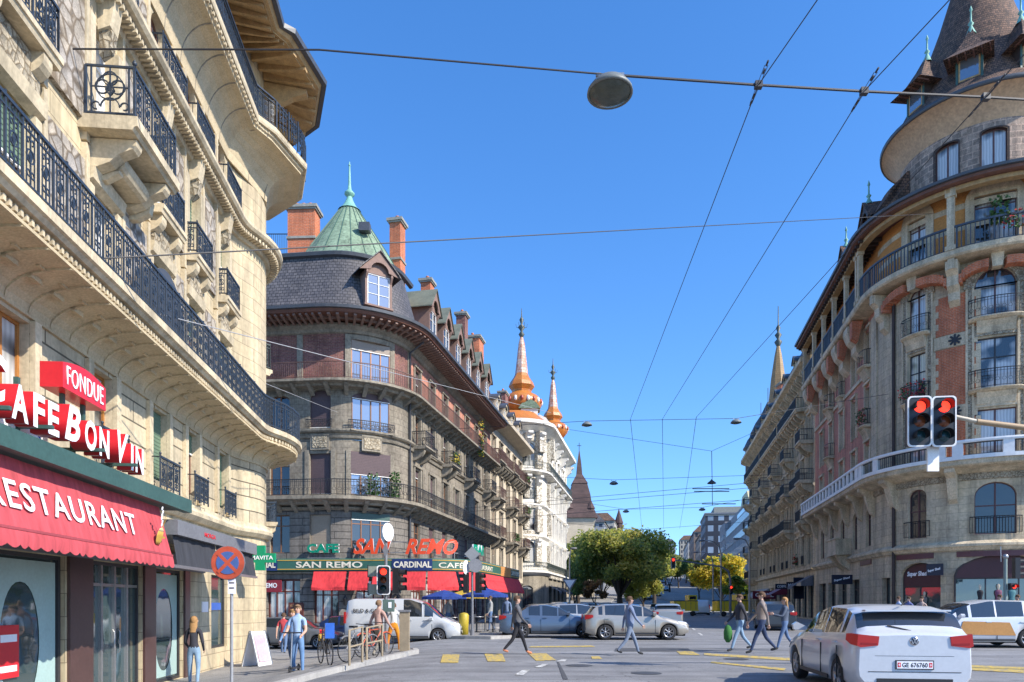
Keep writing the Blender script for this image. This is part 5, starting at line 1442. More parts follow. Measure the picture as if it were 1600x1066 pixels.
# ---------------- building beyond San Remo ----------------
def balcony_building():
 k = 0.209; X0 = -15.6 + 0.209 * 64.56
 P = Path([('L', (-15.6 + k * 64.55, 64.55), (-15.6 + k * 80.5, 80.5))])
 B = thing('balcony_building', 'cream brown town house with stacked balconies between the grey corner block and the white building', 'building')
 w_ = MB(); ue = P.len
 bays = [1.7 + 3.2 * i for i in range(5)]
 lv = [(4.3, 6.8), (7.8, 10.3), (11.4, 13.7), (14.9, 17.1)]
 wall(w_, P, 0, ue, GB, 3.7, [(u, 2.2, -0.3, 3.0, 0) for u in bays], GREYST, 0.3)
 zz = [3.7, 7.3, 10.9, 14.4, 18.4]
 for (zb, zt), z0, z1 in zip(lv, zz, zz[1:]): wall(w_, P, 0, ue, z0, z1, [(u, 1.1, zb, zt, 0) for u in bays], CREAM, 0.25)
 w_.mp = P.mp; w_.box(0.0, 0.05, -0.01, -12, GB, 18.4, CREAM); w_.box(ue - 0.05, ue, -0.01, -12, GB, 18.4, CREAM); w_.mp = None
 w_.build('wall', B)
 m = MB()
 for z in (3.6, 7.2, 10.8, 14.3): sweep(m, P, [(0.003, z), (0.12, z + .03), (0.18, z + .15), (0.003, z + .2)], 0, ue, GREYSM)
 m.mp = P.mp
 for u in bays:
  for zb, zt in lv:
   m.box(u - .75, u - .58, 0.003, 0.1, zb, zt + .1, GREYSM); m.box(u + .58, u + .75, 0.003, 0.1, zb, zt + .1, GREYSM); m.box(u - .8, u + .8, 0.004, 0.18, zt + .1, zt + .25, GREYSM)
 m.mp = None; m.build('stone_trim', B)
 for i, u in enumerate(bays):
  for j, (zb, zt) in enumerate(lv): put_window(B, P, u, zb, 1.1, zt - zb, 0, BROWNW, GLASSC if (i + j) % 2 else GLASS, blind=[0.3, 0, 0.6][(i + 2 * j) % 3])
 for i in (0, 2, 4):
  for z in (7.7, 11.3, 14.8):
   balcony(B, P, bays[i] - 1.25, bays[i] + 1.25, z, 1.05, GREYSM, RUSTI, 'lattice', 0.95, 0.25, 2, 0.8, flowers=[LEAFG] if (i + z) % 3 < 1 else None)
 for u0, u1 in ((0.1, 7.0), (8.2, ue - .1)):
  balcony(B, P, u0, u1, 14.78, 0.9, GREYSM, RUSTI, 'plain', 0.95, 0.3, 6, 0.6)
 e = MB(); sweep(e, P, [(0.003, 18.2), (0.4, 18.35), (0.9, 18.5), (1.3, 18.6), (1.35, 18.9), (0.9, 19.0), (-0.5, 19.2), (-1.6, 22.0), (-5, 22.4)], 0, ue, CREAM); e.build('eave', B)
 r = MB(); sweep(r, P, [(0.9, 19.01), (-0.45, 19.3), (-1.5, 22.2), (-5, 22.6)], 0, ue, TILE); r.build('roof', B)
 for u in (2.5, 5.8, 9.2, 12.6): dormer(B, P, u, 19.2, 1.3, 1.7, 0.2, 2.4, CREAM, LEAD, peak=0.5, over=0.2)
 # hipped slate pavilion roof with party wall chimney
 x, y, _ = P.mp(8.5, -4, 0); b = MB()
 b.grid([[(x - 2.4, y - 4, 21.5), (x + 2.4, y - 4, 21.5), (x + 2.6, y + 4, 21.5), (x - 2.4, y + 4, 21.5)], [(x - 1.6, y - 2, 25.6), (x + 1.2, y - 2, 25.6), (x + 1.2, y + 3, 25.6), (x - 1.6, y + 3, 25.6)]], TILE, closed=True, capb=True)
 b.build('pavilion_roof', B)
 chimney(B, *P.mp(ue - 1.2, -2.0, 0)[:2], 20, 25.2, 0.8, 1.5, -math.atan(k), 2, OLDBRICK)
 rebase(B, (0, 70, 0)); return P
balcony_building()
# ---------------- white ornate corner building with orange tiled onion domes ----------------
def white_building():
 k = 0.209; a = math.atan(k); RR = 3.4
 # the front turns a round corner from a short wall facing us to the avenue side
 pw = (-1.5, 80.6)
 C = (0.5, 84.4)
 n = (cos(a), -sin(a)); pr = (C[0] + RR * n[0], C[1] + RR * n[1])
 pl = (C[0] - 0.02, C[1] - RR)
 ye = 104.0
 P = Path([('L', (pl[0] - 4.5, pl[1]), pl), ('A', C, RR, -PI/2, -a), ('L', pr, (pr[0] + k * (ye - pr[1]), ye))])
 B = thing('white_building', 'white ornate corner building with orange tiled onion domes and tall spires', 'building')
 ue = P.len; W = WHITEST
 uf = P.upx(824);
 us2 = P.uY(86.5)
 bays = [P.uY(y) for y in (88.5, 92.2, 95.9, 99.6)]
 w_ = MB()
 wall(w_, P, 0, ue, GB, 5.2, [(uf, 1.6, 0.2, 3.6, 0.5)] + [(u, 2.0, 0.1, 3.6, 0.5) for u in bays], GREYSM, 0.3)
 L = [(6.2, 8.8), (10.0, 12.5), (13.6, 16.0), (17.4, 20.2)]
 zz = [5.2, 9.4, 13.0, 16.9, 21.6]
 for j, ((zb, zt), z0, z1) in enumerate(zip(L, zz, zz[1:])):
  wall(w_, P, 0, ue, z0, z1, [(uf, 2.0, zb, zt, 0.5 if j in (0, 3) else 0)] + [(u - .75, 0.85, zb, zt, 0.3) for u in bays] + [(u + .75, 0.85, zb, zt, 0.3) for u in bays], W, 0.3)
 w_.build('wall', B)
 for j, (zb, zt) in enumerate(L):
  put_window(B, P, uf, zb, 2.0, zt - zb, 0.5 if j in (0, 3) else 0, IRONG, GLASSC, cols=3, transom=0.7, blind=0.4 if j in (1, 2) else 0, bm=mat('pale_canvas_blind', (0.5, 0.47, 0.42), 0.8))
  for u in bays:
   for s_ in (-.75, .75): put_window(B, P, u + s_, zb, 0.85, zt - zb, 0.3, BROWNW, GLASS, cols=2, transom=0.7)
 m = MB()
 for z, d in ((5.1, 0.5), (9.3, 0.25), (16.7, 0.9), (12.9, 0.3)): sweep(m, P, [(0.003, z - .3), (d * .5, z - .15), (d, z), (d, z + .18), (0.003, z + .22)], 0, ue, W)
 m.mp = P.mp
 for z0, z1 in ((8.9, 9.9), (12.6, 13.1), (16.0, 16.35), (20.3, 21.3)): m.box(uf - 1.1, uf + 1.1, 0.005, 0.22, z0, z1, WHITEREL, 4)
 for u in bays:
  for z0, z1 in ((4.6, 5.7), (8.9, 9.25), (12.55, 12.85), (16.1, 16.3)): m.box(u - 1.5, u + 1.5, 0.005, 0.3, z0, z1, WHITEREL)
  for s_ in (-1.5, 0, 1.5): m.box(u + s_ - .12, u + s_ + .12, 0.006, 0.28, 5.4, 16.2, W)
  for s_ in (-.75, .75):
   for (zb, zt) in L: m.prism([(u + s_ - .6, zt + .05), (u + s_ + .6, zt + .05), (u + s_ + .3, zt + .35), (u + s_, zt + .5), (u + s_ - .3, zt + .35)], 0.006, 0.25, W, 'y')
 for us_, sc in ((P.upx(840), 1.0), (P.uY(86.0), 1.0)):
  for z0, z1, d in ((6, 8.5, .35), (9.8, 12.4, .5), (13.2, 16.0, .35), (17.2, 19.0, .5), (19.0, 21.4, .9)):
   m.box(us_ - .45, us_ + .45, 0.007, d, z0, z1, WHITEREL, 2)
 m.mp = None
 rr = random.Random(3); m.mp = P.mp
 for us_ in (P.upx(806), P.upx(823), P.upx(838), P.uY(87), P.uY(91), P.uY(96), P.uY(102)):
  for z, d in ((9.0, .7), (12.7, .6), (16.3, 1.0), (21.2, 1.3)):
   m.prism([(0.004, z), (d, z), (d, z - .25), (d * .7, z - .5), (d * .75, z - .8), (d * .35, z - 1.2), (0.004, z - 1.8)], us_ - .22, us_ + .22, W, 'x')
   m.box(us_ - .3, us_ + .3, 0.004, .16, z - 2.6, z - 1.7, WHITEREL)
 m.mp = None
 m.build('stucco_ornament', B)
 for z, st in ((5.35, 'lattice'), (16.95, 'lattice')):
  rb = MB(); rail_run(rb, P.mp, P.samples(0.3, ue - 0.3), z, 0.95, IRONG, st, 0.45 if z < 6 else 0.8); rb.build('railing', B)
 rb = MB(); rail_run(rb, P.mp, P.samples(uf - 1.1, uf + 1.1), 13.6, 1.0, IRONG, 'lattice', 0.1); rb.build('railing', B)
 e = MB(); sweep(e, P, [(0.003, 21.3), (0.5, 21.6), (1.1, 22.0), (1.4, 22.1), (1.4, 22.5), (0.4, 22.7)], 0, ue, W); e.build('cornice', B)
 r = MB(); sweep(r, P, [(1.35, 22.51), (0.3, 23.0), (-0.9, 24.0), (-4, 24.6)], 0, ue, ORTILE, caps=True); r.build('roof', B)
 def onion(px, Y, zc, s, name, spire):
  x = PX(px, Y); o = MB()
  o.lathe([(1.5 * s, zc - 2.6 * s), (1.0 * s, zc - 1.9 * s), (0.85 * s, zc - 1.5 * s), (1.35 * s, zc - 1.1 * s), (1.85 * s, zc - 0.5 * s), (1.95 * s, zc), (1.6 * s, zc + 0.5 * s), (0.9 * s, zc + 0.9 * s)], ORTILE, 20, (x, Y))
  for i in range(20):
   t = 2 * PI * i / 20
   for q in (0, 1):
    c0 = (x + 1.99 * s * cos(t + .08 * q), Y + 1.99 * s * sin(t + .08 * q), zc + .05 * s)
   o.ball(x + 1.9 * s * cos(t), Y + 1.9 * s * sin(t), zc - 0.05 * s, 0.16 * s, REDT if i % 2 else WHITEP, 5, 1.6)
  d = o.build('onion_dome', B)
  t_ = MB()
  t_.lathe([(0.9 * s, zc + .85 * s), (0.95 * s, zc + 1.1 * s), (1.25 * s, zc + 1.5 * s), (1.1 * s, zc + 1.9 * s), (0.75 * s, zc + 2.4 * s), (0.62 * s, zc + 2.7 * s)], ORTILE, 8, (x, Y), smooth=False)
  t_.lathe([(0.62 * s, zc + 2.7 * s), (0.30 * s, zc + 5.6 * s), (0.12 * s, zc + 6.3 * s)], mat('pink_white_tiles', (0.50, 0.19, 0.10), 0.5, pat='tile', bw=.5, bh=.35, c2=(0.66, 0.48, 0.38), ms=.02, mortar=(.4, .1, .05)), 8, (x, Y), smooth=False)
  t_.build('spire', d)
  f = MB(); zt = zc + 6.3 * s
  f.lathe([(0.14 * s, zt - .1), (0.30 * s, zt + .2 * s), (0.10 * s, zt + .5 * s), (0.35 * s, zt + .9 * s), (0.08 * s, zt + 1.2 * s), (0.22 * s, zt + 1.6 * s), (0.06 * s, zt + 1.9 * s), (0.03, zt + 2.7 * s)], IRONG, 8, (x, Y))
  for i in range(6):
   t = 2 * PI * i / 6; f.tube([(x, Y, zt + .7 * s), (x + .5 * s * cos(t), Y + .5 * s * sin(t), zt + .9 * s), (x + .55 * s * cos(t), Y + .55 * s * sin(t), zt + 1.2 * s)], 0.03, IRONG, 4)
  f.build('finial', d)
 onion(815, 85.5, 25.9, 1.27, '', 1)
 onion(864, 98.5, 25.9, 1.1, '', 1)
 # small pedimented dormers between the domes
 for (px, Y) in ((827, 84.0), (843, 91), (850, 94)):
  x = PX(px, Y); b = MB(); b.box(x - 1, x + 1, Y - .6, Y + 1.5, 22.4, 24.6, W); b.prism([(x - 1.3, 24.6), (x + 1.3, 24.6), (x + .8, 25.3), (x, 25.7), (x - .8, 25.3)], Y - .8, Y + 1.5, COPPER if px == 827 else W, 'y')
  b.box(x - .5, x + .5, Y - .62, Y - .601, 22.9, 24.2, GLASS); b.build('dormer', B)
 for i, u in enumerate([uf] + bays):
  f = MB(); wv = 1.6 if i == 0 else 2.0; f.ring(outline(wv, 3.4, .5), outline(wv, 3.4, .5, .1), -.25, -.15, DKM); f.box(-.04, .04, -.24, -.16, .1, 3.2, DKM)
  f.add([(-wv/2 + .05, -.2, .05), (wv/2 - .05, -.2, .05), (wv/2 - .05, -.2, 3), (-wv/2 + .05, -.2, 3)], [(0, 1, 2, 3)], GLASS)
  obj('shop_window', f.mesh('shop'), B, M=P.matrix(u, 0, 0.15))
  if i:
   c = MB(P.mp); c.grid([[(u - 1.3, .05, 3.7), (u + 1.3, .05, 3.7)], [(u - 1.3, 1.3, 3.0), (u + 1.3, 1.3, 3.0)], [(u - 1.3, 1.3, 2.75), (u + 1.3, 1.3, 2.75)]], GREYC if i % 2 else BLKC)
   c.build('awning', B)
 rebase(B, (2, 86, 0)); return P
white_building()
# ---------------- church tower behind the trees ----------------
def church():
 Y = 165.0; x = PX(905, Y)
 e = thing('church_tower', 'stone church tower with a steep brown tiled spire and small corner turrets', 'tower')
 z = lambda py: PZ(py, Y)
 def sq(mb, prof, m):
  prof = [(r * .74, zz) for r, zz in prof]; rows = [[(x - r, Y - r, zz), (x + r, Y - r, zz), (x + r, Y + r, zz), (x - r, Y + r, zz)] for r, zz in prof]
  mb.grid(rows, m, closed=True)
 a = rad(20)
 b = MB(); sq(b, [(4.3, -1), (4.3, z(822)), (4.7, z(815)), (4.7, z(812))], CREAM); b.build('wall', e)
 r = MB(); sq(r, [(5.3, z(812)), (4.4, z(800)), (3.6, z(790)), (3.2, z(775)), (2.3, z(757)), (1.9, z(752)), (2.5, z(757)), (0.9, z(742)), (0.62, z(725)), (0.06, z(703))], CHURT); ro = r.build('spire', e)
 b = MB(); b.tube([(x, Y, z(706)), (x, Y, z(692))], 0.07, IRONK); b.box(x - .5, x + .5, Y - .05, Y + .05, z(697), z(697) + .12, IRONK); b.build('cross', ro)
 for sx in (-1, 1):
  for sy in (-1, 1):
   b = MB(); b.lathe([(0.9, z(806)), (0.9, z(797)), (1.1, z(797)), (0.05, z(783))], CHURT, 8, (x + sx * 2.4, Y + sy * 2.4), smooth=False); b.build('turret', ro)
 b = MB(); b.box(x - 14, x - 4.5, Y - 4, Y + 8, -1, z(835), CREAM); b.prism([(Y - 5, z(835)), (Y + 9, z(835)), (Y + 2, z(812))], x - 14.5, x - 4.31, CHURT, 'x'); b.build('nave', e)
 rebase(e, (x, Y, 0))
church()
b = MB(); Y = 260; x = PX(967, Y); b.lathe([(1.4, 0), (1.4, PZ(818, Y)), (1.7, PZ(818, Y)), (0.05, PZ(795, Y))], CHURT, 8, (x, Y), smooth=False)
tag(b.build('distant_steeple'), 'tiny dark steeple tip poking up behind the big tree', 'tower')
# ---------------- the round-towered corner building on the right ----------------
K9 = 0.209; A9 = math.atan(K9)
def right_building():
 C = (27.2, 41.2); RR = 5.3
 n = (-cos(A9), sin(A9)); q = (C[0] + RR * n[0], C[1] + RR * n[1])
 yf = 59.5
 aE = rad(300); pe = (C[0] + RR * cos(aE), C[1] + RR * sin(aE)); te = (-sin(aE), cos(aE))
 P = Path([('L', (q[0] + K9 * (yf - q[1]), yf), q), ('A', C, RR, PI - A9, aE), ('L', pe, (pe[0] + te[0] * 10, pe[1] + te[1] * 10))])
 ue = P.len; LS = (yf - q[1]) / cos(A9); LA = RR * (aE - PI + A9); u1 = LS; u2 = LS + LA
 B = thing('tower_building', 'brick and stone corner block with a round turret and brown conical roof, at the right', 'building')
 U = P.uY
 ws = P.upx(1433, u1, u2 - 3); wb = P.upx(1556, u1, u2)
 wb2 = wb + (wb - ws)
 bays = [U(y) for y in (56.8, 53.7, 50.6, 47.4, 44.3)]
 TW = [(ws, 1.05), (wb, 1.85), (min(wb2, u2 + 1), 1.05)]
 w_ = MB()
 wall(w_, P, 0, ue, GB, 4.3, [(u, 2.3, 0.2, 3.1, 0.0) for u in bays[:-1]] + [(P.upx(1384, 0, u1 + 3), 0.9, 0.3, 3.0, 0)] + [(ws + 0.1, 2.3, 0.15, 3.75, 0.75), (wb + 0.35, 4.3, 0.7, 4.05, 1.1)], RST, 0.4)
 def lvl(z0, z1, zb, zt, tb, tt, rise_a, rise_t, m_av, m_t=RST):
  wall(w_, P, 0, u1 - 0.6, z0, z1, [(u, 1.05, zb, zt, rise_a) for u in bays], m_av, 0.3, RSTS)
  wall(w_, P, u1 - 0.6, ue, z0, z1, [(u, w, tb, tt, rise_t * w / 1.85) for u, w in TW], m_t, 0.34, RSTS)
 lvl(4.3, 8.3, 5.1, 7.5, 5.1, 7.8, 0.4, 0.7, RST)
 lvl(8.3, 12.2, 9.1, 11.5, 9.1, 11.6, 0, 0, PINK)
 lvl(12.2, 16.0, 12.6, 15.1, 12.6, 15.3, 0, 0, PINK)
 lvl(16.0, 19.5, 16.3, 18.6, 16.3, 18.9, 0.0, 0.92, PINK)
 lvl(19.5, 23.35, 20.0, 22.5, 20.0, 22.7, 0, 0, OCHRE, OCHRE)
 w_.build('wall', B)
 m = MB()
 sweep(m, P, [(0.003, 4.28), (0.10, 4.30), (0.2, 4.45), (0.28, 4.5), (0.28, 4.62), (0.1, 4.75), (0.003, 4.8)], 0, ue, RSTS)
 sweep(m, P, [(0.003, 7.95), (0.09, 8.0), (0.09, 8.5), (0.003, 8.5)], u1 - 1, ue, RELIEF)
 sweep(m, P, [(0.003, 8.3), (0.3, 8.35), (0.6, 8.5), (0.95, 8.58), (1.05, 8.66), (1.05, 8.9), (0.003, 8.9)], 0, ue, RSTS)
 m.mp = P.mp
 for u in [U(58.6), U(55.3), U(52.1), U(49.0), U(45.8), U(43.2)] + [ws - 1.5, (ws + wb) / 2, wb + 2.0]:
  m.prism([(0.004, 8.56), (0.92, 8.56), (0.9, 8.35), (0.55, 8.1), (0.42, 7.6), (0.2, 7.0), (0.004, 6.8)], u - 0.2, u + 0.2, RSTS, 'x')
  m.box(u - 0.16, u + 0.16, 0.42, 0.5, 7.3, 7.9, RELIEF) if False else None
 # dark marble name bands over the ground floor
 DB = mat('dark_red_name_band', (0.13, 0.045, 0.045), 0.5)
 for a_, b_ in ((P.upx(1345, 0, u1 + 2), P.upx(1362, 0, u1 + 2)), (P.upx(1402, u1, u2), P.upx(1459, u1, u2)), (P.upx(1495, u1, u2), wb + 3)):
  m.box(a_, b_, 0.01, 0.06, 3.95, 4.24, DB, 8)
 # stone pier at the end of the avenue front
 m.box(u1 - 1.25, u1 - 0.15, 0.004, 0.09, 8.9, 19.0, RST, 1)
 # tower panels: brick between the windows with toothed quoins
 mid = (ws + wb) / 2 + 0.08
 for z0, z1 in ((8.95, 11.3), (12.0, 15.1), (15.85, 17.9)):
  m.box(mid - 0.94, mid + 0.94, 0.004, 0.03, z0, z1, BRICK, 6)
  k = 0; z = z0
  while z < z1 - 0.1:
   e = 0.14 if k % 2 else 0.0
   m.box(mid - 1.14, mid - 0.92 + e, 0.031, 0.055, z, min(z + 0.33, z1), RSTS); m.box(mid + 0.92 - e, mid + 1.14, 0.031, 0.055, z, min(z + 0.33, z1), RSTS); z += 0.34; k += 1
 for z in (11.35, 15.15): m.box(mid - 1.0, mid + 1.0, 0.006, 0.05, z, z + 0.66, RSTS, 5)
 for z in (11.68, 15.48):
  for t in range(4):
   c_, s_ = cos(t * PI / 4), sin(t * PI / 4)
   m.prism([(mid + .30 * c_ - .05 * s_, z + .30 * s_ + .05 * c_), (mid + .30 * c_ + .05 * s_, z + .30 * s_ - .05 * c_), (mid - .30 * c_ + .05 * s_, z - .30 * s_ - .05 * c_), (mid - .30 * c_ - .05 * s_, z - .30 * s_ + .05 * c_)], 0.056 + t * .004, 0.085 + t * .004, IRONK, 'y')
 # carved jamb strips running up both window axes, arched over the top window
 for u, w in TW[:2]:
  g = w / 2
  for a_, b_, mm_, d in ((g + 0.0, g + 0.1, RSTS, 0.10), (g + 0.1, g + 0.28, RELIEF, 0.06), (g + 0.28, g + 0.38, RSTS, 0.10)):
   m.box(u - b_, u - a_, 0.004, d, 8.95, 18.0 if w > 1.5 else 18.4, mm_); m.box(u + a_, u + b_, 0.004, d, 8.95, 18.0 if w > 1.5 else 18.4, mm_)
  rise = 0.92 * w / 1.85; zc = 18.9 - rise
  m.ring([(u + x, z) for x, z in [((g + .46) * cos(PI * i / 14), zc + (rise + .46) * sin(PI * i / 14)) for i in range(15)]], [(u + x, z) for x, z in [((g) * cos(PI * i / 14), zc + rise * sin(PI * i / 14)) for i in range(15)]], 0.004, 0.12, RELIEF)
  m.prism([(u - .2, 18.75), (u + .2, 18.75), (u + .28, 19.55), (u - .28, 19.55)], 0.005, 0.5, RSTS, 'y')
  for z in (11.65, 15.35): m.box(u - g, u + g, 0.004, 0.08, z + .05, z + 0.62, RELIEF if z > 12 else RSTS, 3)
 # brick arch segments between stone brackets under the top balcony
 brk = [P.upx(1384, u1 - 2, u1 + 2), (ws - 1.4 + 0.0), mid, wb + 1.9]
 for a_, b_ in ((P.upx(1392, u1 - 2, u1 + 3), ws - 0.35), (ws + 0.3, mid - 0.25), (mid + 0.25, wb - 0.35), (wb + 0.35, wb + 2.2)):
  N_ = 10
  for i in range(N_):
   t0, t1 = i / N_, (i + 1) / N_
   h = lambda t: 18.55 + 0.62 * math.sqrt(max(0, 1 - (1 - t) ** 2)) if (a_ < ws - .3 or (a_ > mid and a_ < wb)) else 18.55 + 0.62 * math.sqrt(max(0, 1 - t ** 2))
   m.box(lerp(a_, b_, t0), lerp(a_, b_, t1), 0.01, 0.62, (h(t0) + h(t1)) / 2 - 0.42, (h(t0) + h(t1)) / 2, BRICK)
 for u in (P.upx(1386, u1 - 2, u1 + 2), mid, wb + 2.3):
  m.prism([(0.004, 19.4), (0.9, 19.4), (0.88, 18.95), (0.62, 18.7), (0.6, 18.2), (0.35, 17.9), (0.33, 17.5), (0.004, 17.2)], u - 0.24, u + 0.24, RSTS, 'x')
  m.box(u - 0.13, u + 0.13, 0.901, 0.95, 18.95, 19.7, RSTS)
 for y in (58.9, 55.3, 52.1, 49.0, 45.8):
  u = U(y)
  m.prism([(0.004, 19.4), (1.0, 19.4), (1.0, 19.0), (0.8, 18.5), (0.5, 18.2), (0.48, 17.8), (0.25, 17.5), (0.004, 17.3)], u - 0.55, u + 0.55, RSTS, 'x')
  m.prism([(0.3, 19.35), (0.96, 19.35), (0.96, 18.3), (0.6, 18.05)], u + 0.95, u + 1.5, BRICK, 'x')
 # pink panels framed in stone along the avenue
 for u in bays:
  for zb, zt in ((9.1, 11.5), (12.6, 15.1), (16.3, 18.6)):
   m.box(u - .72, u - .54, 0.004, 0.1, zb - .1, zt + .2, RSTS); m.box(u + .54, u + .72, 0.004, 0.1, zb - .1, zt + .2, RSTS); m.box(u - .72, u + .72, 0.102, 0.16, zt + .2, zt + .36, RSTS); m.box(u - .72, u + .72, 0.004, 0.102, zt + .2, zt + .36, RSTS)
  m.prism([(u - .28, 7.9), (u + .28, 7.9), (u + .18, 7.2), (u - .18, 7.2)], 0.4, 0.5, RSTS, 'y') if False else None
 for z in (15.9,): m.box(0.1, u1 - 1.3, 0.004, 0.09, z, z + .25, RSTS)
 m.mp = None
 sweep(m, P, [(0.003, 19.4), (0.2, 19.42), (1.0, 19.5), (1.08, 19.6), (1.08, 19.85), (0.003, 19.85)], 0, ue, RSTS)
 m.build('stone_trim', B)
 BF = mat('dark_red_brown_frame', (0.11, 0.045, 0.04), 0.55)
 for i, u in enumerate(bays):
  put_window(B, P, u, 5.1, 1.05, 2.4, 0.4, BF, GLASS); put_window(B, P, u, 9.1, 1.05, 2.4, 0, WHITEP, GLASSC)
  put_window(B, P, u, 12.6, 1.05, 2.5, 0, BF, GLASSC if i % 2 else GLASSB); put_window(B, P, u, 16.3, 1.05, 2.3, 0, BF, GLASS); put_window(B, P, u, 20.0, 1.05, 2.5, 0, BF, GLASS)
 for u, w in TW:
  c = 2; big = w > 1.5
  put_window(B, P, u, 5.1, w, 2.7, 0.7 * w / 1.85, BF, GLASS, cols=c, transom=0.55, rows=0)
  put_window(B, P, u, 9.1, w, 2.5, 0, BF, GLASSC, cols=c, transom=0)
  put_window(B, P, u, 12.6, w, 2.7, 0, DKM, GLASSC, cols=c, transom=0.62, rows=0)
  put_window(B, P, u, 16.3, w, 2.6, 0.92 * w / 1.85, BF, GLASSC, cols=c, transom=0, rows=0)
  put_window(B, P, u, 20.0, w, 2.7, 0, BF, GLASSC, cols=c, transom=0.8)
 # window guards, bowed
 def guard(u, w, z, h, d, st='lattice', slab=True, fl=None, rm=IRONK):
  mb = MB(); us = [lerp(u - w/2, u + w/2, i / 12) for i in range(13)]
  bow = lambda uu: d * (0.55 + 0.45 * math.sqrt(max(0, 1 - (2 * (uu - u) / w) ** 2)))
  if slab:
   rows = []
   for uu in us:
    b_ = bow(uu); rows.append([(uu, 0.004, z - .16), (uu, b_ * .8, z - .16), (uu, b_ + .05, z - .05), (uu, b_ + .05, z), (uu, 0.004, z)])
   mb.mp = P.mp; mb.grid(rows, RSTS, capa=True, capb=True)
   mb.prism([(0.004, z - .17), (d * .75, z - .17), (d * .45, z - .45), (0.15, z - .75), (0.004, z - .8)], u - .35 * w, u + .35 * w, RSTS, 'x')
   b = mb.build('balcony', B)
  rb = MB(); mp = lambda uu, dd, zz: P.mp(uu, bow(uu) - 0.03, zz)
  rail_run(rb, mp, us, z, h, rm, st)
  for s_ in (-1, 1): rail_run(rb, lambda a_, b_, c_, s_=s_: P.mp(u + s_ * w/2, a_, c_), [0.02, d * .55], z, h, rm)
  rb.build('railing', b if slab else B)
  if fl:
   fb = MB(P.mp); fb.mp = None
   leaves_in(fb, (u - w/2 + .1, d * .5, z + .3), (u + w/2 - .1, d + .1, z + 1.1), fl, P.mp, 160, 0.06); fb.build('flower_box', B)
 for (u, w) in TW[:2]:
  g = w + 0.5
  guard(u, g, 16.3, 0.95, 0.5); guard(u, g, 12.6, 0.95, 0.5, fl=[LEAFG, FLRED] if w < 1.5 else None); guard(u, w + 0.4, 5.1, 0.9, 0.25, 'plain', slab=False)
 for i, u in enumerate(bays):
  if i in (1, 4): guard(u, 1.7, 12.6, 0.95, 0.55, 'plain', fl=[LEAFG, LEAFG, FLRED] if i == 4 else None); guard(u, 1.7, 16.3, 0.95, 0.6, 'plain')
  elif i == 2: guard(u, 1.5, 16.3, 0.95, 0.4, 'plain')
 # stone box balcony low on the avenue side, with a coat-of-arms like A plate
 mb = MB(P.mp); ub_ = P.upx(1322, 0, u1)
 mb.box(ub_ - 1.6, ub_ + 1.4, 0.004, 1.0, 4.85, 5.1, RSTS); mb.box(ub_ - 1.5, ub_ + 1.3, 0.85, 0.97, 5.101, 5.95, RSTS); mb.box(ub_ - 1.6, ub_ + 1.4, 0.78, 1.03, 5.951, 6.05, RSTS)
 for u in (ub_ - 1.5, ub_ + 1.2): mb.box(u, u + .1, 0.004, 0.849, 5.101, 5.949, RSTS)
 mb.prism([(0.004, 4.84), (0.9, 4.84), (0.5, 4.2), (0.004, 3.8)], ub_ - 1.1, ub_ - .6, RSTS, 'x'); mb.prism([(0.004, 4.84), (0.9, 4.84), (0.5, 4.2), (0.004, 3.8)], ub_ + .5, ub_ + 1.0, RSTS, 'x')
 b = mb.build('balcony', B, label='solid stone box balcony')
 # white balustrade
 mb = MB(); us = P.samples(0.05, ue, 0.35)
 sweep(mb, P, [(0.90, 9.74), (1.16, 9.74), (1.18, 9.82), (1.16, 9.90), (0.90, 9.90)], 0.05, ue, WHITEP, step=0.35)
 sweep(mb, P, [(0.92, 8.905), (1.14, 8.905), (1.14, 9.10), (0.92, 9.10)], 0.05, ue, WHITEP, step=0.35)
 mb.mp = P.mp
 posts = []; u = 0.25
 while u < u1 - 0.5: posts.append((u, 0.16)); u += 0.98
 posts += [(u1 - 0.4, 0.22), (u1 + 0.25, 0.22), (P.upx(1395, u1, u2), .16), ((ws + wb)/2 - .3, .2), ((ws + wb) / 2 + .35, .2), (wb + .3, .2), (wb + 1.9, .2)]
 for u, hw in posts: mb.box(u - hw, u + hw, 0.93, 1.13, 9.101, 9.739, WHITEP)
 b = mb.build('white_balustrade', B)
 rb = MB(); us = P.samples(u1 + .3, ue - .1);
 rail_run(rb, P.mp, us, 9.05, 0.66, IRONK, 'plain', 1.02)
 rail_run(rb, P.mp, [0.3, u1], 9.05, 0.66, IRONK, 'plain', 1.02); rb.build('railing', b)
 # top balcony rail in dark grey-blue with posts up to the eave
 rb = MB(); rail_run(rb, P.mp, P.samples(0.05, ue - .1), 19.85, 1.2, mat('slate_blue_iron', (0.05, 0.065, 0.085), 0.5), 'heavy', 0.98); rb.build('railing', B)
 fb = MB(); leaves_in(fb, (wb + .1, 1.0, 20.3), (wb + 1.3, 1.2, 21.2), [LEAFG, FLRED, LEAFG], P.mp, 120); fb.build('flower_box', B); fb = MB(); leaves_in(fb, (wb - .3, .5, 20.8), (wb + .4, .8, 22.2), [LEAFG], P.mp, 160, .09); fb.build('flower_box', B)
 for u in [U(y) for y in (58.9, 55.3, 52.1, 49.0, 45.8)] + [u1 - 0.9, u1 - 0.35, mid, wb + 2.3]:
  b = MB(P.mp); b.box(u - .14, u + .14, 0.80, 1.06, 19.86, 22.95, RSTS); b.box(u - .2, u + .2, 0.74, 1.12, 22.65, 23.15, RSTS); b.box(u - .2, u + .2, 0.74, 1.12, 19.86, 20.1, RSTS); b.build('stone_post', B)
 m2 = MB(P.mp)
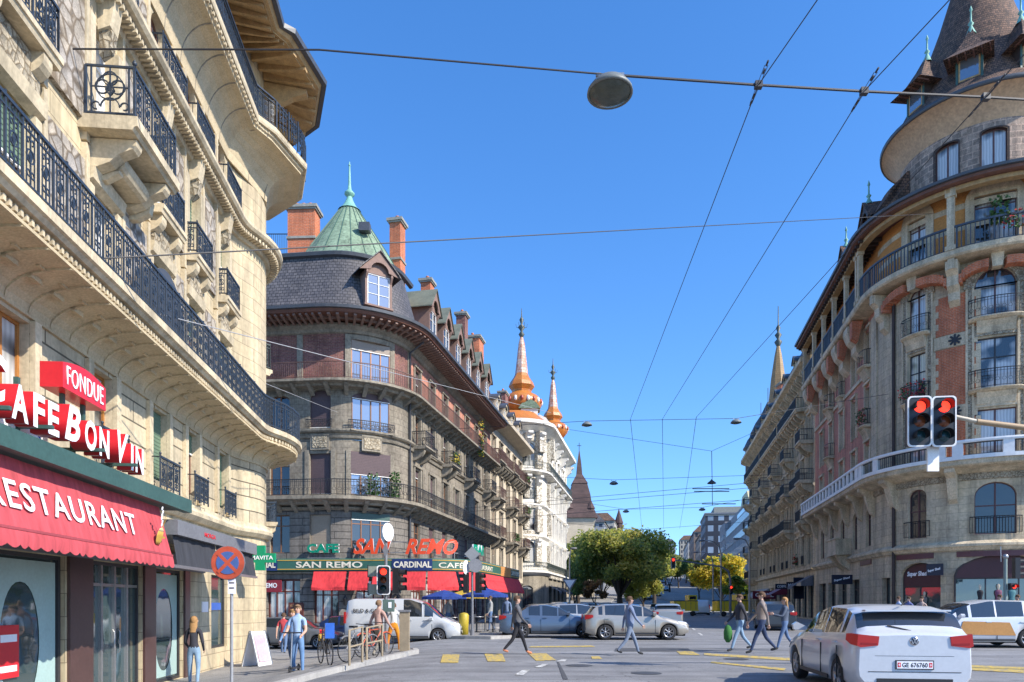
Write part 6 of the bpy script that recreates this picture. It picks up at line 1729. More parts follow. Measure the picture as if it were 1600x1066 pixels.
 for u, w in TW[:2]:
  m2.ring([(u + x, 20 + z) for x, z in outline(w + .8, 3.5, .9)], [(u + x, 20 + z) for x, z in outline(w + .02, 2.72, 0.0, n=10) ] if False else [(u + x, 20 + z) for x, z in outline(w, 2.71, 0.001)], 0.005, 0.09, RSTS)
 for z in (21.2, 22.3): m2.box(u1, u2, 0.003, 0.03, z, z + .3, RSTS, 14)
 m2.build('stone_surround', B)
 # eave over it: timber soffit, tiled skirt roof
 e = MB()
 sweep(e, P, [(0.003, 23.20), (1.35, 23.05), (1.5, 23.10), (1.5, 23.30), (0.9, 23.45), (0.003, 23.55)], 0, ue, BROWNW, step=0.4)
 e.mp = P.mp; u = .2
 while u < u1 + 1:
  e.prism([(0.05, 23.19), (1.34, 23.04), (1.34, 22.90), (0.05, 22.95)], u - .06, u + .06, BROWND, 'x'); u += .5
 e.mp = None
 sweep(e, P, [(0.70, 22.85), (1.12, 22.85), (1.12, 23.07), (0.70, 23.07)], 0, ue, TANW)
 eo = e.build('eave', B)
 g = MB(); sweep(g, P, [(1.5, 23.25), (1.64, 23.27), (1.66, 23.41), (1.52, 23.45)], 0, ue, LEAD); g.build('gutter', eo)
 r = MB(); sweep(r, P, [(1.45, 23.32), (0.4, 23.70), (-0.2, 25.75), (-1.2, 26.75), (-4, 27.55)], 0, u1 + 1.2, TILE)
 sweep(r, P, [(1.45, 23.32), (0.2, 23.65), (-1.2, 24.10)], u1 + 1.21, ue, TILE, step=0.35)
 r.build('roof', B)
 # gabled dormer with finial just left of the turret
 def finial(x, y, z, s, par):
  f = MB(); f.lathe([(0.30 * s, z), (0.16 * s, z + .25 * s), (0.07 * s, z + .45 * s), (0.17 * s, z + .6 * s), (0.06 * s, z + .75 * s), (0.05 * s, z + 1.3 * s), (0.1 * s, z + 1.38 * s), (0.01, z + 1.7 * s)], COPPERL, 8, (x, y)); f.build('finial', par)
 for yy in (44.6, 50.0):
  d = dormer(B, P, U(yy), 23.95, 1.7, 1.7, 0.0, 3, BROWND, TILE, over=.4, peak=1.2)
  x, y, _ = P.mp(U(yy), -.1, 0); finial(x, y, 26.75, .9, B)
 # round drum
 D = MB(); RD = 3.97
 PD = Path([('A', C, RD, PI - 1.2, PI * 2 + 0.6)])
 dw = [PD.upx(1424, 0, 8), PD.upx(1479, 0, 9), PD.upx(1554, 4, 11), PD.upx(1554, 4, 11) + 2.5]
 dops = [(u, 1.2, 24.45, 26.85, 0.18) for u in dw]
 wall(D, PD, 0, PD.len, 23.2, 27.8, dops, DRUM, 0.25, BROWND)
 D.build('turret_wall', B)
 for u, w, z0, z1, r_ in dops: put_window(B, PD, u, z0, w, z1 - z0, r_, BF, GLASSC if u > dw[1] - 1 else GLASSB, cols=2, transom=0.22, rows=0, surround=BROWND, sw=0.07, sd=0.03)
 e = MB(); prof = [(RD + 0.004, 27.3), (RD + .08, 27.55), (RD + .3, 28.0), (RD + .62, 28.4), (RD + .90, 28.62), (RD + .98, 28.66)]
 e.lathe(prof, TANSOF, 56, C); e.lathe([(RD + .98, 28.65), (RD + 1.06, 28.66), (RD + 1.08, 28.85), (RD + 1.0, 28.92), (RD + .6, 29.0)], LEAD, 56, C)
 e.lathe([(RD + .02, 23.95), (RD + .16, 23.98), (RD + .18, 24.15), (RD + .02, 24.2)], BROWND, 48, C)
 e.build('turret_eave', B)
 c = MB(); rc = [(RD + 1.0, 28.9), (4.2, 29.7), (3.35, 31.3), (2.6, 33.4), (1.95, 35.2), (1.35, 37.2), (0.55, 40.5), (0.08, 42.6)]
 c.lathe(rc, TILE, 48, C, smooth=True); co = c.build('cone_roof', B, label='tall brown tiled cone roof')
 # little dormers on the cone, each with its flared hood and copper finial
 for px, sc in ((1486, 1.0), (1421, 1.0), (1610, 1.0)):
  best = None
  ang = {1486: 232, 1421: 192, 1610: 272}[px]; an = rad(ang)
  b = MB(); hw = .62
  Mx = Matrix.Translation((C[0], C[1], 0)) @ Matrix.Rotation(an - PI / 2, 4, 'Z')
  b.box(-hw, hw, 2.2, 4.15, 29.5, 31.1, BROWND); b.box(-hw + .12, hw - .12, 4.151, 4.18, 29.75, 30.95, TANW)
  b.box(-hw + .2, hw - .2, 4.181, 4.19, 29.83, 30.87, GLASSB)
  b.box(hw - .1, hw + .01, 4.151, 4.2, 29.55, 31.1, GREENM); b.box(-hw - .01, -hw + .1, 4.151, 4.2, 29.55, 31.1, GREENM)
  o = obj('dormer', b.mesh('turret_dormer'), co, M=Mx)
  h = MB()
  h.grid([[(-1.15, 4.9, 30.85), (1.15, 4.9, 30.85), (1.0, 1.8, 31.0), (-1.0, 1.8, 31.0)], [(-.62, 4.35, 31.35), (.62, 4.35, 31.35), (.6, 2, 31.5), (-.6, 2, 31.5)], [(-.3, 3.9, 32.1), (.3, 3.9, 32.1), (.3, 2.6, 32.2), (-.3, 2.6, 32.2)], [(-.06, 3.5, 32.9), (.06, 3.5, 32.9), (.06, 3.3, 32.9), (-.06, 3.3, 32.9)]], TILE, closed=True, capa=True, capb=True)
  for i in range(6): h.box(-1.0 + i * .37, -.94 + i * .37, 4.2, 4.85, 30.76, 30.84, BROWNW)
  obj('dormer_roof', h.mesh('dormer_roof'), o)
  f = MB(); f.lathe([(0.26, 32.6), (0.12, 32.95), (0.06, 33.1), (0.15, 33.2), (0.05, 33.35), (0.04, 33.9), (0.08, 33.95), (0.01, 34.2)], COPPERL, 8, (0, 3.4)); obj('finial', f.mesh('finial'), o)
 dp = MB(); uu = P.upx(1399, u1, u2); x, y, _ = P.mp(uu, .12, 0); dp.tube([(x, y, 0.1), (x, y, 19.4)], .09, BROWND, 8); dp.build('downpipe', B)
 # ------------ shops ------------
 def shop(u, w, zb, zt, rise, lbl=None):
  f = MB(); h = zt - zb
  f.ring(outline(w, h, rise), outline(w, h, rise, .08), -.36, -.28, BROWND)
  f.box(-w/2 + .08, w/2 - .08, -.36, -.29, h * .62, h * .62 + .08, BROWND)
  for x in ((-.17 * w, .17 * w) if w > 3 else (0.1,)): f.box(x - .03, x + .03, -.355, -.3, .08, h * .62, DKM)
  o = obj('shop_window', f.mesh('shop'), B, M=P.matrix(u, 0, zb))
  g = MB(); g.add([(-w/2 + .05, -.33, .05), (w/2 - .05, -.33, .05), (w/2 - .05, -.33, h * .63), (-w/2 + .05, -.33, h * .63)], [(0, 1, 2, 3)], SHOPG); obj('pane', g.mesh('pane'), o)
  a_ = MB(); ol = [(x, z) for x, z in outline(w - .02, h, rise) if z > h * .6]; ol = [(-w/2 + .01, h * .64)] + ol[0:] + [(w/2 - .01, h * .64)]
  a_.prism(ol, -.34, -.30, mat('dark_maroon_fanlight', (0.075, 0.02, 0.02), 0.5), 'y'); obj('fanlight', a_.mesh('fanlight'), o)
  return o
 shop(ws + .1, 2.3, .15, 3.75, .75); shop(wb + .35, 4.3, .7, 4.05, 1.1)
 for u in bays[:-1]:
  f = MB(); f.ring(outline(2.3, 2.9, 0), outline(2.3, 2.9, 0, .1), -.36, -.28, BROWND); f.box(-.05, .05, -.36, -.29, .1, 2.8, BROWND); f.box(-1.05, 1.05, -.36, -.29, 2.2, 2.28, BROWND)
  o = obj('shop_window', f.mesh('shop'), B, M=P.matrix(u, 0, .2))
  g = MB(); g.add([(-1.1, -.33, .05), (1.1, -.33, .05), (1.1, -.33, 2.85), (-1.1, -.33, 2.85)], [(0, 1, 2, 3)], GLASS); obj('pane', g.mesh('pane'), o)
 uu = P.upx(1384, 0, u1 + 3)
 f = MB(); f.ring(outline(.9, 2.7, 0), outline(.9, 2.7, 0, .06), -.36, -.28, BROWND); o = obj('shop_window', f.mesh('shop'), B, M=P.matrix(uu, 0, .3)); g = MB(); g.add([(-.4, -.33, .05), (.4, -.33, .05), (.4, -.33, 2.65), (-.4, -.33, 2.65)], [(0, 1, 2, 3)], SHOPG); obj('pane', g.mesh('pane'), o)
 # lettering on the narrow arch, and two hanging signs
 a_ = ws - .80
 me = text_mesh('Super Shad', 0.34, 1.25, .02, SIGNW, shear=.15, bold=.03)
 for v in me.vertices: v.co = P.mp(a_ + v.co.x, -.22 + v.co.z, 2.95 + v.co.y)
 o = obj('shop_lettering', me); tag(o, 'white shop name lettering on the maroon fanlight of the narrow arched doorway', 'sign')
 for (px, z, w, h, lbl) in ((1346, 2.75, 1.35, .62, 'dark hanging shop sign with slanted white lettering at the left edge of the tower shops'), (1467, 3.0, .8, .62, 'small square dark sign between the two shop arches')):
  uu = P.upx(px, 0, u2); b = MB();
  x, y, tx, ty = P.fr(uu)
  if px < 1400: p = Vector((x - .2 + ty * 1.0, y - tx * 1.0, z)); R_ = 0
  else: p = Vector((x + ty * .5, y - tx * .5, z)); R_ = math.atan2(ty, tx)
  b.box(-w/2, w/2, -.05, .05, 0, h, SIGND); e = b.build('hanging_sign', None, loc=p, rz=R_)
  me = text_mesh('Super Shad', .17, w * .8, .01, SIGNW, shear=.2, bold=.03)
  obj('lettering', me, e, M=Matrix.Translation((-w * .4, -.051, h * .22)) @ Matrix.Rotation(rad(-12), 4, 'Y') @ Matrix(((1, 0, 0, 0), (0, 0, -1, 0), (0, 1, 0, 0), (0, 0, 0, 1))))
  tag(e, lbl, 'sign')
 # mannequins and stock seen in the big shop window are kept as dressed dummies close behind the glass front
 for i, px in enumerate((1512, 1531, 1562, 1584, 1440)):
  uu = P.upx(px, u1, u2); x, y, tx, ty = P.fr(uu); x += ty * -.24; y -= tx * -.24
  b = MB(); cc = [mat('dummy_cloth_%s' % n_, c_, .8) for n_, c_ in (('cream', (.22, .2, .17)), ('black', (.02, .02, .025)), ('plum', (.2, .07, .12)), ('teal', (.07, .2, .22)))][i % 4]
  zb = .85 if px > 1450 else .5
  b.lathe([(.10, zb + .1), (.13, zb + .5), (.15, zb + .75), (.11, zb + .95), (.17, zb + 1.2), (.15, zb + 1.32), (.04, zb + 1.36)], cc, 10, (0, 0)); b.lathe([(.04, zb + 1.36), (.045, zb + 1.42), (.075, zb + 1.5), (.08, zb + 1.58), (.03, zb + 1.66)], CREAM, 8, (0, 0))
  for k_, p in enumerate(b.v): b.v[k_] = (p[0], p[1] * .28, p[2])
  o = b.build('mannequin', None, loc=(x, y, 0), rz=math.atan2(ty, tx))
  tag(o, 'headed dress dummy in the clothes shop windows under the round tower', 'mannequin', 'dummies in the shop windows')
 rebase(B, (26, 42, 0))
 return P, u1, ws, wb
RB = right_building()
def beige_building():
 X0 = 13.17
 y0, y1 = 59.6, 103.0
 RRb = 3.5
 a = PI - A9
 # far end turns a round corner, too
 pn = (X0 + K9 * y0, y0); pf = (X0 + K9 * y1, y1)
 n = (-cos(A9), sin(A9)); Cb = (pf[0] - n[0] * RRb, pf[1] - n[1] * RRb)
 P = Path([('A', Cb, RRb, PI - A9 - rad(80), PI - A9), ('L', pf, pn)])
 B = thing('beige_building', 'long beige stone block with stacked black iron balconies and a golden spire', 'building')
 u0 = RRb * rad(80); ue = P.len; U = P.uY
 bays = [U(y) for y in [61.2 + 2.6 * i for i in range(16)]]
 w_ = MB(); zz = [4.6, 8.2, 11.7, 15.1, 18.6, 21.6]
 lv = [(5.0, 7.4), (8.7, 11.0), (12.2, 14.4), (15.6, 17.8), (19.0, 20.9)]
 wall(w_, P, 0, ue, GB, 4.6, [(u, 1.9, .2, 3.3, 0) for u in bays], BEIGE, .35)
 for (zb, zt), z0, z1 in zip(lv, zz, zz[1:]): wall(w_, P, 0, ue, z0, z1, [(u, 1.0, zb, zt, .3 if z0 in (4.6, 15.1) else 0) for u in bays], BEIGE, .3, BEIGES)
 w_.mp = P.mp; w_.box(ue - .06, ue, -.01, -12, GB, 21.6, BEIGES); w_.mp = None
 w_.build('wall', B)
 m = MB()
 for z, d in ((4.45, .3), (8.15, .15), (11.6, .12), (18.45, .2)): sweep(m, P, [(0.003, z - .15), (d, z), (d, z + .15), (0.003, z + .2)], 0, ue, BEIGES)
 m.mp = P.mp
 for i, u in enumerate(bays):
  for zb, zt in lv:
   m.box(u - .68, u - .51, .003, .1, zb - .1, zt + .15, BEIGES); m.box(u + .51, u + .68, .003, .1, zb - .1, zt + .15, BEIGES); m.box(u - .75, u + .75, .004, .2, zt + .15, zt + .32, BEIGES)
  m.box(u - 1.42, u - 1.18, .005, .13, 5, 21.2, BEIGES)
  for q in (-.7, 0, .7): m.prism([(.004, 21.9), (.8, 21.9), (.75, 21.6), (.3, 21.2), (.004, 20.9)], u + q - .1, u + q + .1, BEIGES, 'x')
 m.mp = None; m.build('stone_trim', B)
 for i, u in enumerate(bays):
  for j, (zb, zt) in enumerate(lv): put_window(B, P, u, zb, 1.0, zt - zb, .3 if j in (0, 3) else 0, BROWNW if j % 2 else WHITEP, [GLASS, GLASSC, GLASSB][(i * 2 + j) % 3])
 # balconies: singles in two columns, continuous in between on some floors
 for i in (0, 3, 6, 9, 12, 15):
  for z in (8.6, 12.1, 15.5): balcony(B, P, bays[i] - 1.15, bays[i] + 1.15, z, 1.15, BEIGES, IRONK, 'plain', .95, .3, 2, .8)
 for (a_, b_) in ((2, 1), (5, 4), (8, 7), (11, 10), (14, 13)):
  for z in (12.1,): balcony(B, P, bays[a_] - .8, bays[b_] + .8, z, .8, BEIGES, IRONK, 'plain', .95, .3, 4, .6)
 for (a_, b_, z) in ((4, 1, 18.95), (9, 5, 18.95), (15, 10, 18.95), (15, 13, 4.95), (8, 4, 8.6)):
  balcony(B, P, bays[a_] - 1.1, bays[b_] + 1.1, z, 1.0, BEIGES, IRONK, 'plain', .95, .3, 8, .7)
 for i in (1, 2, 4, 5, 7, 8, 10, 11):
  rb = MB(); rail_run(rb, P.mp, [bays[i] - .6, bays[i] + .6], 5.0, .8, IRONK, 'plain', .2); rb.build('railing', B)
 fb = MB(); leaves_in(fb, (bays[2] - .6, .2, 5.2), (bays[2] + .6, .5, 6.1), [FLRED, LEAFG], P.mp, 90); fb.build('flower_box', B)
 e = MB(); sweep(e, P, [(.003, 21.4), (.35, 21.7), (.8, 21.95), (1.15, 22.1), (1.15, 22.45), (.9, 22.55), (.003, 22.6)], 0, ue, BEIGES); e.build('cornice', B)
 r = MB(); sweep(r, P, [(.9, 22.56), (.3, 22.8), (-.3, 25.2), (-.9, 25.6), (-6, 26.0)], 0, ue, SLATE); r.build('roof', B)
 for i in range(0, 15, 2): dormer(B, P, bays[i], 22.8, 1.2, 1.5, .25, 2, BEIGES, LEAD, peak=.5, over=.2)
 # corner turrets and the long golden spire
 for (px, Y, r0, z0, z1, z2) in ((1189, 103.5, 2.2, 20.5, 25.5, 29.0), (1200, 98, 2.0, 22.5, 26.5, 29.5)):
  x = PX(px, Y); t = MB(); t.lathe([(r0 * .4, z0 - 1.5), (r0, z0), (r0, z1 - 1.5), (r0 + .35, z1 - 1.3), (r0 + .35, z1 - 1.1)], LEAD, 14, (x, Y)); t.lathe([(r0 + .3, z1 - 1.1), (r0 * .9, z1), (r0 * .5, z1 + 1.2), (.12, z2)], SLATE, 14, (x, Y))
  t.tube([(x, Y, z2), (x, Y, z2 + 2.0)], .05, IRONG); t.build('corner_turret', B)
 Y = 90; x = PX(1216, Y); s = MB()
 s.lathe([(1.9, 24.0), (1.7, 25.5), (1.25, 27.0), (.95, 30.0), (.5, 33.0), (.22, 34.4)], mat('golden_tiles', (.36, .22, .09), .6, pat='tile', bw=.4, bh=.3, ms=.02, var=.2), 8, (x, Y), smooth=False); so = s.build('spire', B)
 f = MB(); f.lathe([(.2, 34.3), (.5, 34.9), (.15, 35.3), (.45, 35.8), (.12, 36.2), (.3, 36.7), (.08, 37.1), (.05, 39.5)], IRONG, 8, (x, Y)); f.build('finial', so)
 chimney(B, PX(1226, 86), 86, 24, 28.2, 1.4, 1.4, 0, 3)
 for i, u in enumerate(bays):
  f = MB(); f.ring(outline(1.9, 3.1, 0), outline(1.9, 3.1, 0, .08), -.3, -.22, DKM); f.box(-.03, .03, -.3, -.23, .1, 3.0, DKM); f.add([(-.9, -.27, .05), (.9, -.27, .05), (.9, -.27, 3.05), (-.9, -.27, 3.05)], [(0, 1, 2, 3)], GLASS)
  obj('shop_window', f.mesh('shop'), B, M=P.matrix(u, 0, .2))
 rebase(B, (28, 80, 0))
 # awnings and little hanging signs along the shops
 MAR = mat('maroon_sign', (.16, .01, .03), .5)
 for (y, d, z, w, h, m_, t_, lbl, turn) in ((64.0, .9, 2.9, 1.3, .55, SIGND, 'MODE', 'dark navy hanging shop sign high beside the first beige bay', 1), (68.0, 1.1, 2.9, 1.6, .5, SIGND, 'COIFFURE', 'long black hanging sign a few doors up the avenue', 1),
          (79.0, 1.3, 2.0, 2.6, .9, MAR, 'GRILL', 'maroon sign board over the far shop terrace', 1), (62.2, .8, 1.9, .9, 1.9, SIGND, '', 'tall dark blue vertical banner beside the striped awning', 1)):
  x, y_, tx, ty = P.fr(U(y)); b = MB(); b.box(-w/2, w/2, -.06, .06, 0, h, m_)
  e = b.build('hanging_sign', None, loc=(x + ty * d, y_ - tx * d, z), rz=0); tag(e, lbl, 'sign')
  if t_: obj('lettering', text_mesh(t_, h * .5, w * .8, .01, SIGNW, bold=.02), e, M=Matrix.Translation((-w * .4, -.061, h * .25)) @ Matrix(((1, 0, 0, 0), (0, 0, -1, 0), (0, 1, 0, 0), (0, 0, 0, 1))))
 STR = cloth_mat('pale_grey_awning', (.34, .33, .33))
 for (ya, yb, z, m_, lbl) in ((59.9, 62.3, 3.9, GREYC, 'grey folding awning on the first shop of the beige block'), (84, 95, 3.3, STR, 'long pale awning over the far shops of the beige block'), (72, 76, 3.3, MAR, 'maroon awning over a shop halfway along the beige block')):
  c = MB(P.mp); a_, b_ = U(yb), U(ya)
  c.grid([[(a_, .05, z), (b_, .05, z)], [(a_, 1.7, z - .9), (b_, 1.7, z - .9)], [(a_, 1.72, z - 1.15), (b_, 1.72, z - 1.15)]], m_)
  c.add([(b_, .05, z), (b_, 1.7, z - .9), (b_, .05, z - .9)], [(0, 1, 2)], m_); c.add([(a_, .05, z), (a_, 1.7, z - .9), (a_, .05, z - .9)], [(0, 1, 2)], m_)
  tag(c.build('shop_awning'), lbl, 'awning')
beige_building()
# ---------------- far buildings ----------------
def facade_mat(name, wallc, winc, bw, bh, gap, off=0.0):
 m = bpy.data.materials.new(name); m.use_nodes = True; N, L = m.node_tree.nodes, m.node_tree.links
 b = N['Principled BSDF']; b.inputs['Roughness'].default_value = .7
 bt = N.new('ShaderNodeTexBrick'); bt.offset = off; bt.inputs['Scale'].default_value = 1; bt.inputs['Brick Width'].default_value = bw; bt.inputs['Row Height'].default_value = bh
 bt.inputs['Mortar Size'].default_value = gap; bt.inputs['Mortar Smooth'].default_value = 0
 bt.inputs['Color1'].default_value = (*winc, 1); bt.inputs['Color2'].default_value = (*[k * .5 for k in winc], 1); bt.inputs['Mortar'].default_value = (*wallc, 1)
 tc = N.new('ShaderNodeTexCoord'); L.new(tc.outputs['UV'], bt.inputs['Vector'])
 n = N.new('ShaderNodeTexNoise'); n.inputs['Scale'].default_value = .3; L.new(tc.outputs['Object'], n.inputs['Vector'])
 mr = N.new('ShaderNodeMapRange'); mr.inputs['To Min'].default_value = .75; mr.inputs['To Max'].default_value = 1.2; L.new(n.outputs['Fac'], mr.inputs['Value'])
 v = N.new('ShaderNodeVectorMath'); v.operation = 'SCALE'; L.new(bt.outputs['Color'], v.inputs[0]); L.new(mr.outputs[0], v.inputs['Scale']); L.new(v.outputs[0], b.inputs['Base Color'])
 return m
FM = [facade_mat('far_cream_facade', (.42, .38, .31), (.07, .08, .10), 2.2, 3.1, .55), facade_mat('far_grey_facade', (.33, .33, .33), (.06, .08, .11), 2.0, 3.0, .5), facade_mat('far_brown_facade', (.25, .19, .15), (.05, .06, .08), 2.3, 3.2, .6), facade_mat('far_white_facade', (.55, .54, .50), (.08, .10, .13), 2.1, 3.0, .5)]
def far_house(x, y0, y1, w, h, m, roof, label, side=1, name='far_building'):
 "block whose avenue front runs from y0 to y1; x is the front line at y0; side 1: body to the right"
 zb = gz(x, y0) - 2; L = y1 - y0; g = gz(x, (y0 + y1) / 2)
 e = thing(name, label, 'building', (x, y0, zb + 2), -A9)
 b = MB(); xa, xb = (0, w) if side > 0 else (-w, 0)
 b.box(xa, xb, 0, L, -3, h, m); o = b.build('wall', e)
 r = MB()
 if roof == 'flat': r.box(xa - .3, xb + .3, -.3, L + .3, h + .002, h + .5, GREYM); r.box(xa + 3, xb - 3, 3, L - 3, h + .51, h + 2.8, CHST)
 else: r.grid([[(xa - .4, -.4, h), (xb + .4, -.4, h), (xb + .4, L + .4, h), (xa - .4, L + .4, h)], [(xa + 2.5, 2, h + 3), (xb - 2.5, 2, h + 3), (xb - 2.5, L - 2, h + 3), (xa + 2.5, L - 2, h + 3)]], TILE if roof == 'tile' else SLATE, closed=True, capb=True)
 r.build('roof', e)
 c = MB(); c.box(xa - .15, xb + .15, -.15, L + .15, h - .5, h - .1, CHST); c.box(xa - .08, xb + .08, -.08, L + .08, 3.6, 3.9, CHST); c.build('cornice', e)
 return e
def FR(x0, Y): return x0 + K9 * Y
# long modern block with ribbon windows
def modern():
 e = thing('office_block', 'long pale grey modern block with ribbon windows behind the autumn tree', 'building', (FR(19, 126), 126, 0), -A9)
 LG = mat('pale_concrete_panels', (.34, .33, .33), .8, pat='brick', bw=3.0, bh=3.3, ms=.03, var=.12)
 BG = glass('bluish_ribbon_glass', (.10, .15, .20), ior=2.0)
 b = MB(); b.box(0, 18, 0, 78, -2, 22.0, LG); b.box(1.5, 18, 2, 78, 22.001, 25.5, LG); b.box(-.05, 18, 78.01, 96, -2, 25.0, LG); b.build('wall', e)
 for k in range(6):
  for y0, y1 in ((2, 76), (79, 95)):
   z = 3.6 + 3.3 * k
   g = MB(); g.box(-.09 if y0 < 50 else -.12, .02, y0, y1, z, z + 1.55, BG)
   for q in range(int((y1 - y0) / 1.9) + 1): g.box(-.13 if y0 < 50 else -.16, -.08, y0 + q * 1.9 - .06, y0 + q * 1.9 + .06, z, z + 1.55, WHITEP)
   g.build('ribbon_window', e)
  g = MB(); g.box(1, 17, -.09, .02, 3.6 + 3.3 * k, 5.15 + 3.3 * k, BG); g.build('ribbon_window', e)
 g = MB(); g.box(1.4, 1.52, 6, 60, 23.1, 24.6, BG); g.build('ribbon_window', e)
 r = MB(); r.prism([(40, 25.51), (58, 25.51), (54, 28.5), (44, 28.5)], 2, 10, mat('pale_yellow_sheeting', (.6, .52, .3), .7), 'x'); r.build('roof_housing', e)
modern()
far_house(FR(15.5, 236), 236, 262, 16, 24.5, facade_mat('black_grid_facade', (.03, .035, .05), (.35, .45, .55), 3.4, 3.6, .8), 'flat', 'black framed office building with big white windows up the hill')
far_house(FR(15.5, 266), 266, 300, 16, 19, FM[0], 'slate', 'cream apartment house just beyond the black framed office')
far_house(FR(15.0, 304), 304, 350, 16, 22, FM[2], 'tile', 'brown apartment house higher up the right side of the hill')
far_house(FR(14.5, 354), 354, 420, 16, 20, FM[3], 'slate', 'whitish house near the top of the hill on the right')
far_house(FR(-16, 205), 205, 240, 16, 20, FM[1], 'slate', 'grey apartment house on the left side of the hill, partly behind the big tree', -1)
far_house(FR(-15.5, 244), 244, 290, 16, 23, FM[0], 'tile', 'cream apartment house halfway up the left side of the hill', -1)
far_house(FR(-15, 294), 294, 350, 16, 21, FM[2], 'slate', 'brown apartment house higher up the left side of the hill', -1)
far_house(FR(-14, 354), 354, 420, 16, 22, FM[3], 'tile', 'whitish house near the top of the hill on the left', -1)
far_house(FR(-30, 470), 470, 500, 40, 22, FM[1], 'slate', 'grey block closing the view at the top of the hill')
far_house(FR(14, 470), 470, 500, 40, 25, FM[0], 'tile', 'cream block at the top right of the hill, closing the view')
far_house(-22, 150, 175, 30, 15, FM[0], 'tile', 'cream house behind the big tree, seen between its trunks', 1)
# ---------------- trees ----------------
BARK = mat('grey_brown_bark', (.075, .055, .04), .95, nscale=6, var=.3, bump=.02)
def leafm(n, c):
 m = bpy.data.materials.new(n); m.use_nodes = True; N, L = m.node_tree.nodes, m.node_tree.links
 b = N['Principled BSDF']; b.inputs['Base Color'].default_value = (*c, 1); b.inputs['Roughness'].default_value = .6
 t = N.new('ShaderNodeBsdfTranslucent'); t.inputs[0].default_value = (c[0] * 1.6, c[1] * 1.7, c[2], 1)
 mx = N.new('ShaderNodeMixShader'); mx.inputs[0].default_value = .5
 L.new(b.outputs[0], mx.inputs[1]); L.new(t.outputs[0], mx.inputs[2]); L.new(mx.outputs[0], N['Material Output'].inputs[0])
 return m
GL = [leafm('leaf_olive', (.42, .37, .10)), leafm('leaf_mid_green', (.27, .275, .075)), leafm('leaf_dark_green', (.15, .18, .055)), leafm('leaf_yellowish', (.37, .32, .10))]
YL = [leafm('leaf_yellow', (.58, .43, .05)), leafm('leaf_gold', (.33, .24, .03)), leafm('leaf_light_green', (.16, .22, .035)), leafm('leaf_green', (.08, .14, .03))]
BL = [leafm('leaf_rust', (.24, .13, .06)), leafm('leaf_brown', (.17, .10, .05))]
def tree(label, x, y, h, cr, cz, rz_, n, mats, size, seed, name='broadleaf_tree', trunk_r=.35, nclump=26, group=None, flat=1.0):
 rr = random.Random(seed); z0 = gz(x, y)
 e = thing(name, label, 'tree', (x, y, z0), 0, group)
 t = MB(); fork = (cz - rz_) * .75
 t.tube([(0, 0, -.3), (.05, 0, fork * .5), (0, .05, fork)], [trunk_r * 1.25, trunk_r, trunk_r * .85], BARK, 9)
 cl = []
 for i in range(nclump):
  u = rr.random() * 2 * PI; v = rr.uniform(-.75, 1); q = (rr.random() ** .45)
  s_ = math.sqrt(max(0, 1 - v * v * .85))
  p = Vector((cr * .80 * q * s_ * cos(u), cr * .80 * q * s_ * sin(u) * flat, cz + rz_ * .78 * v * (0.5 + .5 * q)))
  cl.append((p, rr.uniform(.20, .36) * cr * (1.1 - .3 * abs(v))))
 for p, r in cl[::2]:
  m_ = Vector((p.x * .45, p.y * .45, lerp(fork, p.z, .6)))
  t.tube([(0, 0, fork * .9), tuple(m_), tuple(p)], [trunk_r * .45, trunk_r * .25, trunk_r * .08], BARK, 5)
 t.build('trunk', e)
 c = MB(); tot = sum(r * r for p, r in cl)
 for p, r in cl:
  k = int(n * r * r / tot); hue = rr.random()
  for _ in range(k):
   d = Vector((rr.gauss(0, 1), rr.gauss(0, 1), rr.gauss(0, 1))).normalized()
   q = p + Vector((d.x * r, d.y * r, d.z * r * .72)) * (rr.random() ** .35) * (1 + .16 * rr.gauss(0, 1))
   a = Vector((rr.gauss(0, 1), rr.gauss(0, 1), rr.gauss(0, .7))).normalized()
   b_ = a.cross(d + Vector((rr.gauss(0, .5), rr.gauss(0, .5), rr.gauss(0, .5)))).normalized()
   s = size * rr.uniform(.6, 1.3)
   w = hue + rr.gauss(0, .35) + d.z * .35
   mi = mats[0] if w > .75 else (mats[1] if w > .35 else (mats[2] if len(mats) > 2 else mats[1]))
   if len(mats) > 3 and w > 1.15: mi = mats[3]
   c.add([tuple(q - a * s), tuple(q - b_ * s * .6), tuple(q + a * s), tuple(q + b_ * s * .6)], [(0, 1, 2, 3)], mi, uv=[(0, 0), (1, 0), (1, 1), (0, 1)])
 c.build('crown', e)
 return e
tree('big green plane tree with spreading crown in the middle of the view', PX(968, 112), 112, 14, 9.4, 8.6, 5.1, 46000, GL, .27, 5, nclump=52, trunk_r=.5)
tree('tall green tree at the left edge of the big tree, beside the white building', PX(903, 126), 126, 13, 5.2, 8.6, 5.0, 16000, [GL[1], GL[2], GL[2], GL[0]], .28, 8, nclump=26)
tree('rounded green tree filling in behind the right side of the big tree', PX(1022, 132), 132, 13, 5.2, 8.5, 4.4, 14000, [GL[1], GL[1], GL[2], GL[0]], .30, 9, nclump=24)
tree('small rusty brown autumn tree under the big tree', PX(929, 104), 104, 6, 2.2, 3.6, 1.8, 3500, BL, .18, 10, nclump=12, trunk_r=.12, name='autumn_tree')
tree('low bright green tree at the right foot of the big tree', PX(1005, 118), 118, 7, 4.2, 4.0, 2.2, 8000, [GL[0], GL[1], GL[1]], .22, 12, nclump=16, trunk_r=.18)
tree('dark low tree left of the rusty autumn tree', PX(898, 112), 112, 7, 2.6, 4.2, 2.8, 5000, [GL[1], GL[2], GL[2]], .22, 14, nclump=14, trunk_r=.18)
tree('yellow and green autumn tree in front of the pale office block', PX(1128, 118), 118, 9.5, 5.1, 6.2, 3.6, 15000, [YL[0], YL[0], YL[2], YL[1]], .22, 15, nclump=28, name='autumn_tree', trunk_r=.22)
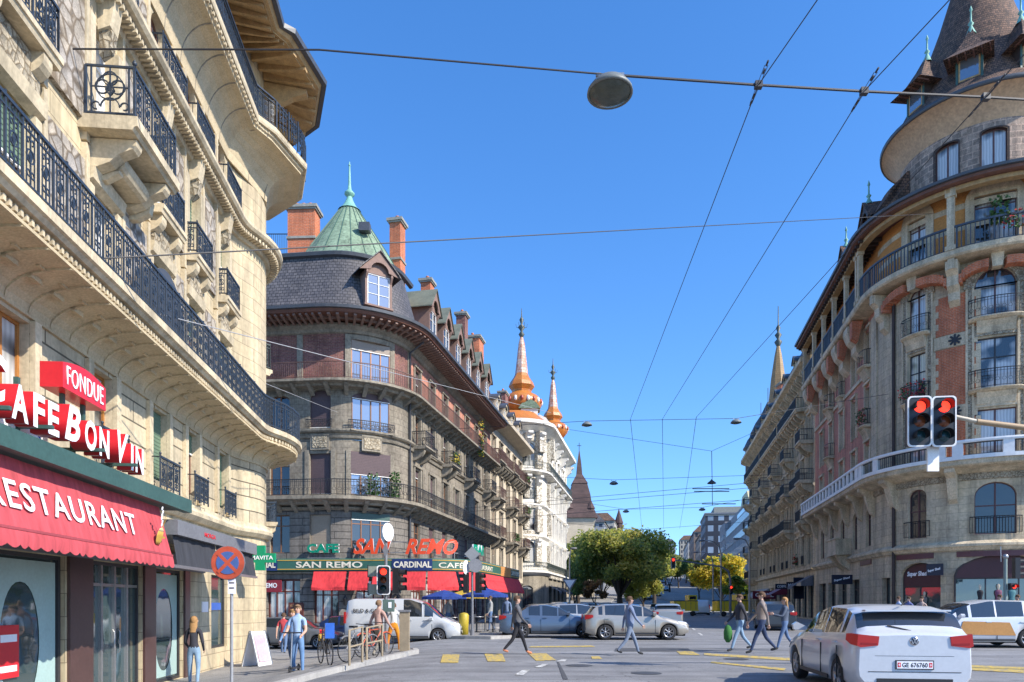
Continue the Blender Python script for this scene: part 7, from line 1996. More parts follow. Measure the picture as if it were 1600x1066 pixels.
tree('thin golden tree left of the yellow autumn tree, further up the hill', PX(1092, 150), 150, 8, 3.0, 5.2, 3.4, 5000, [YL[1], BL[0], BL[1]], .2, 16, nclump=16, name='autumn_tree', trunk_r=.16)
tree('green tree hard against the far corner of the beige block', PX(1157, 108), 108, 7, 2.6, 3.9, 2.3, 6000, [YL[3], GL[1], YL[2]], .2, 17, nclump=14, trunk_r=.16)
for i, (px, Y, r) in enumerate(((1060, 230, 5.5), (1072, 300, 5), (1046, 190, 5), (1040, 260, 6), (1063, 360, 6), (1081, 260, 4))):
 tree(['small dark green tree lining the hill road, first past the big tree on the right', 'tiny green tree on the right verge high on the hill', 'green tree at the right edge of the big tree crown', 'dark tree left of the hill road', 'tiny dark tree near the top of the hill road', 'small olive tree below the black framed office'][i], PX(px, Y), Y, 10, r, 6.5, 4, 3500, [GL[1], GL[2], GL[2]] if i % 2 == 0 else [GL[0], YL[1], GL[1]], .4, 30 + i, nclump=12, trunk_r=.25)
for i, (px, Y, r) in enumerate(((893, 145, 6), (915, 170, 7), (940, 150, 6), (985, 165, 7), (1008, 150, 5))):
 tree(['first', 'second', 'third', 'fourth', 'fifth'][i] + ' from the left of the dense dark trees standing behind the big plane tree', PX(px, Y), Y, 11, r, 6.5, 5.5, 5000, [GL[0], GL[1], GL[2]], .42, 60 + i, nclump=16, trunk_r=.3, group='trees behind the plane tree')
# ---------------- overhead wires ----------------
WIRE = mat('black_cable', (.03, .03, .035), .6, var=.1)
WIREL = mat('pale_steel_cable', (.35, .35, .36), .5, var=.1)
def wire(name, label, pts, r=.012, sag=0.0, m=WIRE, group=None, cat='cable'):
 b = MB(); P_ = []
 for i in range(len(pts) - 1):
  a, c = Vector(pts[i]), Vector(pts[i + 1]); n = 8 if sag else 1
  for k in range(n + (1 if i == len(pts) - 2 else 0)):
   t = k / n; p = a.lerp(c, t); p.z -= sag * 4 * t * (1 - t); P_.append(tuple(p))
 b.tube(P_, r, m, 5); o = b.build(name); return tag(o, label, cat, group)
WZ = 11.5
def wp(px, py, z=WZ):
 Y = (z - EYE) * 1100 / (943 - py); return (PX(px, Y), Y, z)
A1, A2, A3 = wp(1185, 133), wp(1350, 143), wp(1540, 152)
wire('span_cable', 'thick black cable crossing the top of the view that carries the near lamp', [(-8.1, 12.9, 11.66), wp(500, 78), wp(953, 117)], .016)
wire('span_cable', 'thick black cable running on from the near lamp across the right turret', [wp(953, 117), A1, A2, A3, (26, 15, 11.3)], .024)
wire('span_cable', 'thin black cable rising from the near left facade to the round tower', [(-7.9, 11.0, PZ(412, 11.0)), (22.4, 37.5, PZ(334, 37.5))], .014)
for k, (a, c, lb) in enumerate(((wp(1277, 0), wp(985, 655), 'leftmost of the three long wires running down the avenue sky'), (wp(1476, 8), wp(1035, 655), 'middle one of the three long wires running down the avenue sky'), (A3, wp(1088, 652), 'rightmost of the three long wires, low in front of the right facades'))):
 wire('contact_wire', lb, [tuple(Vector(a) + (Vector(a) - Vector((A1, A2, c)[k])).normalized() * 9)] + ([a] if k == 2 else []) + ([(A1, A2)[k]] if k < 2 else []) + [c], .010)
 c2 = wp((995, 1036, 1075)[k], 748); c3 = wp((1003, 1037, 1062)[k], 826)
 wire('contact_wire', ['left', 'middle', 'right'][k] + ' wire of the three continuing down the avenue beyond the first lamp cable', [c, c2, c3], .014)
for p in (A1, A2, A3):
 b = MB(); d = (Vector(wp(1035, 655)) - Vector(A2)).normalized(); p_ = Vector(p)
 for s_ in (-.55, -.35, .3, .5): q = p_ + d * s_; b.tube([tuple(q - d * .06), tuple(q + d * .06)], .018, DKM, 6)
 b.tube([tuple(p_ - d * .5 + Vector((.03, 0, 0))), tuple(p_ + d * .5 + Vector((.02, 0, 0)))], .006, DKM, 4); b.tube([tuple(p_ - d * .5 - Vector((.03, 0, 0))), tuple(p_ + d * .5 - Vector((.02, 0, 0)))], .006, DKM, 4)
 b.box(p_.x - .07, p_.x + .07, p_.y - .05, p_.y + .05, p_.z - .06, p_.z + .06, DKM)
 o = b.build('cable_clamp'); tag(o, ['cable clamp with insulators where the leftmost long wire crosses the thick cable', 'cable clamp with insulators left of the turret', 'cable clamp with insulators in front of the turret eave'][(A1, A2, A3).index(p)], 'cable clamp', 'clamps on the thick cable')
wire('span_cable', 'thin cable across the avenue carrying two small lamps', [(-5.8, 46.5, 12.9), wp(917, 658), wp(1150, 654), (21.4, 40, 13.4)], .014)
wire('span_cable', 'second cable across the avenue, further off', [(-2.5, 62, 13.0), wp(959, 750), (25.8, 60, 12.6)], .016)
wire('span_cable', 'third cable across the avenue with two tiny lamps', [(-.5, 73, 13.2), wp(978, 796), wp(1097, 793), (28.4, 72, 13)], .018)
wire('span_cable', 'fourth and farthest cable across the avenue', [(4.5, 97, 12.8), wp(1000, 828), (33, 95, 12.6)], .02)
wire('span_cable', 'pale steel cable slanting down across the grey corner building from the near facade', [(-8.05, 13.0, PZ(458, 13.0)), (2.2, 40, PZ(645, 40))], .012, m=WIREL)
wire('span_cable', 'short pale steel cable from the round corner bay to the cafe building', [(-8.9, 25.2, PZ(598, 25.2)), (-10.0, 40.6, PZ(645, 40.6))], .012, m=WIREL)
hub = (PX(1112, 44), 44, PZ(705, 44))
wire('span_cable', 'cable slanting from the left down to the hanging tram wire hub', [(-3.4, 57.8, 17.0), hub], .012)
wire('span_cable', 'cable rising right from the hanging tram wire hub to the beige block', [hub, (26.0, 61.5, 18.6)], .012)
e = thing('tram_wire_junction', 'hanging tram wire junction with horizontal insulator bars over the avenue', 'tram equipment', hub)
b = MB(); b.tube([(0, 0, 0), (0.05, 0, -3.4)], .02, WIRE); b.build('hanger_rod', e)
for k, (z, l, x) in enumerate(((-2.35, 2.3, -.05), (-2.52, 2.2, 0), (-3.3, 2.1, .45))):
 b = MB(); b.box(x - l / 2, x + l / 2, -.03, .03, z - .025, z + .025, DKM); b.build('insulator_bar', e)
b = MB(); b.lathe([(.01, -1.75), (.1, -1.85), (.28, -2.0), (.28, -2.03), (.01, -2.0)], DKM, 10); b.build('insulator_cap', e)
for (pa, pb, lb) in (((900, 778), (1170, 757), 'upper tram contact wire crossing above the plane tree'), ((900, 784), (1170, 765), 'second tram contact wire just under the upper one'), ((900, 800), (1170, 783), 'lowest tram contact wire crossing above the plane tree')):
 Y = 44.0; wire('contact_wire', lb, [(-3, Y + 3, PZ(pa[1] + 6, Y)), (PX(pb[0] + 60, Y), Y - 1, PZ(pb[1] - 4, Y))], .014)
def lamp(p, s, label, group=None):
 e = thing('street_lamp', label, 'lamp', p, 0, group)
 b = MB(); b.lathe([(.001, -.02 * s), (.10 * s, -.03 * s), (.20 * s, -.07 * s), (.36 * s, -.17 * s), (.46 * s, -.30 * s), (.47 * s, -.36 * s), (.44 * s, -.37 * s), (.42 * s, -.34 * s)], mat('grey_lamp_housing', (.15, .165, .16), .5), 28, smooth=True); b.build('lamp_housing', e)
 g = MB(); g.lathe([(.425 * s, -.35 * s), (.36 * s, -.40 * s), (.22 * s, -.44 * s), (.001, -.455 * s)], mat('lamp_diffuser', (.075, .09, .075), .25, var=.3, nscale=6), 28); g.build('lamp_glass', e)
 h = MB()
 for sx in (-.24, .24): h.tube([(sx * s * .5, 0, -.08 * s), (sx * s, 0, .02 * s)], .012 * s, WHITEP, 5); h.box(sx * s - .05 * s, sx * s + .05 * s, -.03 * s, .03 * s, 0, .06 * s, ALU)
 h.build('cable_clip', e)
 return e
p = wp(953, 117); l0 = lamp((p[0], p[1], p[2] - .03), .92, 'large grey lamp hanging from the thick cable, nearest of the hanging lamps')
for (px, py, lb) in ((917, 658, 'small dark lamp on the left half of the second lamp cable, above the domes'), (1150, 654, 'small dark lamp on the right half of the same cable, near the beige block'), (959, 751, 'tiny lamp hanging above the left part of the plane tree crown'), (978, 796, 'tiny lamp just above the plane tree top'), (1097, 793, 'tiny lamp hanging left of the office block')):
 q = wp(px, py); lamp((q[0], q[1], q[2] - .02), .62 if py < 700 else .75, lb, 'hanging lamps over the avenue')
# ---------------- poles, traffic lights, signs ----------------
def emi(name, c, s):
 m = bpy.data.materials.new(name); m.use_nodes = True; b = m.node_tree.nodes['Principled BSDF']
 b.inputs['Base Color'].default_value = (*c, 1); b.inputs['Emission Color'].default_value = (*c, 1); b.inputs['Emission Strength'].default_value = s; return m
REDL = emi('lit_red_lens', (1.0, .03, .015), 1.6); AMBD = mat('unlit_amber_lens', (.20, .05, .015), .25, var=.3, nscale=20); GRND = mat('unlit_green_lens', (.015, .05, .055), .25, var=.3, nscale=20)
TLB = mat('traffic_light_black', (.018, .018, .02), .45, var=.1)
def signal_head(parent, M, w=.36, h=1.0, board=True, lens=(REDL, AMBD, GRND), r=.105):
 "faces local -y; origin at its centre"
 b = MB(); n = len(lens); b.box(-w/2 + .04, w/2 - .04, -.06, .14, -h/2 + .04, h/2 - .04, TLB)
 if board:
  f = MB()
  pts = []
  for cx, cz, a0 in ((1, 1, 0), (-1, 1, 90), (-1, -1, 180), (1, -1, 270)):
   for i in range(5): t = rad(a0 + 22.5 * i); pts.append((cx * (w/2 - .08) + .08 * cos(t), cz * (h/2 - .08) + .08 * sin(t)))
  inn = [(x * (w/2 - .028) / (w/2), z * (h/2 - .028) / (h/2)) for x, z in pts]
  b.prism(inn, -.075, -.061, TLB, 'y'); f.ring(pts, inn, -.085, -.055, WHITEP)
 o = obj('signal_head', b.mesh('signal_head'), parent, M=M)
 if board: obj('border', f.mesh('border'), o)
 dz = (h - .14) / n
 for i, lm in enumerate(lens):
  z = h/2 - .07 - dz * (i + .5)
  l = MB(); l.lathe([(.001, .035), (r * .7, .025), (r, 0)], lm, 20);
  ln = obj('lens', l.mesh('lens'), o, M=Matrix.Translation((0, -.08, z)) @ Matrix.Rotation(rad(90), 4, 'X'))
  v = MB(); rows = [[((r + .012) * cos(t) * q, (r + .012) * sin(t) * q, d * (1 if ring == 0 else .0) ) for t in [rad(-25 + 230 * i_ / 14) for i_ in range(15)]] for ring, (q, d) in enumerate(((1.0, .19), (1.0, 0)))]
  v.grid(rows, TLB, smooth=True)
  obj('visor', v.mesh('visor'), o, M=Matrix.Translation((0, -.076, z)) @ Matrix.Rotation(rad(90), 4, 'X'))
 return o
def RZ(x, y, z, a): return Matrix.Translation((x, y, z)) @ Matrix.Rotation(a, 4, 'Z')
# twin red lights on the mast arm, near right
Y = 14.5; gx_ = 13.9
e = thing('mast_traffic_light', 'twin red traffic lights with white borders hanging from the end of a mast arm', 'traffic light', (gx_, 14.7, 0))
def loc_(x, y, z): return (x - gx_, y - 14.7, z)
b = MB(); b.tube([(0, 0, 0), (0, 0, 3.2), (-.15, 0, 4.3), (-.9, 0, 4.85), (-2.0, 0, 5.02)], .075, GREYM, 10); b.cyl(0, 0, 0, .4, .13, GREYM); b.build('mast', e)
b = MB(); b.tube([loc_(11.95, 14.7, 5.02), loc_(PX(1535, Y), 14.7, PZ(655, Y)), ], .062, mat('rusty_beige_tube', (.33, .22, .12), .6), 10); b.tube([loc_(PX(1537, Y), 14.7, PZ(655, Y)), loc_(PX(1440, Y), 14.7, PZ(634, Y))], .045, mat('pale_beige_tube', (.42, .36, .27), .5), 10); b.build('mast_arm', e)
for px in (1434.5, 1472.5): signal_head(e, RZ(*loc_(PX(px, Y), Y, PZ(660, Y)), rad(-8)), .47, 1.04, r=.115)
b = MB(); x, y, z = loc_(PX(1463, Y), Y + .12, 0); b.box(x - .12, x + .12, y - .02, y + .02, PZ(735, Y), PZ(690, Y), WHITEP); b.tube([(x - .3, y + .1, PZ(634, Y)), (x - .3, y + .1, PZ(694, Y))], .02, GREYM); b.build('white_plate', e)
# signal cluster on the corner island, with the round and diamond plates above
Y = 22.3; X0 = PX(603, Y); Z0 = gz(X0, Y) + .12
e = thing('corner_traffic_light', 'traffic light cluster with a lit red lamp on the pavement corner before the cafe', 'traffic light', (X0, Y, Z0))
b = MB(); b.tube([(0, 0, 0), (0, 0, PZ(842, Y) - Z0)], .05, GREYM, 10); b.cyl(0, 0, 0, .25, .09, GREYM); b.build('pole', e)
signal_head(e, RZ(PX(601, Y) - X0, -.16, PZ(907, Y) - Z0, rad(6)), .42, .92, r=.10)
signal_head(e, RZ(PX(622, Y) - X0, -.02, PZ(908, Y) - Z0, rad(80)), .34, .88, board=False, lens=(AMBD, AMBD, GRND))
for py in (893, 921):
 b = MB(); x = PX(583, Y) - X0; b.box(x - .13, x + .13, -.1, .1, PZ(py, Y) - Z0 - .16, PZ(py, Y) - Z0 + .16, mat('signal_back_grey_green', (.28, .30, .24), .5)); b.box(x - .15, x - .131, -.16, .08, PZ(py, Y) - Z0 - .19, PZ(py, Y) - Z0 + .19, TLB); b.box(x + .131, 0, -.02, .02, PZ(py, Y) - Z0 - .02, PZ(py, Y) - Z0 + .02, TLB); b.build('signal_back', e)
b = MB(); b.box(PX(605, Y) - X0 - .12, PX(605, Y) - X0 + .22, -.13, .1, PZ(956, Y) - Z0, PZ(937, Y) - Z0, mat('pedestrian_box_green', (.10, .15, .13), .5)); b.box(.1, .2, -.14, -.131, PZ(950, Y) - Z0, PZ(941, Y) - Z0, SIGNW); b.build('pedestrian_signal', e)
b = MB();
def disc(mb, cx, cy, cz, rx, rz, m, th=.02, ang=0, n=24):
 pts = [(rx * cos(2 * PI * i / n), rz * sin(2 * PI * i / n)) for i in range(n)]
 ca, sa = cos(ang), sin(ang)
 vs = [(cx + p[0] * ca + d * sa, cy + p[0] * sa - d * ca, cz + p[1]) for d in (0, th) for p in pts]
 mb.add(vs, [tuple(range(n)), tuple(range(2 * n - 1, n - 1, -1))] + [(i, (i + 1) % n, n + (i + 1) % n, n + i) for i in range(n)], m)
disc(b, PX(606.5, Y) - X0, -.07, PZ(832, Y) - Z0, .28, .29, SIGNW, ang=rad(62)); b.build('round_sign', e)
b = MB(); x, z = PX(603, Y) - X0, PZ(860, Y) - Z0; b.prism([(x - .09, z), (x, z + .25), (x + .09, z), (x, z - .25)], -.11, -.09, GREYM, 'y'); b.build('diamond_sign', e)
# second cluster at the far pavement corner
Y = 30.6; X0 = PX(738, Y); Z0 = gz(X0, Y) + .12
e = thing('side_traffic_light', 'grey signal pole with diamond and round plates and side facing lights at the terrace corner', 'traffic light', (X0, Y, Z0))
b = MB(); b.tube([(0, 0, 0), (0, 0, PZ(874, Y) - Z0)], .055, GREYM, 10); b.cyl(0, 0, 0, .25, .1, GREYM); b.build('pole', e)
for px, a in ((727, 100), (749, 70)): signal_head(e, RZ(PX(px, Y) - X0, 0, PZ(911, Y) - Z0, rad(-a if px < 738 else a)), .36, .95, board=False, lens=(AMBD, AMBD, GRND))
b = MB(); z = PZ(866, Y) - Z0; b.prism([(-.34, z), (0, z + .33), (.34, z), (0, z - .33)], -.09, -.06, mat('grey_sign_back', (.25, .26, .27), .5), 'y'); b.build('diamond_sign', e)
b = MB(); disc(b, PX(728.5, Y) - X0, -.12, PZ(887, Y) - Z0, .30, .31, SIGNW, ang=rad(65)); b.build('round_sign', e)
b = MB(); disc(b, PX(743, Y) - X0, -.10, PZ(884, Y) - Z0, .30, .30, GREYM, ang=rad(10)); b.build('round_sign', e)
# far mast arm light
Y = 68; X0 = PX(1141, Y)
e = thing('far_mast_traffic_light', 'slim mast arm reaching left over the avenue with a small red light', 'traffic light', (X0, Y, gz(X0, Y)))
b = MB(); pts = [(0, 0, 0), (0, 0, PZ(905, Y)), (PX(1138, Y) - X0, 0, PZ(893, Y)), (PX(1128, Y) - X0, 0, PZ(886, Y)), (PX(1110, Y) - X0, 0, PZ(883, Y)), (PX(1053, Y) - X0, 0, PZ(875, Y))]; b.tube(pts, [.13, .11, .1, .09, .08, .06], GREYM, 8); b.build('mast', e)
signal_head(e, RZ(PX(1051, Y) - X0, -.2, PZ(880, Y), 0), .42, 1.05, r=.13)
signal_head(e, RZ(0, -.2, PZ(922, Y), 0), .34, .9, r=.11, board=False)
# pedestrian light at the right edge
Y = 31.6; X0 = PX(1571, Y)
e = thing('pedestrian_light', 'grey pole at the right edge with a red pedestrian light and side facing signals', 'traffic light', (X0, Y, .12))
b = MB(); b.tube([(0, 0, 0), (0, 0, PZ(876, Y))], .075, mat('pale_green_pole', (.22, .27, .24), .5), 10); b.ball(0, 0, PZ(874, Y), .12, ALU); b.tube([(-.2, 0, PZ(882, Y)), (-.22, 0, PZ(858, Y))], .02, ALU); b.build('pole', e)
signal_head(e, RZ(PX(1588, Y) - X0, -.05, PZ(892, Y), rad(80)), .4, 1.0, board=False, lens=(AMBD, AMBD, GRND))
signal_head(e, RZ(PX(1574, Y) - X0 + .1, -.22, PZ(921, Y), 0), .36, .38, board=False, lens=(REDL,), r=.09)
# no stopping sign
Y = 12.4; X0 = PX(362, Y); Z0 = gz(X0, Y) + .12
e = thing('no_stopping_sign', 'round red and blue no stopping sign on a thin pole before the grey awning', 'sign', (X0, Y, Z0))
b = MB(); b.tube([(0, 0, 0), (0, 0, PZ(856, Y) - Z0)], .028, mat('galvanised_pole', (.34, .34, .34), .5, metal=.3), 10); b.build('pole', e)
b = MB(); z = PZ(880, Y) - Z0; xo = -.045
BLUS = mat('worn_blue_sign', (.06, .13, .33), .5, var=.15, nscale=10); REDS = mat('worn_red_sign', (.52, .09, .04), .5, var=.2, nscale=10)
disc(b, xo, -.035, z, .30, .30, GREYM, .02); disc(b, xo, -.057, z, .29, .29, REDS, .01); disc(b, xo, -.069, z, .20, .20, BLUS, .006)
for t in (45, -45):
 c_, s_ = cos(rad(t)), sin(rad(t)); L_, q = .235, .03
 b.prism([(xo + L_ * c_ - q * s_, z + L_ * s_ + q * c_), (xo + L_ * c_ + q * s_, z + L_ * s_ - q * c_), (xo - L_ * c_ + q * s_, z - L_ * s_ - q * c_), (xo - L_ * c_ - q * s_, z - L_ * s_ + q * c_)], -.0762 - (.002 if t > 0 else 0), -.0755, REDS, 'y')
b.build('sign_face', e)
b = MB(); b.box(-.05, .08, -.04, -.025, PZ(928, Y) - Z0, PZ(905, Y) - Z0, SIGNW)
for q_ in range(2): b.box(-.03, .06, -.042, -.0401, PZ(912 + 8 * q_, Y) - Z0, PZ(910 + 8 * q_, Y) - Z0, DKM)
b.build('small_plate', e)
# tall street lamps
def post_lamp(px, py, Y, pxa, label, base=None):
 x = PX(px, Y); zt = PZ(py, Y); dx = PX(pxa, Y) - x; z0 = gz(x, Y)
 e = thing('street_lamp', label, 'lamp', (x, Y, z0), 0, 'tall curved street lamps'); h = zt - z0
 b = MB(); b.tube([(0, 0, 0), (0, 0, h * .82), (dx * .08, 0, h * .92), (dx * .3, 0, h * .985), (dx * .6, 0, h), (dx * .85, 0, h)], [.12, .09, .08, .07, .06, .05], ALU, 8); b.build('pole', e)
 b = MB(); b.lathe([(.001, -.5), (.12, -.42), (.15, 0), (.1, .4), (.001, .45)], GREYM, 8); o = obj('lamp_head', b.mesh('lamp_head'), e, M=Matrix.Translation((dx * .95, 0, h)) @ Matrix.Rotation(rad(90), 4, 'Y') @ Matrix.Scale(.8, 4))
post_lamp(1126.5, 845, 80, 1095, 'tall curved street lamp, left of the two before the autumn tree')
post_lamp(1114, 863, 100, 1086, 'slimmer curved street lamp slightly further up the avenue')
post_lamp(1171, 842, 78, 1150, 'curved street lamp against the beige block corner')
post_lamp(890, 857, 76, 897, 'thin street lamp at the left of the plane tree')
b = MB(); Y = 75.5; x = PX(890, Y); z = PZ(912, Y); b.prism([(x - .8, z + .5), (x + .8, z + .5), (x, z - .8)], Y, Y + .05, GREYM, 'y'); b.prism([(x - .55, z + .36), (x + .55, z + .36), (x, z - .52)], Y - .02, Y - .001, SIGNW, 'y'); tag(b.build('yield_sign'), 'grey triangular yield sign on the thin lamp post by the plane tree', 'sign')
# ---------------- cars ----------------
def paint(name, c, metal=.0, rough=.28):
 return mat(name, c, rough, metal=metal, var=.04, coat=.6)
TYRE = mat('tyre_rubber', (.02, .02, .022), .85, var=.1); RIM = mat('alloy_rim', (.35, .35, .36), .35, metal=.8, var=.05)
CBLK = mat('car_black_plastic', (.02, .02, .022), .5, var=.05); TAIL = emi('tail_lamp_red', (.30, .008, .006), .12); TAILD = mat('tail_lamp_dark', (.28, .01, .01), .25, var=.05)
HEADL = mat('head_lamp_glass', (.55, .57, .6), .12, var=.05); CHROME = mat('chrome_trim', (.6, .6, .62), .15, metal=.9, var=.02); UNDER = mat('wheel_well_black', (.008, .008, .008), .95)
def interp(keys, s):
 if s <= keys[0][0]: return keys[0][1]
 for (a, va), (b, vb) in zip(keys, keys[1:]):
  if s <= b:
   t = (s - a) / (b - a); t = t * t * (3 - 2 * t) * .5 + t * .5; return lerp(va, vb, t)
 return keys[-1][1]
KINDS = {
 'hatch': dict(L=4.25, W=1.79, H=1.48, belt=[(0, .62), (.25, .74), (1.1, .93), (1.6, .96), (3.6, 1.03), (4.0, 1.05), (4.2, 1.02), (4.25, .97)], roof=[(1.02, .95), (1.95, 1.40), (2.5, 1.48), (3.4, 1.46), (3.85, 1.37), (4.15, 1.06)], c0=1.02, c1=4.15, wf=.85, wr=3.45, bp=[1.9, 2.62, 3.5], rampf=1.95, rampr=3.8),
 'mpv': dict(L=4.45, W=1.83, H=1.62, belt=[(0, .62), (.25, .80), (.9, .98), (1.3, 1.02), (3.6, 1.06), (4.2, 1.02), (4.45, .9)], roof=[(.78, .98), (1.9, 1.52), (2.5, 1.62), (3.6, 1.60), (4.1, 1.48), (4.38, 1.03)], c0=.78, c1=4.38, wf=.88, wr=3.6, bp=[1.75, 2.6, 3.55], rampf=1.9, rampr=4.08),
 'sedan': dict(L=4.6, W=1.8, H=1.45, belt=[(0, .60), (.3, .74), (1.2, .92), (1.6, .95), (3.7, .99), (4.4, 1.0), (4.6, .9)], roof=[(1.25, .94), (2.1, 1.36), (2.6, 1.45), (3.2, 1.42), (4.05, 1.0)], c0=1.25, c1=4.05, wf=.9, wr=3.6, bp=[2.05, 2.8, 3.5], rampf=2.1, rampr=3.35),
 'van': dict(L=5.1, W=1.92, H=1.95, belt=[(0, .66), (.2, .86), (.8, 1.08), (1.2, 1.14), (5.0, 1.16), (5.1, 1.1)], roof=[(.72, 1.08), (1.75, 1.80), (2.2, 1.93), (4.7, 1.93), (4.98, 1.86), (5.08, 1.2)], c0=.72, c1=5.08, wf=.95, wr=4.05, bp=[1.6], rampf=1.72, rampr=4.95, cargo=2.45),
}
_wheel = None
def wheel_meshes():
 global _wheel
 if _wheel: return _wheel
 t = MB(); t.lathe([(.20, -.09), (.29, -.10), (.315, -.07), (.32, 0), (.315, .07), (.29, .10), (.20, .09)], TYRE, 28)
 r = MB(); r.lathe([(.21, .085), (.20, .06), (.17, .03), (.001, .03)], CBLK, 28); r.lathe([(.205, .092), (.185, .088), (.18, .05)], RIM, 28)
 for i in range(7):
  a = 2 * PI * i / 7; r.tube([(.03 * cos(a), .03 * sin(a), .075), (.19 * cos(a), .19 * sin(a), .07)], .022, RIM, 5)
 r.lathe([(.001, .095), (.05, .09), (.055, .06)], RIM, 12)
 _wheel = (t.mesh('tyre'), r.mesh('rim')); return _wheel
CARC = {}
def car_meshes(kind, pm):
 key = (kind, pm.name)
 if key in CARC: return CARC[key]
 K = KINDS[kind]; L, W, H = K['L'], K['W'], K['H']; hw = W / 2; zs = .20; ar = .365; zc = .315
 body, win = MB(), MB(); st = []; s = 0.0; base = [0, .03, .08, .15]
 n = int((L - .3) / .055); st = base + [.2 + (L - .4) * i / n for i in range(n + 1)] + [L - .13, L - .07, L - .025, L]
 sec = []
 for s in st:
  e = min(s, L - s); wk = hw * (1 - .17 * (1 - min(1, s / .55)) ** 2 - .10 * (1 - min(1, (L - s) / .45)) ** 2) * (1 - .02 * (1 if e < .02 else 0))
  zb = interp(K['belt'], s); cab = K['c0'] < s < K['c1']; zr = interp(K['roof'], s) if cab else zb
  arch = 0
  for sw in (K['wf'], K['wr']):
   if abs(s - sw) < ar: arch = max(arch, zc + math.sqrt(ar * ar - (s - sw) ** 2))
  lo = zs + (.10 * (1 - min(1, e / .3)))
  mid = .50 if kind != 'van' else .55
  hgt = max(0, zr - zb) / (H - 1.0) if cab else 0
  wtop = lerp(wk * .90, wk * (.77 if kind != 'van' else .86), min(1, hgt))
  P_ = [(wk * .90, max(lo, arch)), (wk * .985, max(lo + .09, arch)), (wk * 1.0, max(mid, arch)), (wk * .985, max(zb - .14, arch + .02)), (wk * .93, zb)]
  if cab and zr > zb + .03: P_ += [(wtop, zr - .045), (wtop * .82, zr - .008), (wtop * .4, zr + .008), (0, zr + .012)]
  else: P_ += [(wk * .88, zb + .012), (wk * .6, zb + .035), (wk * .3, zb + .045), (0, zb + .048)]
  sec.append(P_)
 def V(s, p, sg): return (sg * p[0], s, p[1])
 np_ = len(sec[0])
 cargo = K.get('cargo')
 for sg in (-1, 1):
  vs = [V(s, p, sg) for s, P_ in zip(st, sec) for p in P_]
  fb, fg = [], []
  for j in range(len(st) - 1):
   sm = (st[j] + st[j + 1]) / 2
   for i in range(np_ - 1):
    f = (j * np_ + i, j * np_ + i + 1, (j + 1) * np_ + i + 1, (j + 1) * np_ + i)
    g = False
    zr = interp(K['roof'], sm); zb = interp(K['belt'], sm)
    if K['c0'] + .10 < sm < K['c1'] - .08:
     if i == 4 and zr - zb > .12 and not any(abs(sm - b) < .045 for b in K['bp']) and K['rampf'] - .55 < sm < K['rampr'] - .05 and not (cargo and sm > cargo): g = True
     if i in (5, 6, 7) and (sm < K['rampf'] - .08 or sm > K['rampr'] + .06): g = True
     if cargo and i in (5, 6, 7) and sm > K['rampr']: g = True
    (fg if g else fb).append(f)
  body.add(vs, fb, pm, True); win.add([(v[0] * 1.002, v[1], v[2] + .001) for v in vs], fg, CARG, True)
  for k in (0, -1):
   P_ = sec[k]; s = st[k]; body.add([V(s, p, sg) for p in P_] + [(0, s, P_[0][1])], [tuple(range(np_ + 1))], pm)
 body.box(-hw * .70, hw * .70, .12, L - .12, .16, .72, UNDER);
 # bumpers, grille, sills
 tr = MB()
 tr.box(-hw * .62, hw * .62, -.012, .05, .36, .50, CBLK); tr.box(-hw * .45, hw * .45, -.014, .04, .56, .62, CBLK); tr.box(-.26, .26, -.022, -.014, .42, .53, WHITEP)
 tr2 = MB(); tr2.box(-hw * .60, hw * .60, L - .03, L + .015, .24, .36, CBLK); tr3 = MB()
 for sg in (-1, 1): tr3.box(sg * hw * .995 - .012, sg * hw * .995 + .012, K['wf'] + .42, K['wr'] - .42, .235, .30, CBLK)
 seams = MB()
 for b in K['bp'][1:] + [K['rampf'] - .55]:
  if cargo: b = {0: 1.2, 1: 2.35}.get(0, b)
  for sg in (-1, 1): seams.box(sg * hw * .987 - .004, sg * hw * .987 + .018 * sg + .001, b - .006, b + .006, .30, .82, CBLK)
 for sg in (-1, 1):
  for b in (K['bp'][0] + .58, K['bp'][-1] - .12): seams.box(sg * hw * 1.0 - .02, sg * hw * 1.0 + .02, b - .09, b + .09, .86 if kind != 'van' else .98, .885 if kind != 'van' else 1.005, pm)
 mir = MB(); ms = K['rampf'] - .55
 for sg in (-1, 1): mir.prism([(sg * hw * .93, 1.0), (sg * (hw + .17), 1.0), (sg * (hw + .19), 1.10), (sg * (hw + .12), 1.15), (sg * hw * .93, 1.06)], ms, ms + .12, pm, 'y')
 hl = {}; tl = {}
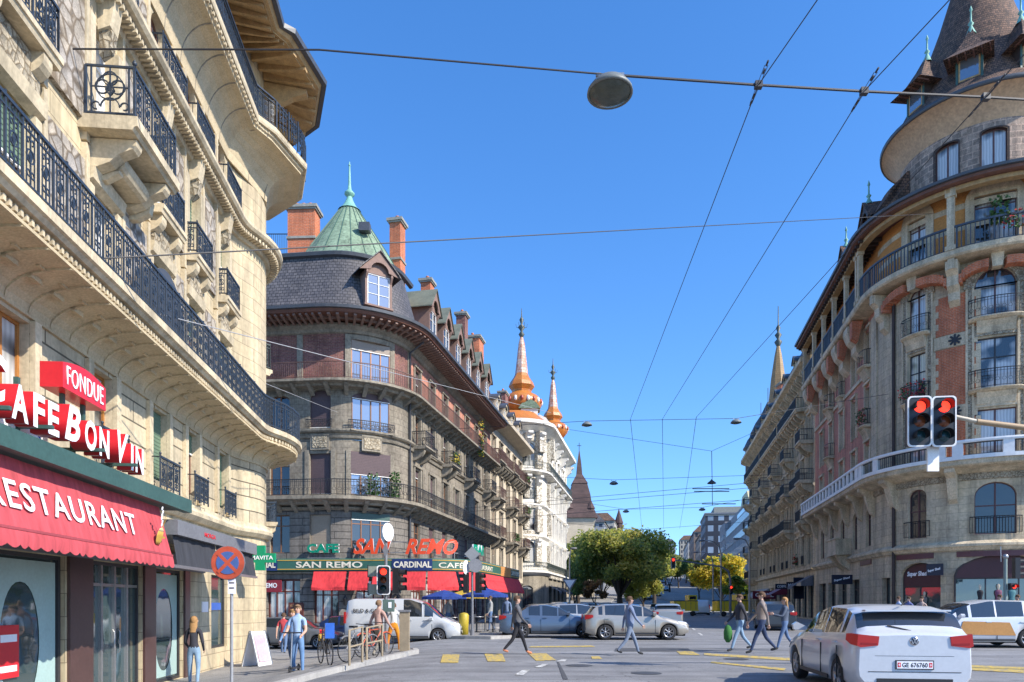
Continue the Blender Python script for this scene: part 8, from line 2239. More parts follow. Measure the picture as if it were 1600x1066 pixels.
 for sg in (-1, 1):
  b = MB(); zf = interp(K['belt'], .2)
  b.grid([[(sg * hw * .50, -.005, zf - .17), (sg * hw * .50, .03, zf - .04)], [(sg * hw * .78, .012, zf - .17), (sg * hw * .76, .08, zf - .01)], [(sg * hw * .93, .16, zf - .14), (sg * hw * .91, .25, zf + .03)], [(sg * hw * .975, .42, zf - .05), (sg * hw * .955, .50, zf + .05)]], HEADL, smooth=True)
  hl[sg] = b.mesh('headlight')
  b = MB(); zt = K['belt'][-3][1] if kind != 'van' else 1.15
  if kind == 'van': b.box(sg * hw * .90 - .05, sg * hw * .90 + .05, L - .06, L + .02, .85, 1.35, TAIL)
  else:
   b.prism([(sg * hw * .56, zt - .05), (sg * hw * .90, zt - .02), (sg * hw * .92, zt - .19), (sg * hw * .86, zt - .22), (sg * hw * .58, zt - .19)], L - .03, L + .016, TAIL, 'y')
   b.prism([(sg * hw * .60, zt - .155), (sg * hw * .86, zt - .145), (sg * hw * .86, zt - .175), (sg * hw * .60, zt - .18)], L + .017, L + .02, TAILD, 'y')
   b.grid([[(sg * hw * .905, L + .012, zt - .02), (sg * hw * .915, L + .012, zt - .2)], [(sg * hw * .965, L - .12, zt - .01), (sg * hw * .975, L - .12, zt - .18)], [(sg * hw * .985, L - .30, zt - .02), (sg * hw * .998, L - .30, zt - .12)]], TAIL, smooth=True)
  tl[sg] = b.mesh('tail_light')
 if kind == 'hatch': tr2.box(-.62, .62, 3.86, 4.02, 1.375, 1.40, pm);
 CARC[key] = dict(body=body.mesh('car_body'), window=win.mesh('car_windows'), trim=tr.mesh('front_bumper'), t2=tr2.mesh('rear_bumper'), t3=tr3.mesh('sill'), seam=seams.mesh('door_seam'), mirror=mir.mesh('mirror'), hl=hl, tl=tl)
 return CARC[key]
def car(kind, pm, x, y, heading, label, name='parked_car', group=None, z=None, plate=None, small=False):
 "heading: angle of the nose from +x, degrees; (x, y) is the middle of the car"
 K = KINDS[kind]; z = gz(x, y) if z is None else z
 e = thing(name, label, 'van' if kind == 'van' else 'car', (x, y, z), rad(heading + 90), group)
 M0 = Matrix.Translation((0, -K['L'] / 2, 0)); C_ = car_meshes(kind, pm)
 obj('car_body', C_['body'], e, M=M0); obj('car_windows', C_['window'], e, M=M0); obj('front_bumper', C_['trim'], e, M=M0); obj('rear_bumper', C_['t2'], e, M=M0); obj('side_sill', C_['t3'], e, M=M0); obj('door_seam', C_['seam'], e, M=M0)
 if not small: obj('mirror', C_['mirror'], e, M=M0)
 for sg in (-1, 1): obj('headlight', C_['hl'][sg], e, M=M0); obj('tail_light', C_['tl'][sg], e, M=M0)
 ty, ri = wheel_meshes()
 for sw in (K['wf'], K['wr']):
  for sg in (-1, 1):
   M = M0 @ Matrix.Translation((sg * (K['W'] / 2 - .115), sw, .32)) @ Matrix.Rotation(rad(90) * sg, 4, 'Y')
   o = obj('wheel', ty, e, M=M); obj('rim', ri, o)
 if plate:
  b = MB(); b.box(-.27, .27, K['L'] + .001, K['L'] + .018, .50, .64, CBLK); b.box(-.255, .255, K['L'] + .0181, K['L'] + .022, .515, .625, SIGNW)
  for sx, c_ in ((.222, SIGNR), (-.222, SIGNR)): b.box(sx - .022, sx + .022, K['L'] + .0221, K['L'] + .024, .535, .605, c_); b.box(sx - .004, sx + .004, K['L'] + .0241, K['L'] + .025, .55, .59, SIGNW); b.box(sx - .014, sx + .014, K['L'] + .0241, K['L'] + .0255, .566, .574, SIGNW)
  o = obj('number_plate', b.mesh('number_plate'), e, M=M0)
  me = text_mesh(plate, .072, .36, .002, DKM, bold=.02)
  obj('lettering', me, o, M=Matrix.Translation((.18, K['L'] + .0222, .533)) @ Matrix(((-1, 0, 0, 0), (0, 0, 1, 0), (0, 1, 0, 0), (0, 0, 0, 1))))
 return e
PWHITE = paint('white_car_paint', (.56, .58, .61), .15); PSIL = paint('silver_car_paint', (.42, .42, .41), .5, .32); PTAN = paint('champagne_car_paint', (.38, .35, .30), .5, .32)
PBLU = paint('blue_grey_car_paint', (.10, .14, .20), .4, .3); PDK = paint('dark_car_paint', (.06, .068, .075), .3, .28); PNAVY = paint('navy_car_paint', (.015, .03, .09), .2, .25); PRED = paint('red_car_paint', (.45, .02, .02)); PGREY = paint('mid_grey_car_paint', (.17, .18, .19), .4, .3); PYEL = paint('yellow_machine_paint', (.80, .56, .03), 0, .4)
v = car('hatch', PWHITE, 6.38, 12.75, 82, 'big white hatchback seen from behind at the bottom right, red tail lights lit', plate='GE 676760')
b = MB(); Lh = KINDS['hatch']['L']
b.lathe([(.001, .012), (.062, .012), (.066, .004), (.07, 0)], CHROME, 28); b.lathe([(.054, .0125), (.054, .0135), (.001, .0135)], mat('emblem_blue_black', (.02, .03, .06), .3), 28)
def bar2(mb, a, c, t, z0, z1, m):
 d = Vector((c[0] - a[0], c[1] - a[1])); n_ = Vector((-d.y, d.x)).normalized() * t
 mb.prism([(a[0] + n_.x, a[1] + n_.y), (a[0] - n_.x, a[1] - n_.y), (c[0] - n_.x, c[1] - n_.y), (c[0] + n_.x, c[1] + n_.y)], z0, z1, m, 'z')
for a, c in (((-.022, .046), (0, .008)), ((.022, .046), (0, .008)), ((-.046, .022), (-.024, -.044)), ((-.024, -.044), (0, .0)), ((0, .0), (.024, -.044)), ((.024, -.044), (.046, .022))): bar2(b, a, c, .0055, .0136, .0155, CHROME)
M0 = Matrix.Translation((0, -Lh / 2, 0))
obj('emblem', b.mesh('emblem'), v, M=M0 @ Matrix.Translation((0, Lh + .001, .93)) @ Matrix(((-1, 0, 0, 0), (0, 0, 1, 0), (0, 1, 0, 0), (0, 0, 0, 1))))
b = MB(); b.box(-.66, .66, Lh - .002, Lh + .004, .455, .465, CBLK); b.box(-.56, .56, Lh - .002, Lh + .002, .70, .705, CBLK); b.tube([(.0, Lh - .12, 1.08), (.32, Lh - .18, 1.16)], .012, CBLK, 5); b.build('hatch_lines', v).matrix_local = M0
b = MB(); b.tube([(-.08, Lh - .7, 1.47), (-.08, Lh - .45, 1.56)], .01, CBLK, 4); b.build('antenna', v).matrix_local = M0
vn = car('van', paint('grey_white_van_paint', (.50, .51, .51), .1, .35), -4.75, 31.6, -4, 'pale grey delivery van passing in front of the cafe, dark lettering on its side')
def side_text(e, txt, h, w, y_front, z, hw, m_, kind_L):
 "lettering on the car's right-hand side (local -x side faces the camera when it drives right)"
 me = text_mesh(txt, h, w, .004, m_, bold=.02)
 # local: x across, y back; viewer on the side sees the nose to the right
 obj('lettering', me, e, M=Matrix(((0, 0, -1, -hw - .004), (-1, 0, 0, y_front - kind_L / 2), (0, 1, 0, z), (0, 0, 0, 1))))
side_text(vn, 'BILD & GOOD', .17, 1.5, 4.7, 1.32, .90, DKM, 5.1)
car('hatch', PTAN, 5.15, 29.7, 0, 'champagne silver hatchback with alloy wheels, crossing before the parked cars', name='passing_car')
car('sedan', PBLU, 1.75, 31.4, 0, 'blue grey saloon crossing just right of the terrace corner, overlapped by the champagne car', name='passing_car')
car('hatch', PSIL, 3.6, 35.2, 4, 'silver hatchback mostly hidden behind the blue grey saloon', name='passing_car')
car('hatch', PGREY, -10.2, 33.4, -3, 'mid grey hatchback behind the cyclist, left of the delivery van', name='passing_car')
car('sedan', PNAVY, -8.2, 36.2, -2, 'dark navy car squeezed between the grey hatchback and the cafe front', name='parked_car')
car('hatch', PWHITE, -13.6, 36.0, -3, 'white car with orange stripe at the far left beside the pharmacy corner', name='parked_car')
car('hatch', PNAVY, 6.3, 38.5, 78, 'navy hatchback driving away right behind the champagne hatchback')
car('hatch', PSIL, 9.6, 43.5, 78, 'silver hatchback driving away in the middle of the avenue')
car('mpv', PDK, 15.1, 40.6, 258 - 180, 'black people carrier parked at the right kerb below the beige block')
t = car('mpv', PWHITE, 16.0, 24.6, 176, 'white taxi with orange side panel crossing in front of the arched shop windows', name='passing_car')
b = MB(); b.prism([(1.35, .55), (3.2, .52), (3.0, .86), (1.5, .90)], .919, .93, mat('orange_side_panel', (.45, .22, .06), .4), 'x')  # orange reflection on the car's side, put in as flat coloured patches
for q in (-1, 1):
 bb = MB(); bb.prism([(1.35, .45), (3.2, .42), (3.0, .86), (1.5, .90)], q * .912, q * .925, MATS['orange_side_panel'], 'x'); bb.build('side_panel', t).matrix_local = Matrix.Translation((0, -4.45 / 2, 0))
def lane(x0, Y): return FR(x0, Y), Y
G = 'cars parked along the left kerb of the avenue'
for i, (x0, Y, k, pm) in enumerate(((-8.6, 50, 'sedan', PGREY), (-8.7, 56, 'hatch', PBLU), (-8.6, 62, 'mpv', PSIL), (-8.7, 68, 'hatch', PNAVY), (-8.6, 74, 'sedan', PWHITE), (-8.7, 81, 'hatch', PSIL), (-8.6, 88, 'mpv', PDK), (-8.7, 95, 'sedan', PWHITE))):
 car(k, pm, *lane(x0, Y), 78, ['mid grey saloon, nearest car of the left kerb row', 'blue grey hatchback, second in the left kerb row', 'silver people carrier in the left kerb row', 'navy hatchback, fourth along the left kerb', 'white saloon, fifth along the left kerb', 'silver hatchback, sixth along the left kerb', 'black people carrier, seventh along the left kerb', 'white saloon farthest along the left kerb'][i], group=G, small=True)
car('van', PWHITE, PX(1096, 92), 92, 78, 'white van driving away beside the yellow road works', small=True)
car('hatch', PWHITE, PX(1025, 108), 108, 258, 'white car coming towards us down the hill road', small=True)
for i, (px, Y, k, pm) in enumerate(((1013, 150, 'hatch', PBLU), (1027, 165, 'van', PSIL), (1040, 200, 'hatch', PDK), (1030, 230, 'sedan', PGREY), (1046, 262, 'hatch', PSIL), (1024, 190, 'mpv', PSIL), (1036, 300, 'hatch', PNAVY))):
 car(k, pm, PX(px, Y), Y, 258, ['tiny blue grey car at the bottom of the hill', 'silver van climbing behind the white car', 'tiny dark car halfway up the hill', 'tiny grey saloon above the silver van', 'tiny silver car high on the hill', 'tiny silver people carrier left on the hill', 'tiniest navy car, highest on the hill'][i], small=True, group='traffic on the hill road')
# yellow road works machines
def works(px0, px1, Y, label, seed):
 x0, x1 = PX(px0, Y), PX(px1, Y); z0 = gz((x0 + x1) / 2, Y); w = x1 - x0
 e = thing('roadworks_trailer', label, 'work trailer', (x0, Y, z0))
 b = MB(); b.box(.1, w - .1, 0, 2.2, .75, 1.75, PYEL); b.box(.1, w - .1, -.004, 2.204, 1.751, 1.85, CBLK); b.box(0, w, -.05, 2.25, .6, .749, PYEL)
 for q in range(int(w / .6)): b.box(.25 + q * .6, .32 + q * .6, -.03, -.001, .76, 1.74, YEL)
 b.build('trailer_body', e)
 b = MB(); b.box(w * .62, w * .95, .2, 2.0, 1.86, 2.5, PYEL); b.box(w * .66, w * .9, .17, .199, 2.0, 2.35, CARG); b.build('cab', e)
 for xx in (w * .2, w * .75):
  b = MB(); b.lathe([(.001, -.1), (.3, -.1), (.3, .1), (.001, .1)], TYRE, 16); obj('wheel', b.mesh('wheel'), e, M=Matrix.Translation((xx, -.08, .3)) @ Matrix.Rotation(rad(90), 4, 'X'))
works(1052, 1092, 84, 'yellow road works trailer left of the white van', 1); works(1120, 1172, 80, 'longer yellow road works trailer under the autumn tree', 2)
# ---------------- people ----------------
SKIN = mat('skin', (.52, .31, .22), .6, var=.06); EYE_ = mat('eye_dark', (.03, .02, .02), .4)
def cloth(n, c): return mat('cloth_' + n, c, .9, var=.15, nscale=8)
def person(label, x, y, face, h=1.72, top=None, legs=None, hair=None, shoes=None, sleeve=1.0, legL=(10, 5), legR=(-12, 15), armL=(12, 20), armR=(-12, 15), lean=0, female=False, longhair=False, splay=6, headturn=0, z=None):
 "face: direction the person looks, degrees from +x; legs/arms are (swing forward, bend) in degrees"
 top = top or cloth('grey', (.2, .2, .22)); legs = legs or cloth('denim', (.10, .16, .28)); hair = hair or cloth('brown_hair', (.10, .055, .03)); shoes = shoes or cloth('black_shoes', (.03, .03, .03))
 k = h / 1.75; z = gz(x, y) if z is None else z
 # local frame: +y forward, +x the person's right
 def up(p, L, a, side=0): return (p[0] + L * side, p[1] + L * sin(rad(a)), p[2] - L * cos(rad(a)))
 J = {}; J['pel'] = (0, 0, .95)
 la = rad(lean); tr = lambda d, x_=0: (x_, d * sin(la), .95 + d * cos(la))
 J['wst'] = tr(.14); J['chs'] = tr(.36); J['nkb'] = tr(.52); J['nk'] = tr(.60)
 nk = J['nk']; J['jaw'] = (0, nk[1] + .025, nk[2] + .045); J['hd'] = (0, nk[1] + .012, nk[2] + .13); J['top'] = (0, nk[1], nk[2] + .205)
 edges = [('pel', 'wst'), ('wst', 'chs'), ('chs', 'nkb'), ('nkb', 'nk'), ('nk', 'jaw'), ('jaw', 'hd'), ('hd', 'top')]
 rad_ = dict(pel=.135 if female else .13, wst=.112 if female else .125, chs=.135 if female else .155, nkb=.085, nk=.052, jaw=.062, hd=.086, top=.055)
 sw = .155 if female else .18
 for s_, nm, lg, ar in ((-1, 'L', legL, armL), (1, 'R', legR, armR)):
  hip = (s_ * .09, 0, .90); kn = up(hip, .43, lg[0], s_ * sin(rad(splay)) * .6); an = up(kn, .41, lg[0] - lg[1], s_ * .03)
  toe = (an[0] + s_ * .02, an[1] + .15, an[2] - .045)
  J.update({'hip' + nm: hip, 'kn' + nm: kn, 'an' + nm: an, 'to' + nm: toe})
  rad_.update({'hip' + nm: .09, 'kn' + nm: .058, 'an' + nm: .040, 'to' + nm: .034})
  edges += [('pel', 'hip' + nm), ('hip' + nm, 'kn' + nm), ('kn' + nm, 'an' + nm), ('an' + nm, 'to' + nm)]
  b_ = tr(.46); sh = (s_ * sw, b_[1], b_[2]); el = up(sh, .29, ar[0] + lean * .3, s_ * .22); wr = up(el, .25, ar[0] + ar[1] + lean * .3, s_ * .02 - s_ * .1 * (ar[1] > 40)); ha = up(wr, .075, ar[0] + ar[1] + lean * .3)
  J.update({'sh' + nm: sh, 'el' + nm: el, 'wr' + nm: wr, 'ha' + nm: ha}); rad_.update({'sh' + nm: .060, 'el' + nm: .042, 'wr' + nm: .028, 'ha' + nm: .034})
  edges += [('nkb', 'sh' + nm), ('sh' + nm, 'el' + nm), ('el' + nm, 'wr' + nm), ('wr' + nm, 'ha' + nm)]
 low = min(J['toL'][2], J['toR'][2], J['anL'][2] - .045, J['anR'][2] - .045) - .034
 J = {n_: (p[0] * k, p[1] * k, (p[2] - low) * k) for n_, p in J.items()}
 names = list(J); idx = {n_: i for i, n_ in enumerate(names)}
 me = bpy.data.meshes.new('p'); me.from_pydata([J[n_] for n_ in names], [(idx[a], idx[b]) for a, b in edges], [])
 o = bpy.data.objects.new('p', me); COL.objects.link(o)
 o.modifiers.new('s', 'SKIN'); me.skin_vertices[0].data[0].use_root = True
 for n_ in names:
  r = rad_[n_] * k; rx = 1.0
  if n_ == 'chs': rx = 1.25
  d = me.skin_vertices[0].data[idx[n_]]; d.radius = (r * (.78 if n_ in ('pel', 'wst', 'chs') else 1), r * (1.12 if n_ in ('pel', 'wst', 'chs') else 1))
 sb = o.modifiers.new('b', 'SUBSURF'); sb.levels = 2; sb.render_levels = 2
 ev = o.evaluated_get(bpy.context.evaluated_depsgraph_get()); m2 = bpy.data.meshes.new_from_object(ev)
 bpy.data.objects.remove(o); bpy.data.meshes.remove(me)
 ms = [top, legs, SKIN, shoes]; m2.materials.clear()
 for m_ in ms: m2.materials.append(m_)
 seg = [(a, b, Vector(J[a]), Vector(J[b])) for a, b in edges]
 for p in m2.polygons:
  c = p.center; best = None
  for a, b, A_, B_ in seg:
   d = B_ - A_; t = max(0, min(1, (c - A_).dot(d) / d.length_squared)); dist = (c - (A_ + d * t)).length / (rad_[a] * k)
   if best is None or dist < best[0]: best = (dist, a, b, t)
  _, a, b, t = best; mi = 0
  if a.startswith('an'): mi = 3
  elif a.startswith('kn') or a.startswith('hip') or b.startswith('hip'): mi = 3 if (a.startswith('kn') and t > .93) else 1
  elif a == 'pel': mi = 1 if t < .35 else 0
  elif a in ('nk', 'jaw', 'hd') or (b == 'nk' and t > .6) or a.startswith('wr'): mi = 2
  elif a.startswith('el'): mi = 0 if sleeve >= 1 else 2
  elif a.startswith('sh'): mi = 0 if (sleeve >= 1 or t < sleeve) else 2
  p.material_index = mi; p.use_smooth = True
 # fingers, nose, ears and eyes are merged into the same mesh
 x_ = MB(); hd = Vector(J['hd'])
 for s_ in 'LR':
  w_, a_ = Vector(J['wr' + s_]), Vector(J['ha' + s_]); d = (a_ - w_).normalized(); q = d.cross(Vector((1, 0, 0))).normalized(); sd_ = -1 if s_ == 'L' else 1
  for i in range(4):
   r0 = a_ + q * (.022 * (i - 1.5)) * k; L = (.062, .072, .068, .052)[i] * k
   x_.tube([tuple(r0), tuple(r0 + d * L * .6 + Vector((-sd_ * .006, 0, 0))), tuple(r0 + d * L + Vector((-sd_ * .02, 0, 0)))], [.0095, .0085, .007], SKIN, 5)
  x_.tube([tuple(w_ + d * .035 - q * .02), tuple(w_ + d * .07 - q * .05), tuple(w_ + d * .10 - q * .052)], [.011, .01, .008], SKIN, 5)
 x_.tube([(0, hd.y + .078 * k, hd.z + .02), (0, hd.y + .103 * k, hd.z - .015), (0, hd.y + .085 * k, hd.z - .025)], [.007, .014, .012], SKIN, 5)
 for s_ in (-1, 1):
  x_.ball(s_ * .085 * k, hd.y - .005, hd.z - .005, .02, SKIN, 5, 1.5); x_.ball(s_ * .031 * k, hd.y + .079 * k, hd.z + .018, .0105, EYE_, 5)
 x_.box(-.022, .022, hd.y + .074 * k, hd.y + .086 * k, hd.z - .052, hd.z - .043, cloth('lips', (.35, .12, .10)))
 m3 = x_.mesh('x'); bm = bmesh.new(); bm.from_mesh(m2); o_ = len(m2.materials)
 for m_ in m3.materials: m2.materials.append(m_)
 nb = len(bm.faces); bm.from_mesh(m3); bm.faces.ensure_lookup_table()
 for f in bm.faces[nb:]: f.material_index += o_
 bm.to_mesh(m2); bm.free(); m2.name = 'person'
 e = obj('person', m2, None, loc=(x, y, z), rz=rad(face - 90)); tag(e, label, 'person')
 hb = MB(); rows = []; R_ = .104 * k
 for j in range(9):
  v = lerp(.02, 1, j / 8) * PI * .62
  rows.append([(R_ * .92 * sin(v) * cos(t), -.012 + hd.y * 0 + R_ * 1.08 * sin(v) * sin(t) - (.03 if v > 1.2 and sin(t) > .2 else 0), R_ * 1.12 * cos(v) + (.035 if (sin(t) > .35 and v > 1.1) else 0)) for t in [2 * PI * i / 18 for i in range(18)]])
 hb.grid([[(p[0], p[1] + hd.y, p[2] + hd.z + .012) for p in r] for r in rows], hair, closed=True, smooth=True)
 if longhair:
  hb.grid([[((.098 if j < 3 else .085) * k * cos(t), hd.y - .035 - .012 * j + .055 * sin(t) * (1 if sin(t) < 0 else .6), hd.z + .02 - .075 * j) for t in [2 * PI * i / 14 for i in range(14)]] for j in range(5)], hair, closed=True, smooth=True, capb=True)
 hb.build('hair', e)
 return e
WALK = dict(legL=(26, 8), legR=(-20, 22), armL=(-20, 12), armR=(22, 22))
BLOND = cloth('blond_hair', (.36, .20, .08)); GREYH = cloth('grey_hair', (.28, .26, .24)); JEAN = cloth('light_jeans', (.22, .33, .45)); DEN = cloth('denim', (.10, .16, .28)); DARKJ = cloth('dark_jacket', (.035, .035, .045))
e = person('woman in dark jacket and pale jeans with long blond hair walking past the shop windows', PX(303, 17.4), 17.4, 100, 1.68, top=DARKJ, legs=JEAN, hair=BLOND, female=True, longhair=True, legL=(10, 3), legR=(-8, 12), armL=(5, 55), armR=(-5, 50))
X0, Y0 = PX(465, 17.6), 17.6
person('man in pale blue short sleeved shirt and jeans pushing a kick scooter towards us', X0, Y0, 268, 1.70, top=cloth('pale_blue_shirt', (.30, .42, .60)), legs=cloth('mid_jeans', (.13, .24, .42)), hair=cloth('sandy_hair', (.22, .13, .07)), shoes=cloth('white_trainers', (.5, .5, .52)), sleeve=.55, legL=(6, 4), legR=(-6, 10), armL=(18, 48), armR=(18, 48), splay=10)
person('woman with loose fair hair and blue top walking just behind the man with the scooter', X0 - .35, Y0 + .75, 262, 1.68, top=cloth('blue_top', (.14, .24, .42)), legs=DEN, hair=BLOND, female=True, longhair=True, **WALK)
person('person in a red shirt and jeans standing by the pharmacy corner, seen from behind', PX(443, 28.5), 28.5, 95, 1.74, top=cloth('red_shirt', (.42, .05, .06)), legs=DEN, sleeve=.6, **WALK)
person('person in a salmon pink jacket behind the cycle rack', PX(592, 21.0), 21.0, 60, 1.74, top=cloth('salmon_jacket', (.42, .26, .21)), legs=cloth('beige_trousers', (.28, .25, .2)), hair=cloth('sandy_hair', (.22, .13, .07)), **WALK)
person('street worker in white top and orange trousers bending behind the corner traffic light pole', PX(615, 22.9), 22.9, 100, 1.66, top=cloth('white_top', (.55, .55, .53)), legs=cloth('orange_trousers', (.62, .22, .01)), shoes=cloth('orange_boots', (.5, .12, .01)), legL=(4, 3), legR=(-4, 5), splay=22, lean=28, armL=(40, 10), armR=(30, 15))
person('person striding across in dark clothes and orange shoes before the terrace corner', PX(808, 20.6), 20.6, 5, 1.72, top=cloth('charcoal_coat', (.10, .10, .11)), legs=cloth('black_trousers', (.02, .02, .025)), shoes=cloth('orange_shoes', (.55, .2, .1)), **WALK)
person('person in blue jacket and jeans striding across in front of the champagne hatchback', PX(984, 20.3), 20.3, 8, 1.70, top=cloth('faded_blue_jacket', (.16, .20, .30)), legs=cloth('grey_blue_jeans', (.16, .20, .27)), **WALK)
person('man in dark jacket and pale jeans crossing, leftmost of the group on the right', PX(1156, 22), 22, 185, 1.78, top=DARKJ, legs=JEAN, **WALK)
person('tall person in a grey brown coat in the middle of the right crossing group', PX(1190, 21), 21, 172, 1.85, top=cloth('grey_brown_coat', (.23, .19, .17)), legs=cloth('navy_trousers', (.04, .06, .12)), **WALK)
person('woman with long blond hair looking at her hands, rightmost of the crossing group', PX(1226, 22.5), 22.5, 175, 1.68, top=cloth('slate_top', (.08, .10, .14)), legs=DEN, hair=BLOND, female=True, longhair=True, legL=(22, 6), legR=(-16, 20), armL=(30, 75), armR=(28, 80))
person('person in a grey coat at the right edge beside the pedestrian light', PX(1562, 30), 30, 190, 1.76, top=cloth('grey_coat', (.2, .2, .21)), legs=cloth('cream_trousers', (.4, .38, .34)), z=.12, **WALK)
person('person in black and yellow at the far right edge', PX(1590, 30.6), 30.6, 185, 1.76, top=cloth('black_top', (.03, .03, .035)), legs=DEN, z=.12, **WALK)
for i, (px, c) in enumerate(((1404, (.3, .38, .55)), (1420, (.12, .14, .3)), (1440, (.4, .3, .26)))):
 person(['person in light blue', 'person in navy', 'person in beige'][i] + ' on the pavement below the narrow arched doorway', PX(px, 33.6), 33.6, 180 + 20 * i, 1.7, top=cloth('crowd%d' % i, c), z=.12, **WALK)
for i, (px, Y, c) in enumerate(((766, 34.5, (.3, .3, .28)), (792, 36, (.15, .2, .3)), (700, 36.5, (.4, .38, .36)))):
 person(['person in grey', 'person in slate blue', 'person in off white'][i] + ' among the terrace tables', PX(px, Y), Y, 200 + 60 * i, 1.7, top=cloth('terrace%d' % i, c), z=gz(PX(px, Y), Y) + .12)
b = MB(); b.lathe([(.05, 0), (.13, .12), (.14, .32), (.09, .5), (.02, .56)], cloth('leaf_green', (.04, .16, .035)), 10); x, y = PX(1140, 22), 22
tag(b.build('green_bag', loc=(x - .05, y, .28)), 'green bag carried at the left of the right crossing group', 'bag')
# ---------------- bicycles, rack, small street things ----------------
def bike(x, y, rz, m, label, lean=0, small=1.0, wr=.33):
 e = thing('bicycle', label, 'bicycle', (x, y, gz(x, y) + .12), rad(rz)); e.rotation_euler[0] = 0
 L = .52 * small
 for s_ in (-1, 1):
  t = MB(); t.tube([(s_ * L + wr * cos(2 * PI * i / 24), 0, wr + wr * sin(2 * PI * i / 24)) for i in range(24)], .017, TYRE, 6, closed=True)
  for i in range(10): a = PI * i / 10; t.tube([(s_ * L - wr * cos(a), 0, wr - wr * sin(a)), (s_ * L + wr * cos(a), 0, wr + wr * sin(a))], .0025, ALU, 3)
  t.build('wheel', e)
 f = MB(); bb = (-.06, 0, wr - .03); st_ = (-.20, 0, wr + .42); hd_ = (.33 * small, 0, wr + .45)
 for a, c in ((bb, st_), (bb, hd_), (st_, hd_), (bb, (-L, 0, wr)), (st_, (-L, 0, wr)), (hd_, (L, 0, wr)), ((hd_[0], 0, hd_[2]), (hd_[0] - .04, 0, hd_[2] + .16)), (st_, (-.23, 0, wr + .56))): f.tube([a, c], .016, m, 6)
 f.tube([(bb[0], .05, bb[2]), (bb[0] + .12, .06, bb[2] - .1)], .012, DKM, 4); f.build('frame', e)
 h = MB(); h.tube([(hd_[0] - .16, -.27, hd_[2] + .2), (hd_[0] - .02, -.2, hd_[2] + .18), (hd_[0] - .02, .2, hd_[2] + .18), (hd_[0] - .16, .27, hd_[2] + .2)], .013, DKM, 6); h.build('handlebar', e)
 s2 = MB(); s2.prism([(-.34, -.08), (-.10, -.02), (-.10, .02), (-.34, .08)], wr + .56, wr + .61, CBLK, 'z'); s2.build('saddle', e)
 for q, (px0, px1) in enumerate(((-L - .2, -L + .2), (L - .2, L + .2))): g = MB(); g.tube([(lerp(px0, px1, i / 8), 0, wr + .03 + (wr + .02) * math.sqrt(max(0, 1 - (lerp(-.6, .6, i / 8)) ** 2)) - .03) for i in range(9)], .02, m, 5); g.build('mudguard', e)
 return e
e = bike(PX(508, 18.8), 18.8, 118, DKM, 'parked bicycle with a blue child seat and yellow lamp, next to the scooter man')
b = MB(); b.box(-.5, -.25, -.12, .12, .72, .78, SIGNB); b.box(-.53, -.47, -.12, .12, .72, 1.12, SIGNB); b.build('child_seat', e); b = MB(); b.box(.42, .50, -.07, .07, .62, .8, GOLDP); b.box(.42, .5, -.05, .05, .82, .92, SIGNR); b.build('front_lamp', e)
bike(PX(562, 18.9), 18.9, 62, GREYM, 'grey bicycle leaning in the cycle rack, nearest the kerb'); bike(PX(585, 20.4), 20.4, 60, REDS, 'dark red bicycle in the cycle rack behind the grey one')
# kick scooter held by the man
e = thing('kick_scooter', 'small kick scooter with black handlebar in front of the man in pale blue', 'scooter', (X0, Y0 - .42, gz(X0, Y0) + .12), rad(-92))
b = MB(); b.tube([(.12, 0, .12), (.02, 0, .95)], .018, ALU, 6); b.build('stem', e); b = MB(); b.tube([(.02, -.24, .96), (.02, .24, .96)], .018, DKM, 6); b.build('handlebar', e)
b = MB(); b.box(-.42, .12, -.06, .06, .07, .10, DKM); b.build('deck', e)
for s_ in (-.45, .17): b = MB(); b.tube([(s_ + .07 * cos(2 * PI * i / 14), 0, .08 + .07 * sin(2 * PI * i / 14)) for i in range(14)], .018, TYRE, 5, closed=True); b.build('wheel', e)
WOODB = mat('weathered_wood_bar', (.30, .24, .16), .8, var=.2, nscale=6)
for i, (pa, ya, pb, yb) in enumerate(((546, 17.2, 566, 18.1), (573, 18.6, 597, 19.6))):
 xa, xb = PX(pa, ya), PX(pb, yb); z0 = gz(xa, ya) + .12; b = MB()
 b.tube([(xa, ya, z0), (xa, ya, z0 + .86), (xb, yb, z0 + .92), (xb, yb, z0 + .02)], .032, WOODB, 8); b.tube([(xa, ya, z0 + .45), (xb, yb, z0 + .48)], .025, WOODB, 6)
 tag(b.build('cycle_stand'), ['near weathered cycle stand beside the kerb, closest to us', 'second cycle stand towards the traffic light'][i], 'cycle stand')
b = MB(); x, y = PX(633, 21.6), 21.6; z0 = gz(x, y) + .12; b.box(x - .16, x + .13, y - .1, y + .1, z0, z0 + 1.2, WOODB); b.box(x - .19, x + .16, y - .13, y + .13, z0 + 1.2, z0 + 1.26, GREYM); tag(b.build('grey_post'), 'square weathered post on the pavement corner right of the traffic light', 'post')
b = MB(); x, y = PX(737, 31.4), 31.4; b.lathe([(.001, 0), (.2, 0), (.22, .9), (.16, .98), (.001, 1.02)], mat('yellow_bin_plastic', (.45, .34, .03), .5), 14, (0, 0)); tag(b.build('yellow_bin', loc=(x - .35, y, .08)), 'yellow bin at the terrace corner behind the pole', 'bin')
e = thing('pavement_board', 'white folding pavement sign board by the pharmacy door', 'sign board', (PX(402, 21.8), 21.8, gz(-8, 21.8) + .12), rad(68))
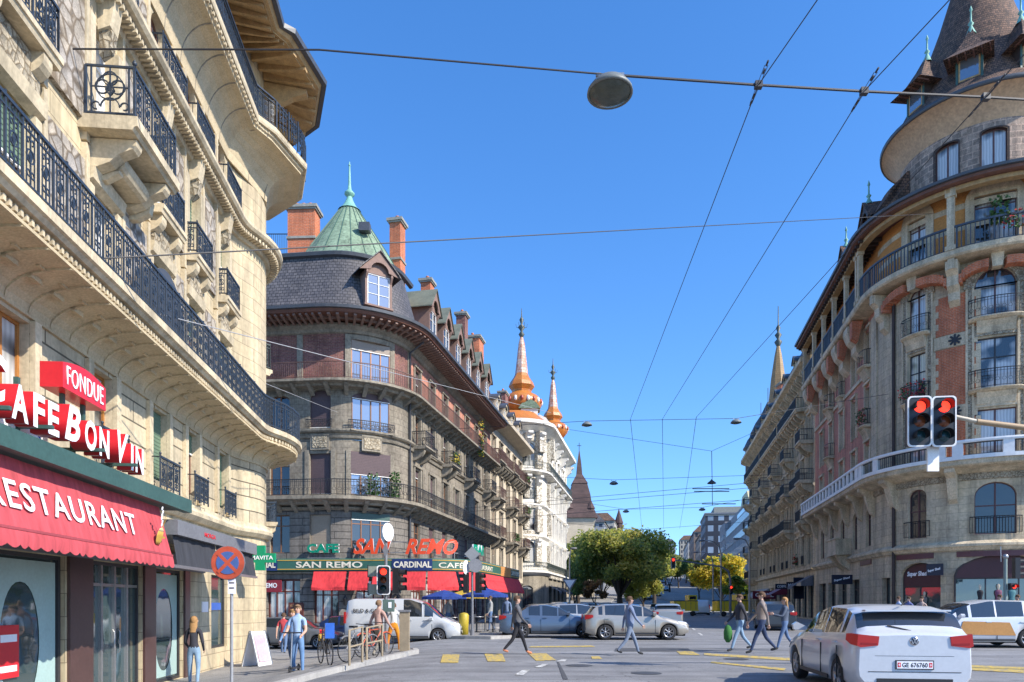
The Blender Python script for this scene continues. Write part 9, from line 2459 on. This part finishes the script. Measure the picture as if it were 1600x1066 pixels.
for s_ in (-1, 1):
 b = MB(); b.add([(-.32, s_ * .32, 0), (.32, s_ * .32, 0), (.32, s_ * .02, 1.08), (-.32, s_ * .02, 1.08)], [(0, 1, 2, 3)], SIGNW); b.add([(-.24, s_ * .31 + s_ * .0, .16), (.24, s_ * .31, .16), (.24, s_ * .06, .98), (-.24, s_ * .06, .98)], [(0, 1, 2, 3)], mat('faded_pink_poster', (.55, .38, .42), .6))
 for q in (-.32, .32): b.tube([(q, s_ * .33, 0), (q, s_ * .02, 1.1)], .018, ALU, 5)
 b.build('board_panel', e)
# terrace parasols and furniture
for i, (px, Y, m_, l_) in enumerate(((694, 36.5, BLUEC, 'blue parasol under the middle of the red cafe awnings'), (758, 35.5, BLUEC, 'blue parasol near the right end of the terrace'), (728, 38.5, cloth_mat('yellow_parasol_cloth', (.5, .33, .03)), 'small yellow parasol between the two blue ones'))):
 x = PX(px, Y); e = thing('parasol', l_, 'parasol', (x, Y, gz(x, Y) + .12))
 b = MB(); b.tube([(0, 0, 0), (0, 0, 2.15)], .025, WOODB, 6); b.build('pole', e); b = MB(); b.lathe([(1.15, 1.82), (.6, 2.0), (.05, 2.17), (.001, 2.18)], m_, 8, smooth=False); b.lathe([(1.15, 1.82), (1.16, 1.68)], m_, 8, smooth=False); b.build('canopy', e)
tb = None
for i, (px, Y) in enumerate(((680, 35.8), (706, 35), (745, 34), (770, 33.6), (785, 36.5), (722, 36.8))):
 x = PX(px, Y)
 if tb is None:
  tb = thing('terrace_table', 'round terrace table', 'table'); b = MB(); b.lathe([(.001, .72), (.36, .72), (.36, .75), (.001, .75)], ALU, 16); b.build('table_top', tb); b = MB(); b.tube([(0, 0, .02), (0, 0, .72)], .03, DKM, 6); b.lathe([(.001, 0), (.22, 0), (.2, .02), (.001, .03)], DKM, 12); b.build('leg', tb); t_ = tb
  ch = thing('terrace_chair', 'aluminium terrace chair', 'chair'); b = MB(); b.box(-.22, .22, -.22, .22, .43, .46, DKM); b.build('seat', ch); b = MB(); b.box(-.22, .22, .2, .23, .5, .86, DKM); b.build('backrest', ch)
  for q in (-.2, .2):
   for r_ in (-.2, .21): b = MB(); b.tube([(q, r_, 0), (q, r_, .45 if r_ < 0 else .86)], .013, ALU, 5); b.build('leg', ch)
  c1 = ch
 else: t_ = copy_tree(tb); c1 = copy_tree(ch)
 c2 = copy_tree(ch); z0 = gz(x, Y) + .12; t_.location = (x, Y, z0); c1.location = (x - .65, Y + .1, z0); c1.rotation_euler = (0, 0, 1.4); c2.location = (x + .65, Y - .1, z0); c2.rotation_euler = (0, 0, -1.7)
 w_ = ['left end', 'second from the left', 'middle left', 'right of the signal pole', 'far right end', 'rear'][i]
 tag(t_, 'round metal terrace table, ' + w_ + ' of the cafe terrace', 'table', 'terrace tables'); tag(c1, 'dark terrace chair left of the ' + w_ + ' table', 'chair', 'terrace chairs'); tag(c2, 'dark terrace chair right of the ' + w_ + ' table', 'chair', 'terrace chairs')
# manhole covers and tar repairs
TAR = mat('dark_tar_patch', (.07, .07, .072), .8, var=.2, nscale=5)
for i, (px, py) in enumerate(((905, 1040), (1010, 1052), (1150, 1030))):
 x, y = road_px(px, py); b = MB(); b.lathe([(.001, .006), (.30, .006), (.33, .002)], mat('cast_iron_cover', (.06, .058, .055), .6, var=.3, nscale=12), 22); tag(b.build('manhole_cover', loc=(x, y, gz(x, y) + .001)), ['manhole cover left of centre on the road', 'manhole cover nearest us in the road', 'manhole cover near the right crossing group'][i], 'manhole cover')
for q in ([(880, 1062), (888, 1062), (873, 1034), (870, 1034)], [(960, 1018), (1080, 1018), (1075, 1013), (962, 1013)]):
 quad_mark('tar_patch', [road_px(*p) for p in q], TAR, dz=.0)
